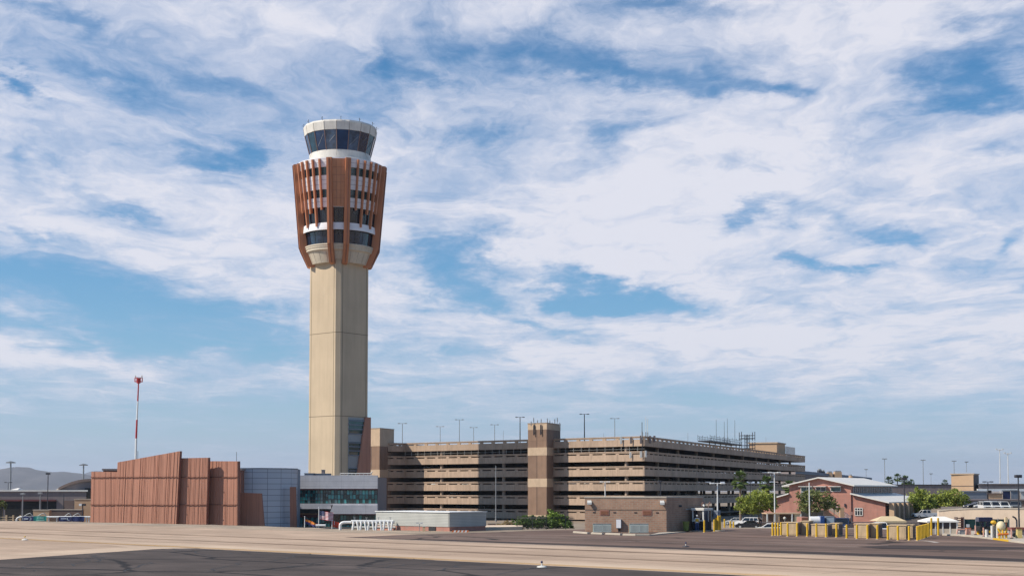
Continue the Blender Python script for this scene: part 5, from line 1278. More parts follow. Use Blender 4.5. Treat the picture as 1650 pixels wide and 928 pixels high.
# condensers, cabinet, kerbs
def condenser(px0, px1, y0, y1, lab):
    c0, c1 = G(px0,y1), G(px1,y1); L_ = (c1-c0).length
    t = thing('condenser_unit', lab, 'air conditioner', (c0.x,c0.y,0), math.atan2(c1.y-c0.y,c1.x-c0.x), 'air conditioning units before the brick wall')
    h = Z(y0,c0.y); mk('casing', MB().box(0,L_,0,1.0,.06,h), M['louvre'], t, local=True); mk('base', MB().box(-.06,L_+.06,-.06,1.06,0,.06), M['concrete'], t, local=True)
    for k in range(2):
        b = MB(); x0_, x1_ = L_*(k*.5)+.06, L_*(k*.5+.5)-.06
        n = 7
        for i in range(n+1): xx = x0_+(x1_-x0_)*i/n; b.box(xx-.038,xx+.038,-.05,-.005,.12,h-.08)
        b.box(x0_-.03,x1_+.03,-.04,-.006,.10,.16); b.box(x0_-.03,x1_+.03,-.04,-.006,h-.12,h-.05)
        g_ = mk('grille', b, M['paleg'], t, local=True); mk('coil', MB().box(x0_,x1_,-.004,.002,.14,h-.1), M['frame_dk'], g_, local=True)
    mk('top_cover', MB().box(-.03,L_+.03,-.03,1.03,h,h+.05), M['steel'], t, local=True)
condenser(956,985,844,858,'grey green air conditioning unit at the left of the brick wall'); condenser(1015,1045,844,858.6,'grey green air conditioning unit nearer the brick corner')
s = fs_(997.5); t = thing('meter_cabinet','pale grey electrical cabinet mounted between the two air conditioning units','cabinet',tuple(onf(s,.5)),0)
mk('cabinet', patch(fs_(1001.5),fs_(993.5),Z(851,BC.y),Z(836.5,BC.y),.35), M['bluegrey'], t); mk('door', patch(fs_(1001.2),fs_(993.8),Z(850.5,BC.y),Z(837,BC.y),.38), M['white_metal'], t)
mk('leg', patch(fs_(999),fs_(996),0,Z(851,BC.y),.15), M['darksteel'], t)
ks = [(923,946,858.2,860),(952,970,860.2,861),(975,999,861,862),(1003,1024,862.4,863),(1026,1047,863,863)]
for i, (a, e, y0, y1) in enumerate(ks):
    p, q = G(a,y0), G(e,y1); t = thing('wheel_stop', ['pale concrete wheel stop furthest left before the brick building','second pale wheel stop from the left, before the first condenser','third pale wheel stop from the left, near the cabinet','fourth pale wheel stop from the left, before the right condenser','last pale wheel stop on the right of the row before the brick corner'][i], 'wheel stop', (p.x,p.y,0), 0, 'concrete wheel stops')
    d_ = Vector((q-p)[:2]).normalized(); b = MB().obox(p,q,0,.3,0,.17); mk('block', b, M['concrete'], t, bevel=.03); 
    mk('cap', MB().obox(Vector(p[:2])+d_*.05,Vector(q[:2])-d_*.05,.05,.25,.17,.20), M['concrete'], t)
sw = gl((1047,863),(1062,859.2),(1076,857.9),(1128,856.5),(1150,855.3),(1150,853),(1085,855.5),(1050,858),(925,856.8),(922,858.6))
b = MB().prism(sw[:6], 0, .12); tag(mk('sidewalk', b, M['concrete']), kind='structure')
# ---------------------------------------------------------------- bin, guard booth, person
def gp_(px, py): return G(px,py)
p = gp_(1105.5,856.2); t = thing('waste_bin','yellow green round waste bin beside the brick wall','bin',(p.x,p.y,.0),0)
bm_ = mat('olive_plastic',(.22,.24,.05),.6)
mk('body', MB().lathe([(.26,.05),(.34,.98),(.0,.98)],16,(p.x,p.y)), bm_, t); mk('rim', MB().lathe([(.36,.95),(.40,1.0),(.38,1.12),(.0,1.14)],16,(p.x,p.y)), bm_, t)
mk('band', MB().lathe([(.31,.45),(.335,.48),(.335,.54),(.32,.57)],16,(p.x,p.y)), bm_, t)
p0 = gp_(1115.5,855.6); Bz = R(-30); Yb = p0.y
gb = thing('guard_booth','small cream framed booth with dark glass and a dark louvred base','booth',(p0.x,p0.y,0),Bz)
bw, bd = 1.36, 2.5; z1_ = Z(818,Yb); zs_ = Z(838.5,Yb)
def lb(name, x0, x1, y0, y1, z0, z1, m, par=None, **k): return mk(name, MB().box(x0,x1,y0,y1,z0,z1), m, par or gb, local=True, **k)
lb('base', .05,bw-.05,.05,bd-.05,0,zs_, mat('dark_navy_panel',(.012,.016,.022),.5))
b = MB()
for i in range(9): z = .12+i*.13; b.box(.08,bw-.08,.0,.049,z,z+.05)
mk('louvre', b, M['darksteel'], gb, local=True)
lb('glazing', .08,bw-.08,.08,bd-.08,zs_,z1_-.16, M['darkglass'])
for x_, y_ in ((0,0),(bw-.15,0),(bw-.15,bd-.15),(0,bd-.15),(bw-.15,bd*.55)): lb('corner_post', x_,x_+.15,y_,y_+.15,zs_-.12,z1_-.2, M['whitedull'])
lb('sill', -.02,bw+.02,-.03,.04,zs_-.05,zs_+.10, M['whitedull']); lb('roof', -.08,bw+.08,-.1,bd+.1,z1_-.28,z1_, M['rimcream'], bevel=.03)
lb('door', bw-.049,bw-.02,.3,1.2,.1,z1_-.35, mat('navy_door',(.01,.015,.05),.3))
def bl(x_, y_): q = Matrix.Rotation(Bz,3,'Z') @ Vector((x_,y_,0)); return Vector((p0.x+q.x, p0.y+q.y))
q = bl(.9,1.2); t = thing('roof_camera','white dome camera on the booth roof','camera',(q.x,q.y,z1_),0)
mk('dome', MB().ball((q.x,q.y,z1_+.28),.13), M['white'], t); mk('stem', MB().cyl((q.x,q.y,z1_),(q.x,q.y,z1_+.2),.04,n=6), M['darksteel'], t)
for k, (x_, y_) in enumerate(((.5,1.6),(1.1,2.1))):
    q = bl(x_,y_); t = thing('roof_horn','tan curved vent horn on the booth roof, '+('left' if k==0 else 'right')+' one','vent',(q.x,q.y,z1_),0)
    mk('neck', MB().tube([(q.x,q.y,z1_),(q.x,q.y,z1_+.4),(q.x+.08,q.y-.05,z1_+.55)],.05,8), M['mull'], t); mk('bell', MB().cyl((q.x+.08,q.y-.05,z1_+.5),(q.x+.2,q.y-.2,z1_+.62),.07,.13,n=10), M['mull'], t)
q = bl(bw+.55,bd-.3); t = thing('grey_cabinet','pale blue grey cabinet behind the booth','cabinet',(q.x,q.y,0),Bz)
lb('body', -.3,.3,0,.7,0,Z(822,Yb+1), M['bluegrey'], t, bevel=.03); lb('door', -.25,.25,-.04,-.002,.2,Z(824,Yb+1), M['bluemetal'], t)
# ---------------------------------------------------------------- person
def person(x, y, zb, h, label, face=0):
    t = thing('person', label, 'person', (x,y,zb), face)
    s = h/1.78
    J = dict(pel=(0,0,.95),ab=(0,-.01,1.08),ch=(0,0,1.30),nk=(0,.01,1.47),hb=(0,0,1.58),ht=(0,0,1.72),
      hl=(-.10,0,.92),kl=(-.12,-.03,.50),al=(-.13,.02,.09),tl=(-.14,-.14,.04),hr=(.10,0,.92),kr=(.11,-.02,.50),ar=(.12,.03,.09),tr=(.14,-.13,.04),
      sl=(-.18,0,1.40),el=(-.25,.02,1.12),wl=(-.22,-.16,.95),sr=(.18,0,1.40),er=(.25,.03,1.12),wr=(.19,-.20,1.02))
    rd_ = dict(pel=.15,ab=.14,ch=.155,nk=.055,hb=.085,ht=.085,hl=.09,kl=.06,al=.045,tl=.04,hr=.09,kr=.06,ar=.045,tr=.04,sl=.07,el=.045,wl=.032,sr=.07,er=.045,wr=.032)
    E = [('pel','ab'),('ab','ch'),('ch','nk'),('nk','hb'),('hb','ht'),('pel','hl'),('hl','kl'),('kl','al'),('al','tl'),('pel','hr'),('hr','kr'),('kr','ar'),('ar','tr'),('ch','sl'),('sl','el'),('el','wl'),('ch','sr'),('sr','er'),('er','wr')]
    for sd, wv in (('l',J['wl']),('r',J['wr'])):
        k = -1 if sd == 'l' else 1
        pn = 'p'+sd; J[pn] = (wv[0], wv[1]-.06, wv[2]-.03); rd_[pn] = .028; E.append(('w'+sd, pn))
        for f in range(4):
            a = f'f{sd}{f}a'; b2 = f'f{sd}{f}b'; L_ = (.05,.055,.052,.042)[f]
            J[a] = (wv[0]+k*(f-1.5)*.02, wv[1]-.10, wv[2]-.05); J[b2] = (J[a][0], J[a][1]-L_*.5, J[a][2]-L_*.8); rd_[a] = .009; rd_[b2] = .008; E += [(pn,a),(a,b2)]
        a = f't{sd}'; a = 'th'+sd; J[a] = (wv[0]-k*.045, wv[1]-.07, wv[2]-.02); rd_[a] = .010; E.append(('w'+sd, a))
    names = list(J); me = bpy.data.meshes.new('body'); me.from_pydata([Vector(J[n])*s for n in names], [(names.index(a), names.index(b2)) for a, b2 in E], [])
    o = bpy.data.objects.new('body', me); C.objects.link(o); o.parent = t
    sk = o.modifiers.new('skin','SKIN'); sk.use_smooth_shade = True
    lay = me.skin_vertices[0] if me.skin_vertices else None
    if lay is None:
        o.modifiers.remove(sk); bpy.context.view_layer.objects.active = o; sk = o.modifiers.new('skin','SKIN'); lay = me.skin_vertices[0] if me.skin_vertices else None
    if lay:
        for i, n in enumerate(names): lay.data[i].radius = (rd_[n]*s, rd_[n]*s*(.72 if n in ('pel','ab','ch') else 1)); lay.data[i].use_root = (n == 'pel')
    o.modifiers.new('sub','SUBSURF').levels = 1
    for m_ in o.modifiers:
        if m_.type == 'SUBSURF': m_.render_levels = 2
    me.materials.append(mat('skin_tone',(.42,.24,.16),.6)); 
    def shell(name, parts, m_, n=12):
        b = MB()
        for (a, ra, b2, rb) in parts: b.cyl(Vector(a)*s, Vector(b2)*s, ra*s, rb*s, n=n)
        mk(name, b, m_, t, local=True)
    sh_ = MB(); prof = [(.175,.88),(.165,1.0),(.165,1.15),(.19,1.32),(.185,1.42),(.07,1.49)]
    sh_.lathe([(r*s, z*s) for r, z in prof], 20); sh_.v = [Vector((v.x, v.y*.78, v.z)) for v in sh_.v]
    for k in ('l','r'): sh_.cyl(Vector(J['s'+k])*s, Vector(J['e'+k])*s, .078*s, .062*s, n=10); sh_.ball(Vector(J['s'+k])*s, .08*s)
    mk('shirt', sh_, M['white'], t, local=True)
    shell('trousers', [(J['hl'],.11,J['kl'],.078),(J['kl'],.078,(-.13,.02,.10),.062),(J['hr'],.11,J['kr'],.078),(J['kr'],.078,(.12,.03,.10),.062),((0,0,.84),.155,(0,0,.97),.155)], mat('blue_denim',(.035,.06,.16),.85))
    v_ = MB(); v_.lathe([(.18*s,1.08*s),(.20*s,1.32*s),(.175*s,1.42*s)], 18, (0,0), -70, 70); v_.v = [Vector((v.x, v.y*.84-.01, v.z)) for v in v_.v]; mk('vest', v_, M['yellow'], t, local=True)
    hd = MB(); hd.ball((0,0,1.635*s), .098*s, .125*s, n=16); hd.ball((0,-.10*s,1.62*s), .018*s); hd.ball((-.098*s,0,1.63*s), .022*s); hd.ball((.098*s,0,1.63*s), .022*s); mk('face', hd, mat('skin_face',(.40,.22,.15),.6), t, local=True)
    e = MB(); e.ball((-.035*s,-.088*s,1.655*s), .014*s); e.ball((.035*s,-.088*s,1.655*s), .014*s); e.box(-.03*s,.03*s,-.096*s,-.085*s,1.575*s,1.583*s); mk('eyes', e, M['black'], t, local=True)
    ht = MB(); ht.lathe([(.135*s,1.675*s),(.115*s,1.69*s),(.11*s,1.74*s),(.07*s,1.80*s),(0,1.815*s)], 18); mk('hat', ht, M['white'], t, local=True)
    bo = MB()
    for k in (-1,1): bo.ball((k*.135*s,-.05*s,.055*s), .075*s, .05*s); bo.ball((k*.14*s,-.12*s,.045*s), .06*s, .04*s)
    mk('boots', bo, M['black'], t, local=True)
    return t
xp = X(1122.8,Yb-1.0); person(xp, Yb-1.0, .0, 1.80, 'person in a white hat, pale shirt and blue jeans standing before the booth')
# ---------------------------------------------------------------- bollards
def bollard0(): 
    t = thing('bollard', 'x', 'bollard', (0,0,0), 0, 'yellow steel bollards')
    mk('post', MB().cyl((0,0,0),(0,0,1.28), .10, n=12), M['yellow'], t, local=True); mk('cap', MB().ball((0,0,1.28), .10, .06, n=12), M['yellow'], t, local=True)
    mk('footing', MB().cyl((0,0,0),(0,0,.05), .17, n=12), M['concrete'], t, local=True); return t
proto_b = bollard0(); used = [False]
def put_b(px, yb, lab, sc=1.0, group=None, D=None):
    p = G(px,yb) if D is None else Vector((X(px,D),D,H(X(px,D),D)))
    if not used[0]: used[0] = True; o = proto_b; o.location = p; o['label'] = lab
    else: o = dup(proto_b, p, 0, lab, group)
    o.scale = (1,1,sc); return o
L1_ = [(1245,863.2,'leftmost yellow bollard of the long row'),(1249.6,862.8,'second yellow bollard from the left end of the long row'),(1254,863.2,'third yellow bollard from the left end of the long row'),(1258.6,862.5,'fourth yellow bollard, touching the first tan block'),
 (1269.3,864.3,'yellow bollard before the left half of the first tan block'),(1284.6,864.3,'yellow bollard at the right edge of the first tan block'),(1301,864.6,'yellow bollard at the right edge of the second tan block'),(1315.7,865.2,'yellow bollard before the left of the third tan block'),
 (1331.5,865.5,'yellow bollard at the right edge of the third tan block'),(1348,865.8,'yellow bollard at the right edge of the fourth tan block'),(1364.5,867.6,'yellow bollard standing alone in the gap between tan blocks'),(1381,868,'yellow bollard before the left of the fifth tan block'),
 (1398,868.2,'yellow bollard where the fifth and sixth tan blocks meet'),(1414,868.6,'yellow bollard at the right edge of the sixth tan block'),(1430.8,870,'yellow bollard at the left edge of the seventh tan block'),(1447,870.6,'yellow bollard before the middle of the seventh tan block'),
 (1465,870.8,'yellow bollard before the dark gap right of the tan blocks')]
for px, y, lab in L1_: put_b(px, y, lab)
ordn = ['first','second','third','fourth','fifth','sixth','seventh','eighth','ninth']
for i in range(9): put_b(1478.5+2.3*i, 871-.8*i, f'{ordn[i]} bollard from the left in the dense yellow row beside the white tent')
put_b(1501,863,'tall yellow bollard before the white tent, left one',1.35); put_b(1512,863,'tall yellow bollard before the white tent, right one',1.35)
put_b(1135,857.8,'yellow bollard before the booth corner',1.0); put_b(1151,856.4,'yellow bollard right of the booth',1.0)
put_b(1176.5,0,'yellow bollard left of the white sport utility vehicle',.9,D=176); put_b(1181.5,0,'yellow bollard right behind its neighbour near the parked cars',.9,D=177); put_b(1167,0,'orange yellow bollard between the lamp base and the parked cars',.9,D=172)
p = gp_(1157.3,855.6); t = thing('lamp_base_guard','thick yellow pipe guard round the foot of the white lamp post','pole guard',(p.x,p.y,0),0)
for i, dx in enumerate((-.22,0,.22)): mk('guard_pipe', MB().cyl((p.x+dx,p.y+(.1 if i!=1 else -.15),0),(p.x+dx,p.y+(.1 if i!=1 else -.15),1.75-.25*(i==0)), .12, n=12), M['yellow'], t)
mk('footing', MB().cyl((p.x,p.y,0),(p.x,p.y,.14), .7, n=16), M['concrete'], t)
# ---------------------------------------------------------------- tan blocks
def block(px0, px1, ytop, yb, lab, dep=1.5, pxs=None):
    p = G(px0,yb-.5); h = Z(ytop,p.y); bz_ = -.42; w_ = walk(Vector(p[:2]), Vector((math.cos(bz_), math.sin(bz_))), px1)
    t = thing('tan_block', lab, 'utility block', (p.x,p.y,0), bz_, 'tan concrete utility blocks behind the bollards')
    b = MB().box(0,w_,0,dep,0,h); mk('body', b, M['tanbox'], t, local=True, bevel=.04)
    mk('lid', MB().box(-.05,w_+.05,-.05,dep+.05,h,h+.08), M['tanbox'], t, local=True)
    b = MB(); b.box(.12,w_-.12,-.02,.0-.001,.15,h-.15); mk('door', b, M['tanbox'], t, local=True)
    mk('painted_shade_side', MB().box(w_+.001,w_+.02,.1,dep-.1,.1,h-.1), M['brownbld'], t, local=True)  # dark panel paints the shade on the block's right side
    return t
block(1259.5,1284,842,862.5,'first tan block from the left behind the yellow bollards',2.2,1); block(1290.5,1303,840,862,'second tan block, narrow and a little taller',2,1)
block(1307.5,1333,845,864.5,'third tan block, widest of the left group',2.2,1); block(1338,1351,843.5,863.5,'fourth tan block, narrow, at the right end of the left group',2,1)
block(1376.5,1399,844.5,866.8,'fifth tan block with a small round mark, right of the open gap',2.2); block(1401,1415,844,866.5,'sixth tan block, tight against the fifth',2.2,1)
block(1431,1459,846.5,868.8,'seventh tan block, widest of the right group',2.4,1); block(1461,1470,846,867,'narrow tan block at the right end of the row',1.6,1)
# ---------------------------------------------------------------- vehicles
def vehicle(kind, label, px, D, rz, paint, group=None, scale=1.0, zb=None, name=None):
    x0 = X(px,D); zb = H(x0,D) if zb is None else zb
    nm = name or {'suv':'sport_utility_vehicle','sedan':'parked_car','pickup':'pickup_truck','van':'van'}[kind]
    t = thing(nm, label, {'suv':'car','sedan':'car','pickup':'pickup truck','van':'van'}[kind], (x0,D,zb), rz, group); t.scale = (scale,)*3
    L_, Wd, body, cab = {'suv':(4.8,1.9,[(0,.45),(.05,.85),(.9,1.02),(4.7,1.05),(4.8,.5),(4.7,.3),(.1,.3)],[(1.15,1.0),(1.9,1.62),(4.45,1.68),(4.72,1.04)]),
        'sedan':(4.7,1.8,[(0,.45),(.05,.72),(1.1,.92),(3.9,.98),(4.65,.9),(4.7,.45),(4.6,.28),(.1,.28)],[(1.25,.9),(2.05,1.38),(3.2,1.42),(4.1,.96)]),
        'pickup':(5.8,1.95,[(0,.5),(.05,.95),(1.4,1.12),(5.75,1.12),(5.8,.55),(5.7,.42),(.1,.42)],[(1.5,1.1),(2.15,1.78),(3.6,1.82),(3.85,1.1)]),
        'van':(5.4,2.0,[(0,.5),(.05,1.0),(.9,1.2),(5.35,1.25),(5.4,.5),(5.3,.35),(.1,.35)],[(.8,1.15),(1.5,2.0),(5.2,2.05),(5.36,1.2)])}[kind]
    def ext(poly, y0, y1, tap=0, mi=0):
        b = MB(); n = len(poly); zs_ = [p[1] for p in poly]; zmn, zmx = min(zs_), max(zs_)
        A_ = [(p[0], y0+tap*(p[1]-zmn)/(zmx-zmn), p[1]) for p in poly]; B_ = [(p[0], y1-tap*(p[1]-zmn)/(zmx-zmn), p[1]) for p in poly]
        b.add(A_+B_, [tuple(range(n)), tuple(range(2*n-1,n-1,-1))]+[(i,(i+1)%n,n+(i+1)%n,n+i) for i in range(n)], mi); return b
    mk('body', ext(body,-Wd/2,Wd/2), paint, t, local=True, bevel=.06)
    mk('cabin', ext(cab,-Wd/2+.02,Wd/2-.02,.17), M['carglass'], t, local=True)
    rf_ = [cab[1],cab[2]]; z = cab[1][1]; b = MB().box(cab[1][0]-.05,cab[2][0]+.05,-Wd/2+.17,Wd/2-.17,z-.01,max(cab[1][1],cab[2][1])+.04); mk('roof', b, paint, t, local=True, bevel=.03)
    b = MB()
    for i in (0,2):
        a, e = cab[i], cab[i+1]
        for s in (-1,1): b.cyl((a[0],s*(Wd/2-.03),a[1]),(e[0],s*(Wd/2-.18),e[1]) if i==0 else (e[0],s*(Wd/2-.03),e[1]), .05, n=5)
    mk('pillar', b, paint, t, local=True)
    for s in (-1,1):
        for f in ((.42,.7) if kind in ('suv','van') else (.52,)):
            xx = cab[1][0]+(cab[2][0]-cab[1][0])*f; mk('door_pillar', MB().cyl((xx,s*(Wd/2-.02),cab[0][1]),(xx,s*(Wd/2-.17),cab[1][1]), .045, n=5), paint, t, local=True)
    for xx in (L_*.18, L_*.79):
        for s in (-1,1):
            w_ = mk('wheel', MB().cyl((xx,s*(Wd/2-.2),.34),(xx,s*(Wd/2+.02),.34), .34, n=18), M['black'], t, local=True); mk('rim', MB().cyl((xx,s*(Wd/2+.02),.34),(xx,s*(Wd/2+.035),.34), .2, n=12), M['silver'], w_, local=True)
    for s in (-1,1):
        mk('headlight', MB().box(-.02,.1,s*(Wd/2-.3)-.16,s*(Wd/2-.3)+.16,body[1][1]-.2,body[1][1]-.05), M['lamp'], t, local=True)
        mk('tail_light', MB().box(L_-.08,L_+.02,s*(Wd/2-.18)-.1,s*(Wd/2-.18)+.1,.68,.88), M['red'], t, local=True)
        mk('mirror', MB().box(cab[0][0]+.35,cab[0][0]+.5,s*(Wd/2+.08)-.08,s*(Wd/2+.08)+.08,cab[0][1]+.02,cab[0][1]+.16), paint, t, local=True)
    mk('bumper', MB().box(-.06,.08,-Wd/2+.08,Wd/2-.08,.32,.5), M['darksteel'], t, local=True); mk('grille', MB().box(-.03,.04,-Wd/2+.5,Wd/2-.5,.52,body[1][1]-.08), M['darksteel'], t, local=True)
    mk('rear_bumper', MB().box(L_-.06,L_+.06,-Wd/2+.08,Wd/2-.08,.36,.52), M['darksteel'], t, local=True)
    if kind == 'pickup': mk('bed_liner', MB().box(3.95,5.7,-Wd/2+.1,Wd/2-.1,1.125,1.135), M['black'], t, local=True)
    return t
M['carglass'] = glassmat('car_window_glass',(.012,.014,.018),.05,.2,1)
def paint(n, c): return mat(n, c, .25, .02, 1, spec=.6)
pw, pk, ps, pg_, pb_ = paint('white_car_paint',(.72,.72,.72)), paint('black_car_paint',(.012,.012,.016)), paint('silver_car_paint',(.38,.39,.40)), paint('grey_car_paint',(.10,.11,.12)), paint('dark_blue_car_paint',(.015,.03,.09))
vehicle('suv','white sport utility vehicle parked under the bright green tree',1186,262,R(-28),pw); vehicle('sedan','black car parked in front of the white sport utility vehicle',1186,246,R(-20),pk)
vehicle('sedan','white car half hidden by the pavement edge, left of the yellow bollards',1209,172,R(-12),pw,zb=-1.05)
vehicle('sedan','dark car in the shade right of the black one',1213,262,R(-35),pg_); vehicle('sedan','silver car partly hidden behind the booth bollards',1168,272,R(-30),ps)
zr_ = Z(834.2,256)
b = MB(); b.add([(X(1428,222),222,LOW-.1),(X(1522,222),222,LOW-.1),(X(1522,251),251,zr_),(X(1432,251),251,zr_),(X(1522,285),285,zr_),(X(1440,285),285,zr_)], [(0,1,2,3),(3,2,4,5)])
tag(mk('service_road', b, GM['road']), kind='structure')
vehicle('pickup','white pickup truck below the round green trees',1471,254.5,R(3),pw,zb=zr_+.01,scale=.82)
t_ = vehicle('pickup','small dark service truck in the gap between the tan blocks',1353,176,R(70),pb_,zb=-.9); 
vehicle('van','white van nose between the sixth and seventh tan blocks',1421,160,R(80),pw,zb=-.75,scale=.72)
# tanker and enclosed trailers behind the blocks
def dv_(name, label, cat, px, D, yt, yb): 
    x_ = X(px,D); return thing(name, label, cat, (x_,D,Z(yb,D)), 0), x_
t, x_ = dv_('tank_trailer','white rounded tank trailer with a blue rear frame behind the tan blocks','trailer',1318,186,832,848)
z0_, z1_ = Z(846,186), Z(831.5,186); rT = (z1_-z0_)/2; mk('tank', MB().cyl((X(1306,186),186.6,z0_+rT),(X(1322,186),186.6,z0_+rT), rT, n=20), M['white'], t)
mk('blue_frame', MB().box(X(1321,186),X(1327,186),185.6,187.6,z0_,z1_+.05), paint('trailer_blue',(.03,.08,.25)), t); mk('chassis', MB().box(X(1304,186),X(1343,186),185.8,187.4,Z(849,186),z0_), M['darksteel'], t)
for px in (1309,1338): mk('wheel', MB().cyl((X(px,186),185.5,Z(850,186)),(X(px,186),185.8,Z(850,186)), .4, n=14), M['black'], t)
t, x_ = dv_('box_trailer','pale blue box trailer right of the white tank','trailer',1334,187,832,846)
mk('box', MB().box(X(1327.5,187),X(1342,187),186,189,Z(845,187),Z(831.5,187)), M['bluegrey'], t, bevel=.04); mk('door', MB().box(X(1329,187),X(1340.5,187),185.95,186,Z(843.5,187),Z(833.5,187)), mat('pale_cyan_panel',(.38,.46,.52),.5), t)
mk('base', MB().box(X(1327,187),X(1343,187),185.9,189.1,Z(847,187),Z(845,187)), M['steel'], t)
t, x_ = dv_('flat_canopy','low white flat canopy roof before the red building stair','canopy',1350,190,842,850)
mk('roof', MB().box(X(1329,190),X(1356,190),189,193,Z(843.2,190),Z(841.8,190)), M['white'], t)
for px in (1330,1355): mk('post', MB().cyl((X(px,190),189.3,H(X(px,190),190)),(X(px,190),189.3,Z(843.2,190)), .06, n=6), M['steel'], t)
# open shelter left of them
t, x_ = dv_('open_shelter','open tan shelter with pale posts beneath the green tree','shelter',1270,200,826,842)
mk('roof', MB().box(X(1235,200),X(1291,200),200,204,Z(827.8,200),Z(826.2,200)), M['tanpatch'], t)
for px in (1236,1248,1276,1290): mk('post', MB().box(X(px,200)-.1,X(px,200)+.1,200,200.2,H(X(px,200),200),Z(827.8,200)), M['whitedull'], t)
mk('wall_panel', MB().box(X(1247,200),X(1256,200),200.1,200.3,H(X(1250,200),200),Z(827.8,200)), M['tanpatch'], t); mk('wall_panel', MB().box(X(1280,200),X(1290,200),200.1,200.3,H(X(1250,200),200),Z(827.8,200)), M['canvas'], t)
mk('rear_wall', MB().box(X(1235,200),X(1291,200),203.5,203.7,H(X(1250,200),200),Z(828,200)), M['brownbld'], t)
t, x_ = dv_('globe_lamp','small pale globe lamp in front of the open shelter','lamp',1264,195,833,846); mk('globe', MB().ball((x_,195,Z(834.5,195)), .22), M['lamp'], t); mk('pole', MB().cyl((x_,195,H(x_,195)),(x_,195,Z(835,195)), .04, n=6), M['steel'], t)
t = thing('rust_container','reddish brown container behind the second tan block','container',(X(1296,184),184,H(X(1296,184),184)),0)
mk('box', MB().box(X(1291,184),X(1302,184),184,187,H(X(1296,184),184),Z(832.5,184)), M['brickredhouse'], t, bevel=.03); mk('door', MB().box(X(1292,184),X(1301,184),183.95,184,-1.4,Z(834,184)), M['rust'], t)
# low wall/fence line running behind everything
t = thing('screen_fence','long low dark mesh fence behind the tan blocks','fence',(X(1340,194),194,-1.9),0)
b = MB()
for i in range(40): x_ = X(1228,194)+i*.68; b.cyl((x_,194,H(x_,194)),(x_,194,Z(841.5,194)), .03, n=4)
for z in (841.5,843.5,846,848.5): b.cyl((X(1228,194),194,Z(z,194)),(X(1480,194),194,Z(z,194)), .035, n=4)
mk('mesh', b, M['frame_dk'], t); mk('top_rail', MB().cyl((X(1228,194),194,Z(841,194)),(X(1480,194),194,Z(841,194)), .06, n=6), M['mauve'], t)
# ---------------------------------------------------------------- umbrella, tent, right yard
p = Vector((X(1431,165),165,H(X(1431,165),165)-.0)); t = thing('patio_umbrella','wide tan square umbrella behind the sixth and seventh tan blocks','umbrella',(p.x,165,p.z),0)
zt, ze = Z(831.2,165), Z(838.5,165); b = MB(); xa, xb = X(1406,165), X(1454,165); ya, yb_ = 163.4, 166.6
rg = [(X(1420,165),165,zt),(X(1442,165),165,zt)]
b.add([(xa,ya,ze),(xb,ya,ze),(xb,yb_,ze),(xa,yb_,ze)]+rg, [(0,1,5,4),(1,2,5),(2,3,4,5),(3,0,4)]); b.box(xa,xb,ya-.01,ya+.01,ze-.25,ze); b.box(xb-.02,xb,ya,yb_,ze-.25,ze)
mk('canopy', b, M['canvas'], t)
for px in (1409,1431,1452): mk('pole', MB().cyl((X(px,165),164.9,p.z),(X(px,165),164.9,ze+(.5 if px==1431 else 0)), .05, n=6), M['steel'], t)
DT = 142.0
t = thing('white_tent','white pop up tent with a hipped roof and windowed side walls','tent',(X(1513,DT),DT,0),0)
zt, ze, zw0, zw1 = Z(831.8,DT), Z(838.6,DT), Z(841,DT), Z(851,DT); xa, xb = X(1488,DT), X(1538,DT); ya, yb_ = DT-1.2, DT+2.2
b = MB(); b.add([(xa,ya,ze),(xb,ya,ze),(xb,yb_,ze),(xa,yb_,ze),(X(1504,DT),DT+.4,zt),(X(1524,DT),DT+.4,zt)], [(0,1,5,4),(1,2,5),(2,3,4,5),(3,0,4)])
b.box(xa-.02,xb+.02,ya-.02,ya+.01,ze-.14,ze); b.box(xb,xb+.02,ya,yb_,ze-.14,ze); b.box(xa-.02,xa,ya,yb_,ze-.14,ze); mk('roof', b, M['whitecanvas'], t)
b = MB().box(xa+.1,xb-.1,ya+.1,ya+.13,0,zw1); b.box(xb-.13,xb-.10,ya+.1,yb_,0,zw1); mk('side_wall', b, mat('cream_tent_wall',(.62,.52,.40),.9), t)
n = 4
for i in range(n):
    x0_, x1_ = xa+.12+(xb-xa-.24)*i/n, xa+.12+(xb-xa-.24)*(i+1)/n
    mk('window', MB().box(x0_+.08,x1_-.08,ya+.14,ya+.16,zw1,ze-.1), mat('tent_window_%d'%i,(.05,.035,.035),.4), t)
    mk('frame_post', MB().box(x0_-.06,x0_+.06,ya+.08,ya+.2,0,ze-.02), M['whitecanvas'], t)
mk('frame_post', MB().box(xb-.22,xb-.08,ya+.08,ya+.2,0,ze-.02), M['whitecanvas'], t)
mk('rear_wall', MB().box(xa+.1,xb-.1,yb_-.1,yb_-.05,0,ze-.1), M['mauve'], t)
# beige wall with parking deck behind
WD = 186.0
t = thing('beige_wall','long beige stucco wall with rooftop parking, right of the white pickup','wall',(X(1580,WD),WD,LOW),0)
pl_ = [(1512,823.5),(1530,821.5),(1560,820),(1600,819.5),(1650,820),(1760,820)]
def wd(px): return 189-5*(px-1512)/138
b = MB(); b2 = MB()
for (a, ya_), (e, ye_) in zip(pl_[:-1], pl_[1:]):
    A_, E_ = wd(a), wd(e); xa, xe = X(a,A_), X(e,E_); za, ze_ = Z(ya_,A_), Z(ye_,E_)
    b.slab([(xa,A_,LOW),(xe,E_,LOW),(xe,E_,ze_),(xa,A_,za)], (0,.6,0)); b2.slab([(xa,A_-.08,za+.001),(xe,E_-.08,ze_+.001),(xe,E_-.08,ze_+.16),(xa,A_-.08,za+.16)], (0,.76,0))
mk('wall', b, M['wallbeige'], t); mk('cap', b2, M['concrete'], t)
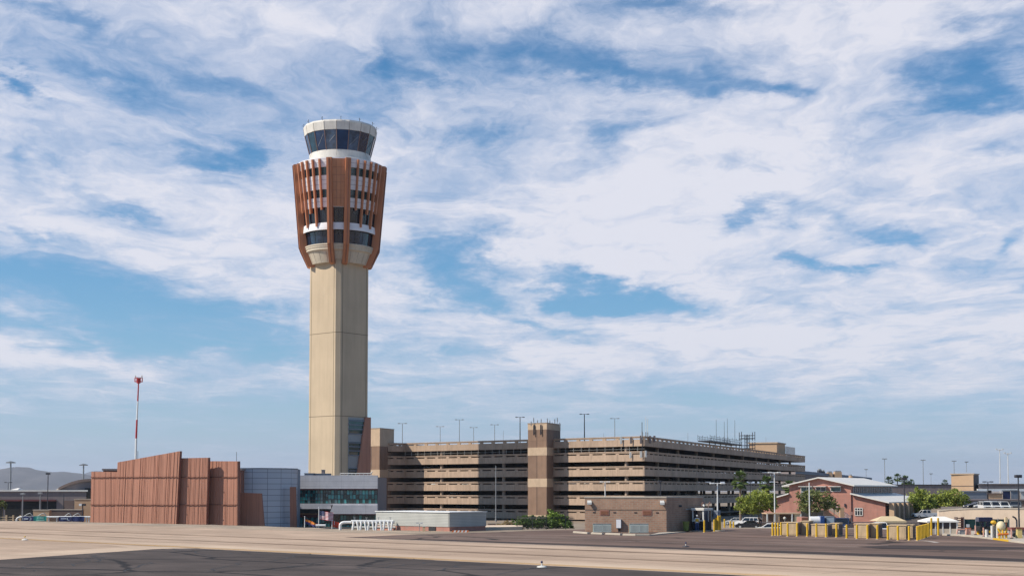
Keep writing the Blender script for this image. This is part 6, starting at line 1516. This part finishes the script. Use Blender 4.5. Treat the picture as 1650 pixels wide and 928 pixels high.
mk('deck', MB().prism([(X(1516,190.5),190.5),(X(1760,181.5),181.5),(X(1760,WD)+24,WD+60),(X(1516,WD+60),WD+60)],LOW,Z(824,WD)), M['garage_dk'], t)
mk('conduit', MB().cyl((X(1628,WD),WD-.1,Z(837,WD)),(X(1700,WD),WD-.1,Z(837.5,WD)), .05, n=5), M['mauve'], t)
zdk = Z(824,WD)
for px, D, rz, pt_, lab in ((1592,196,R(85),pw,'white car on the deck behind the beige wall, left of three'),(1607,196,R(88),pw,'white car on the deck behind the beige wall, middle of three'),(1621,196,R(86),pw,'white car on the deck behind the beige wall, right of three'),
   (1574,204,R(20),ps,'silver car on the deck behind the beige wall'),(1556,206,R(15),pk,'dark car on the deck beside the round green tree'),(1636,198,R(70),pg_,'grey car on the deck near the black lamp post')):
    vehicle('van' if px in (1592,1607,1621) else 'sedan', lab, px, D, rz, pt_, 'cars on the deck behind the beige wall', zb=zdk, scale=.62 if px in (1592,1607,1621) else .9, name='parked_car')
# green windscreen fence
GDs = 160.0
t = thing('windscreen_fence','chain link fence covered with dark green cloth before the beige wall','fence',(X(1590,GDs),GDs,0),0)
mk('cloth', MB().box(X(1553,GDs),X(1625,GDs),GDs,GDs+.03,Z(858,GDs),Z(836,GDs)), M['greencloth'], t)
for px in (1553,1571,1589,1607,1625): mk('post', MB().cyl((X(px,GDs),GDs-.06,H(X(px,GDs),GDs)),(X(px,GDs),GDs-.06,Z(834.8,GDs)), .04, n=6), M['steel'], t)
mk('sign', MB().box(X(1555.5,GDs),X(1561,GDs),GDs-.12,GDs-.1,Z(849,GDs),Z(844,GDs)), M['white'], t)
t = thing('pallet_rack','dark red slatted rack between the white tent and the green fence','rack',(X(1547,158),158,0),0)
b = MB(); xa, xb = X(1541.5,158), X(1552,158)
for i in range(7): z = Z(857,158)+.26*i; b.box(xa,xb,158,158.8,z,z+.10)
mk('shelf', b, mat('dark_red_wood',(.13,.045,.04),.8), t)
for x_ in (xa,xb): mk('upright', MB().box(x_-.05,x_+.05,157.95,158.85,0,Z(832.5,158)), M['brownbld'], t)
# yard kerb
kp = gl((1518,862.5),(1545,863.3),(1575,866.2),(1600,869.2),(1625,872.6),(1650,875.5),(1720,883))
b = MB()
for a, e in zip(kp[:-1], kp[1:]): b.obox(a, e, 0, .35, 0, .16)
t = thing('yard_kerb','pale curved concrete kerb in front of the tent and the yard','kerb',(kp[0][0],kp[0][1],0),0); mk('kerb_run', b, M['concrete'], t, bevel=.02)
b = MB(); b.obox(Vector(kp[3]), Vector(kp[4]), -.004, .354, .02, .165); mk('painted_length', b, M['yellow'], t)
flat('yard_pad', [Vector(kp[i])+Vector((.1,.3)) for i in range(7)]+[(X(1720,150),150),(X(1540,150),150),(X(1520,146),146)], .10, M['concrete'])
# yard clutter
def post(px, yb, h, m_, lab, r=.07, name='orange_post', cat='post', D=None):
    p = G(px,yb); t = thing(name, lab, cat, (p.x,p.y,.1), 0)
    mk('tube', MB().cyl((p.x,p.y,.1),(p.x,p.y,h), r, n=10), M[m_], t); mk('base', MB().cyl((p.x,p.y,.1),(p.x,p.y,.18), r*2.2, n=10), M['black'], t); return t
pinkp = M['pinkpost'] = mat('faded_orange_white_post',(.60,.33,.26),.7,.15,3)
post(1572,863,1.05,'pinkpost','slim faded orange post in the yard, left of the yellow machine'); post(1585,866.5,1.0,'pinkpost','faded orange post left of the grey bin'); post(1598.5,866.8,1.0,'pinkpost','faded orange post right of the grey bin'); post(1630,869,.95,'pinkpost','faded orange post at the right of the yard near the yellow box')
p = G(1550,862.6); t = thing('barricade_frame','pinkish pipe barricade frame beside the white tent','barricade',(p.x,p.y,.1),0)
xa, xb = G(1542.5,862.6).x, G(1557.5,862.6).x; h_ = Z(852,p.y)
for x_ in (xa,xb): mk('leg', MB().cyl((x_-.06,p.y,.1),(x_+.04,p.y,h_), .07, n=8), pinkp, t)
mk('rail', MB().cyl((xa,p.y,h_-.02),(xb,p.y,h_-.02), .05, n=8), pinkp, t); mk('panel', MB().box(xa+.3,xb-.15,p.y+.02,p.y+.1,.15,.72), M['steel'], t)
p = G(1561,862.6); t = thing('orange_crate','dull orange crate right of the barricade frame','crate',(p.x,p.y,.1),0)
mk('body', MB().box(p.x-.2,p.x+.24,p.y,p.y+.4,.1,.72), M['pinkpost'], t, bevel=.02); mk('lid', MB().box(p.x-.22,p.x+.26,p.y-.02,p.y+.42,.72,.77), M['orangeplastic'], t)
p = G(1590,867.3); t = thing('grey_bin','pale grey cylinder bin between two orange posts','bin',(p.x,p.y,.1),0)
mk('body', MB().cyl((p.x,p.y,.1),(p.x,p.y,.86), .15, n=12), M['whitedull'], t); mk('lid', MB().ball((p.x,p.y,.86), .16, .07), M['darksteel'], t)
# blue black lift machine
p = G(1586,863); t = thing('lift_machine','tall dark blue and black lift machine in the yard','machine',(p.x,p.y,.1),0); zT = Z(833,p.y)
xa, xb = X(1578,p.y), X(1598,p.y); nb = paint('machine_navy',(.012,.014,.05))
mk('chassis', MB().box(xa,xb,p.y,p.y+1.6,.45,.95), M['black'], t, bevel=.06)
mk('mast', MB().box(xa+.28,xa+.5,p.y+.3,p.y+.6,.9,zT), nb, t); mk('mast', MB().box(xb-.45,xb-.23,p.y+.3,p.y+.6,.9,zT), nb, t)
mk('boom', MB().slab([(xa+.1,p.y+.2,1.5),(xa+.35,p.y+.2,1.35),(xb-.1,p.y+.2,zT-.15),(xb-.35,p.y+.2,zT)], (0,.35,0)), M['black'], t); mk('basket', MB().box(xa-.05,xb+.1,p.y+.1,p.y+1.1,zT-.45,zT), nb, t, bevel=.05)
for x_ in (xa+.3, xb-.25):
    w_ = mk('wheel', MB().cyl((x_,p.y-.1,.42),(x_,p.y+.2,.42), .33, n=16), M['black'], t); mk('hub', MB().cyl((x_,p.y-.13,.42),(x_,p.y-.1,.42), .14, n=10), M['yellow'], w_)
mk('hose', MB().tube([(xa+.2,p.y-.05,zT-.5),(xa-.1,p.y-.15,1.4),(xa+.2,p.y-.1,.9)], .05, 6), M['black'], t)
p = G(1577,862.2); t = thing('yellow_drum','small yellow drum by the dark lift machine','drum',(p.x,p.y,.1),0)
mk('body', MB().cyl((p.x,p.y,.1),(p.x,p.y,.5), .2, n=14), M['yellow'], t); mk('lid', MB().cyl((p.x,p.y,.5),(p.x,p.y,.54), .17, n=14), bm_, t)
# grey cylinder tank and yellow white tank with orange frame
p = G(1604,868); t = thing('gas_cylinder_rack','group of pale grey upright cylinders with a yellow valve cover','cylinders',(p.x,p.y,.1),0)
for i, dx in enumerate((-.3,-.06,.18,.36)): c_ = mk('cylinder', MB().cyl((p.x+dx,p.y+.1*(i%2),.1),(p.x+dx,p.y+.1*(i%2),1.25), .13, n=12), M['steel'] if i%2 else M['whitedull'], t)
mk('valve_cover', MB().ball((p.x-.15,p.y,1.55), .28, .2), M['yellow'], t); mk('valve_stem', MB().cyl((p.x-.15,p.y,1.2),(p.x-.15,p.y,1.5), .1, n=8), M['tanbox'], t)
p = G(1616,868.5); t = thing('yellow_tank','pale yellow round tank on a bright orange yellow frame','tank',(p.x,p.y,.1),0)
mk('tank', MB().ball((p.x-.05,p.y+.3,1.2), .42, .48, n=18), mat('cream_yellow_tank',(.70,.60,.38),.5,.1,2), t)
for dx, dz in ((-.35,.0),(.0,.1),(.35,0)): mk('frame_leg', MB().tube([(p.x+dx,p.y,.1),(p.x+dx*.6,p.y,.55+dz),(p.x+dx*1.2,p.y+.1,1.0+dz)], .09, 8), M['yellow'], t)
mk('cross_bar', MB().cyl((p.x-.45,p.y-.02,.45),(p.x+.5,p.y-.02,.5), .1, n=8), M['orangeplastic'], t)
p = G(1622,868.2); t = thing('valve_post','rust brown valve post with a pale yellow head right of the yellow tank','valve',(p.x,p.y,.1),0)
mk('pipe', MB().cyl((p.x,p.y,.1),(p.x,p.y,2.05), .08, n=8), M['rust'], t); mk('head', MB().box(p.x-.16,p.x+.12,p.y-.15,p.y+.15,1.55,2.0), M['canvas'], t, bevel=.04)
p = G(1643.5,868.3); t = thing('yellow_cabinet','pale yellow cabinet with a brown lid at the right edge','cabinet',(p.x,p.y,.1),0)
mk('body', MB().box(p.x-.24,p.x+.24,p.y,p.y+.5,.1,.95), mat('pale_yellow_paint',(.68,.52,.20),.6), t, bevel=.03); mk('lid', MB().box(p.x-.28,p.x+.28,p.y-.04,p.y+.54,.95,1.1), M['rust'], t)
p = G(1637,866.5); t = thing('low_trailer','long brown topped grey cart behind the yellow cabinet','cart',(p.x,p.y,.1),0)
mk('deck', MB().box(X(1629,p.y),X(1660,p.y),p.y,p.y+1.2,.75,1.0), mat('maroon_tarp',(.20,.06,.05),.8), t); mk('skirt', MB().box(X(1631,p.y),X(1655,p.y),p.y+.05,p.y+1.1,.3,.74), M['mauve'], t)
for px in (1634,1652): mk('wheel', MB().cyl((X(px,p.y),p.y-.02,.3),(X(px,p.y),p.y+.15,.3), .2, n=12), M['black'], t)
p = Vector((X(1636,152),152)); t = thing('curved_pipe','black vent pipe with a bent top at the right','pipe',(p.x,152,.1),0)
mk('pipe', MB().tube([(p.x+.1,152,-.05),(p.x+.1,152,Z(838,152)),(p.x-.05,152,Z(834,152)),(p.x-.35,152,Z(831.5,152))], .09, 10), M['darksteel'], t); mk('flange', MB().cyl((p.x+.1,152,-.05),(p.x+.1,152,.12), .18, n=10), M['darksteel'], t)
# ---------------------------------------------------------------- taxiway edge lights
for px, py, lab in ((873,914,'small white edge light on a round base at the asphalt edge'),(1105,881,'small dark edge light out on the apron band'),(40,870,'tiny edge light far left on the tan pavement')):
    p = G(px,py); z0_ = .03; t = thing('edge_light', lab, 'edge light', (p.x,p.y,z0_), 0, 'taxiway edge lights')
    mk('base', MB().lathe([(.30,z0_),(.26,z0_+.05),(.08,z0_+.09),(0,z0_+.09)],16,(p.x,p.y)), M['whitedull'] if px != 1105 else M['darksteel'], t); mk('stem', MB().cyl((p.x,p.y,z0_),(p.x,p.y,z0_+.26), .04, n=8), M['whitedull'], t)
    mk('lens', MB().ball((p.x,p.y,z0_+.30), .07, .08), M['navy'] if px != 40 else M['yellow'], t)
# ---------------------------------------------------------------- red building
RB = Vector((X(1371,250),250)); ru = Vector((.855,-.52)); rv = Vector((.52,.855)); wg = 11.7
def RZ(y): return Z(y,250)
rbt = thing('red_building','two storey red block building with pale metal gable roofs','building',(RB.x,RB.y,LOW),0)
def rp_(a, c, z): q = RB+ru*a+rv*c; return Vector((q.x,q.y,z))
ze, zp, zl, zl2 = RZ(781.5), RZ(770), RZ(796), RZ(808.5)
len_ = 27
b = MB(); pr_f = [rp_(-wg,0,LOW),rp_(0,0,LOW),rp_(0,0,ze),rp_(-wg/2,0,zp),rp_(-wg,0,ze)]
b.slab(pr_f, rv.to_3d()*len_); mk('wall', b, M['brickredhouse'], rbt)
def roof(p0, p1, over=.5): return [p0, p1]
def rslab(a0, z0, a1, z1, c0, c1, th=.22): return MB().slab([rp_(a0,c0,z0),rp_(a1,c0,z1),rp_(a1,c0,z1+th),rp_(a0,c0,z0+th)], rv.to_3d()*(c1-c0))
sl_ = (zp-ze)/(wg/2)
mk('roof', rslab(-wg/2,zp+.01,.9,ze-sl_*.9+.01,-.8,len_+.5), M['roofwhite'], rbt); mk('roof', rslab(-wg-1.2,ze-sl_*1.2+.01,-wg/2-.002,zp+.01,-.8,len_+.5), M['roofwhite'], rbt)
# lower wings
wl_, wr_ = 5.2, 6.2
b = MB().slab([rp_(0.002,.3,LOW),rp_(wr_,.3,LOW),rp_(wr_,.3,zl2),rp_(0.002,.3,zl)], rv.to_3d()*(len_-1)); mk('right_wing_wall', b, M['brickredhouse'], rbt)
mk('lower_roof', rslab(.004,zl+.01,wr_+.9,zl2-(zl-zl2)/wr_*.9+.01,-.5,len_+1.5), M['roofwhite'], rbt)
b = MB().slab([rp_(-wg-wl_,.3,LOW),rp_(-wg-.002,.3,LOW),rp_(-wg-.002,.3,zl),rp_(-wg-wl_,.3,zl2)], rv.to_3d()*(len_-1)); mk('left_wing_wall', b, M['brickredhouse'], rbt)
mk('lower_roof', rslab(-wg-wl_-1.0,zl2-.35,-wg-.004,zl+.01,-.5,len_), M['roofwhite'], rbt)
# clerestory windows along the right side
for i in range(11):
    c0 = 1.2+i*2.35; b = MB().slab([rp_(.06,c0,RZ(794)),rp_(.06,c0+2.0,RZ(794)),rp_(.06,c0+2.0,RZ(784)),rp_(.06,c0,RZ(784))], -ru.to_3d()*.08)
    w_ = mk('window', b, mat('clerestory_glass_%d'%i,(.07,.055,.065),.2) if i == 0 else bpy.data.materials['clerestory_glass_0'], rbt)
    mk('window_frame', MB().slab([rp_(.10,c0+.9,RZ(794.2)),rp_(.10,c0+1.05,RZ(794.2)),rp_(.10,c0+1.05,RZ(783.8)),rp_(.10,c0+.9,RZ(783.8))], -ru.to_3d()*.06), M['mauve'], w_)
# pillars along the right wing side
for i in range(9):
    c0 = .6+i*3.1; b = MB(); p = RB+ru*(wr_+1.1)+rv*c0; b.obox(p, p+rv*1.0, -.4, .5, LOW, zl2-.15)
    mk('pillar', b, M['tanpatch'], rbt)
mk('side_glass', MB().slab([rp_(wr_+.05,.8,LOW),rp_(wr_+.05,len_-1,LOW),rp_(wr_+.05,len_-1,zl2-.6),rp_(wr_+.05,.8,zl2-.6)], -ru.to_3d()*.04), M['darkglass'], rbt)
def fwin(pxa, pxb, y0, y1, m_, nx, ny, awn=False):
    def sp(px):
        for i in range(-2000,1500):
            q = RB+ru*(i*.01)
            if X(px,q.y) <= q.x: return i*.01
        return 0
    a, e = sp(pxa), sp(pxb); b = MB().slab([rp_(a,-.06,RZ(y1)),rp_(e,-.06,RZ(y1)),rp_(e,-.06,RZ(y0)),rp_(a,-.06,RZ(y0))], rv.to_3d()*.05)
    w_ = mk('window', b, M[m_], rbt); f = MB()
    for k in range(nx+1): x_ = a+(e-a)*k/nx; f.slab([rp_(x_-.05,-.12,RZ(y1)),rp_(x_+.05,-.12,RZ(y1)),rp_(x_+.05,-.12,RZ(y0)),rp_(x_-.05,-.12,RZ(y0))], rv.to_3d()*.05)
    for k in range(ny+1): z = RZ(y1)+(RZ(y0)-RZ(y1))*k/ny; f.slab([rp_(a,-.121,z-.05),rp_(e,-.121,z-.05),rp_(e,-.121,z+.05),rp_(a,-.121,z+.05)], rv.to_3d()*.05)
    mk('window_frame', f, M['whitedull'], w_)
    if awn: mk('awning', MB().slab([rp_(a-.25,-.9,RZ(y0)+.02),rp_(e+.25,-.9,RZ(y0)+.02),rp_(e+.25,-.9,RZ(y0)+.12),rp_(a-.25,-.9,RZ(y0)+.12)], rv.to_3d()*.88), M['whitedull'], w_)
fwin(1315,1331,784,791,'darkglass',2,1,True); fwin(1339,1355,784,791,'greenglass',1,1,True); fwin(1291,1309,784,808,'greenglass',2,3,True)
# lower right window sits on the wing wall
b = MB(); 
def spx(px):
    for i in range(0,900):
        q = RB+ru*(i*.01)+rv*.3
        if X(px,q.y) <= q.x: return i*.01
    return 3
a, e = spx(1377.5), spx(1389.5); b.slab([rp_(a,.24,RZ(830)),rp_(e,.24,RZ(830)),rp_(e,.24,RZ(818)),rp_(a,.24,RZ(818))], rv.to_3d()*.05); w_ = mk('window', b, M['darkglass'], rbt)
f = MB()
for k in range(4): x_ = a+(e-a)*k/3; f.slab([rp_(x_-.05,.18,RZ(830)),rp_(x_+.05,.18,RZ(830)),rp_(x_+.05,.18,RZ(818)),rp_(x_-.05,.18,RZ(818))], rv.to_3d()*.05)
for y_ in (830,822,818): f.slab([rp_(a,.179,RZ(y_)-.05),rp_(e,.179,RZ(y_)-.05),rp_(e,.179,RZ(y_)+.05),rp_(a,.179,RZ(y_)+.05)], rv.to_3d()*.05)
mk('window_frame', f, M['whitedull'], w_)
for px, y_ in ((1361.5,813),): mk('wall_lamp', MB().slab([rp_(-1.2,-.25,RZ(816)),rp_(-.95,-.25,RZ(816)),rp_(-.95,-.25,RZ(811)),rp_(-1.2,-.25,RZ(811))], rv.to_3d()*.24), M['darksteel'], rbt)
mk('dark_doorway', MB().slab([rp_(-9.5,-.05,LOW),rp_(-4.2,-.05,LOW),rp_(-4.2,-.05,RZ(822)),rp_(-9.5,-.05,RZ(822))], rv.to_3d()*.04), M['black'], rbt)  # black sheet painted for the shade inside the doorway
# outside stair
st = thing('outside_stair','pale stair with pipe handrails descending in front of the red building','stair',(X(1355,236),236,LOW),0)
DS = 236.0
b = MB(); A0, B0 = W(1330,812,DS), W(1372,842,DS); n = 16
for i in range(n):
    f0 = i/n; p = A0.lerp(B0,f0); q = A0.lerp(B0,(i+1)/n); b.box(p.x,q.x+.02,DS,DS+1.3,q.z-.12,p.z-.05)
b.slab([A0+Vector((0,-.05,-.5)),B0+Vector((0,-.05,-.5)),B0+Vector((0,-.05,0)),A0+Vector((0,-.05,0))],(0,.05,0)); mk('steps', b, M['wallbeige'], st)
for yo in (0,1.3):
    b = MB()
    for hz in (.5,1.0): b.cyl(A0+Vector((0,yo,hz)), B0+Vector((0,yo,hz)), .05, n=5)
    for i in range(8): p = A0.lerp(B0,i/7)+Vector((0,yo,0)); b.cyl(p, p+Vector((0,0,1)), .04, n=5)
    mk('handrail', b, M['whitedull'], st)
xs_ = X(1356.5,DS-.5); mk('support_pillar', MB().box(xs_-.35,xs_+.35,DS-.6,DS-.07,LOW,Z(817,DS)), M['tanpatch'], st)
mk('painted_stair_shade', MB().slab([A0+Vector((0,1.4,-.6)),B0+Vector((-.4,1.4,-.6)),Vector((B0.x-.4,B0.y+1.4,LOW)),Vector((A0.x,A0.y+1.4,LOW))],(0,.1,0)), M['brownbld'], st)  # dark sheet painted for the shade under the stair
p = W(1371.5,826,233); t = thing('notice_board','small pink notice panel on a post at the stair foot','sign',(p.x,233,LOW),0); mk('panel', MB().box(p.x-.2,p.x+.25,233,233.06,Z(829,233),Z(824,233)), M['pinkpost'], t); mk('post', MB().cyl((p.x,233.1,LOW),(p.x,233.1,Z(826,233)), .05, n=6), M['steel'], t)
# ---------------------------------------------------------------- far buildings at right
box_thing('terminal_wing','long grey building seen over the red building roof','building',1240,1405,770,520,60,M['mauve'],M['steel'],group=None) if False else None
def far(name, lab, px0, px1, y0, D, dep, m, rm=None, yb=None, cat='building', slope=None, tl=0): return box_thing(name, lab, cat, px0, px1, y0, D, dep, m, rm, yb=yb, slope=slope, tl=tl)
t = thing('terminal_wing','long grey terminal roof running behind the white metal roof','building',(X(1300,520),520,LOW),0)
b = MB().slab([(X(1282,500),500,LOW),(X(1405,560),560,LOW),(X(1405,560),560,Z(769.5,560)),(X(1282,500),500,Z(757.5,500))],(0,40,0)); mk('wall', b, M['mauve'], t)
b = MB().slab([(X(1282,500),499.5,Z(762.5,500)),(X(1405,560),559.5,Z(773,560)),(X(1405,560),559.5,Z(769.4,560)),(X(1282,500),499.5,Z(757.2,500))],(0,.4,0)); mk('fascia', b, M['bluegrey'], t)
for i, (px0, px1, y0, y1) in enumerate(((1320,1325,757,762),(1327,1330,759,763),(1335,1342,761,765),(1346,1357,760,766),(1371,1374,766,769))):
    t = thing('roof_unit',['dark roof unit at the left end of the far grey roof','small dark roof unit second along the far grey roof','pale roof unit third along the far grey roof','widest pale roof unit on the far grey roof','last tiny vent at the right of the far grey roof'][i],'roof unit',(X(px0,524),524,Z(y1+4,524)),0)
    m_ = M['darksteel'] if i < 2 else M['tanpatch']; mk('casing', MB().box(X(px0,524),X(px1,524),524,527,Z(y1+6,524),Z(y0,524)), m_, t); mk('cowl', MB().box(X(px0,524)+.2,X(px1,524)-.2,524.2,526.8,Z(y0,524),Z(y0,524)+.5), M['steel'], t)
far('concourse','flat grey concourse building behind the round green trees',1432,1536,781.5,540,50,M['mauve'],M['darksteel'])
tb = far('tan_block_tower','square tan stair block rising above the concourse roof',1540,1569,764,470,12,M['tanpatch'],M['staircream'],slope=.49,tl=4.5)
mk('painted_shade_flank', MB().prism([(X(1569,470)+.02,470.1),(X(1569,470)+5.6,481.5),(X(1569,470)+5.8,481.5),(X(1569,470)+.2,470.1)],LOW,Z(765,470)), M['brownbld'], tb); mk('band', MB().obox((X(1540,470),474.5),(X(1569,470),470),-.1,.05,Z(783,470),Z(782,470)), M['brownbld'], tb)  # dark side sheet paints the shade on the right flank
far('concourse','lower blue grey wing right below the tan block',1548,1590,792,440,30,M['bluegrey'],M['steel'])
t = far('elevated_walkway','long elevated walkway with a white underside edge at the far right',1577,1760,780.5,470,14,M['mauve'],M['steel'],yb=788)
mk('white_edge', MB().box(X(1574,470),X(1760,470),469.2,469.9,Z(789.8,470),Z(787.2,470)), M['white'], t); mk('parapet_line', MB().box(X(1577,470),X(1760,470),469.6,469.95,Z(780.6,470),Z(779.4,470)), M['brownbld'], t)
for px in (1595,1640,1690): mk('column', MB().box(X(px,472),X(px+3,472),472,475,LOW,Z(788,472)), M['mauve'], t)
far('service_block','dark blue glass block under the elevated walkway',1616,1628,791,450,10,M['navy'],M['steel']); far('service_block','pale grey block under the walkway, right of the dark blue one',1629,1641,790.5,448,10,M['bluegrey'],M['steel'])
far('service_block','tan low building under the walkway behind the twin headed lamp',1592,1615,796,440,12,M['tanpatch'],M['brownbld']); far('service_block','pale cream building at the far right edge',1645,1720,793,420,12,M['whitedull'],M['steel'])
far('service_block','long low brown building far behind the beige wall',1560,1720,806,400,12,M['brownbld'],M['mauve'])
# lower roads

# ---------------------------------------------------------------- cars inside the garage, seen above the parapets
k_in = (gD-gC).normalized(); rg_ = random.Random(8); a_along = math.atan2(k_in.y, k_in.x)
names_ = ['top','second','third','fourth','fifth','sixth']
spots = [(0,.08,2,'silver'),(0,.13,3,'white'),(0,.20,4,'white'),(0,.27,3,'grey'),(0,.33,5,'silver'),(0,.55,2,'dark'),(0,.72,3,'white'),(0,.78,3,'grey'),(0,.88,4,'silver'),
   (1,.10,3,'white'),(1,.16,2,'grey'),(1,.24,4,'silver'),(1,.33,2,'white'),(1,.41,3,'dark'),(1,.52,3,'silver'),(1,.6,2,'grey'),(1,.7,2,'white'),(1,.83,3,'silver')]
pm_ = {'white':pw,'silver':ps,'grey':pg_,'dark':pk}
ordw = {.08:'far left',.13:'far left',.20:'left',.27:'left',.33:'left middle',.55:'middle',.72:'right',.78:'right',.88:'right end'}
for f, t_, lv, cl in spots:
    if f == 0: p = gB.lerp(gC, t_)+k_in*(1.0 if True else 0)+k_in*.2; rz = a_along; where = 'left face'
    else: p = gC.lerp(gD, t_)+nl*1.3; rz = math.atan2(nl.y, nl.x); where = 'right face'
    seg = ['near its left end','left of its middle','right of its middle','near its right end'][min(3,int(t_*4))]
    z = TOPS[lv]-1.15
    k = 'suv' if rg_.random() < .5 else 'sedan'
    lab = f"{cl} {'sport utility vehicle' if k=='suv' else 'sedan'} behind the {names_[lv]} parapet of the garage {where}, {seg}"
    lab = ' '.join(lab.split()[:16])
    vehicle(k, lab, 0, 300, rz, pm_[cl], 'cars parked inside the garage', zb=z, name='parked_car').location = (p.x, p.y, z)
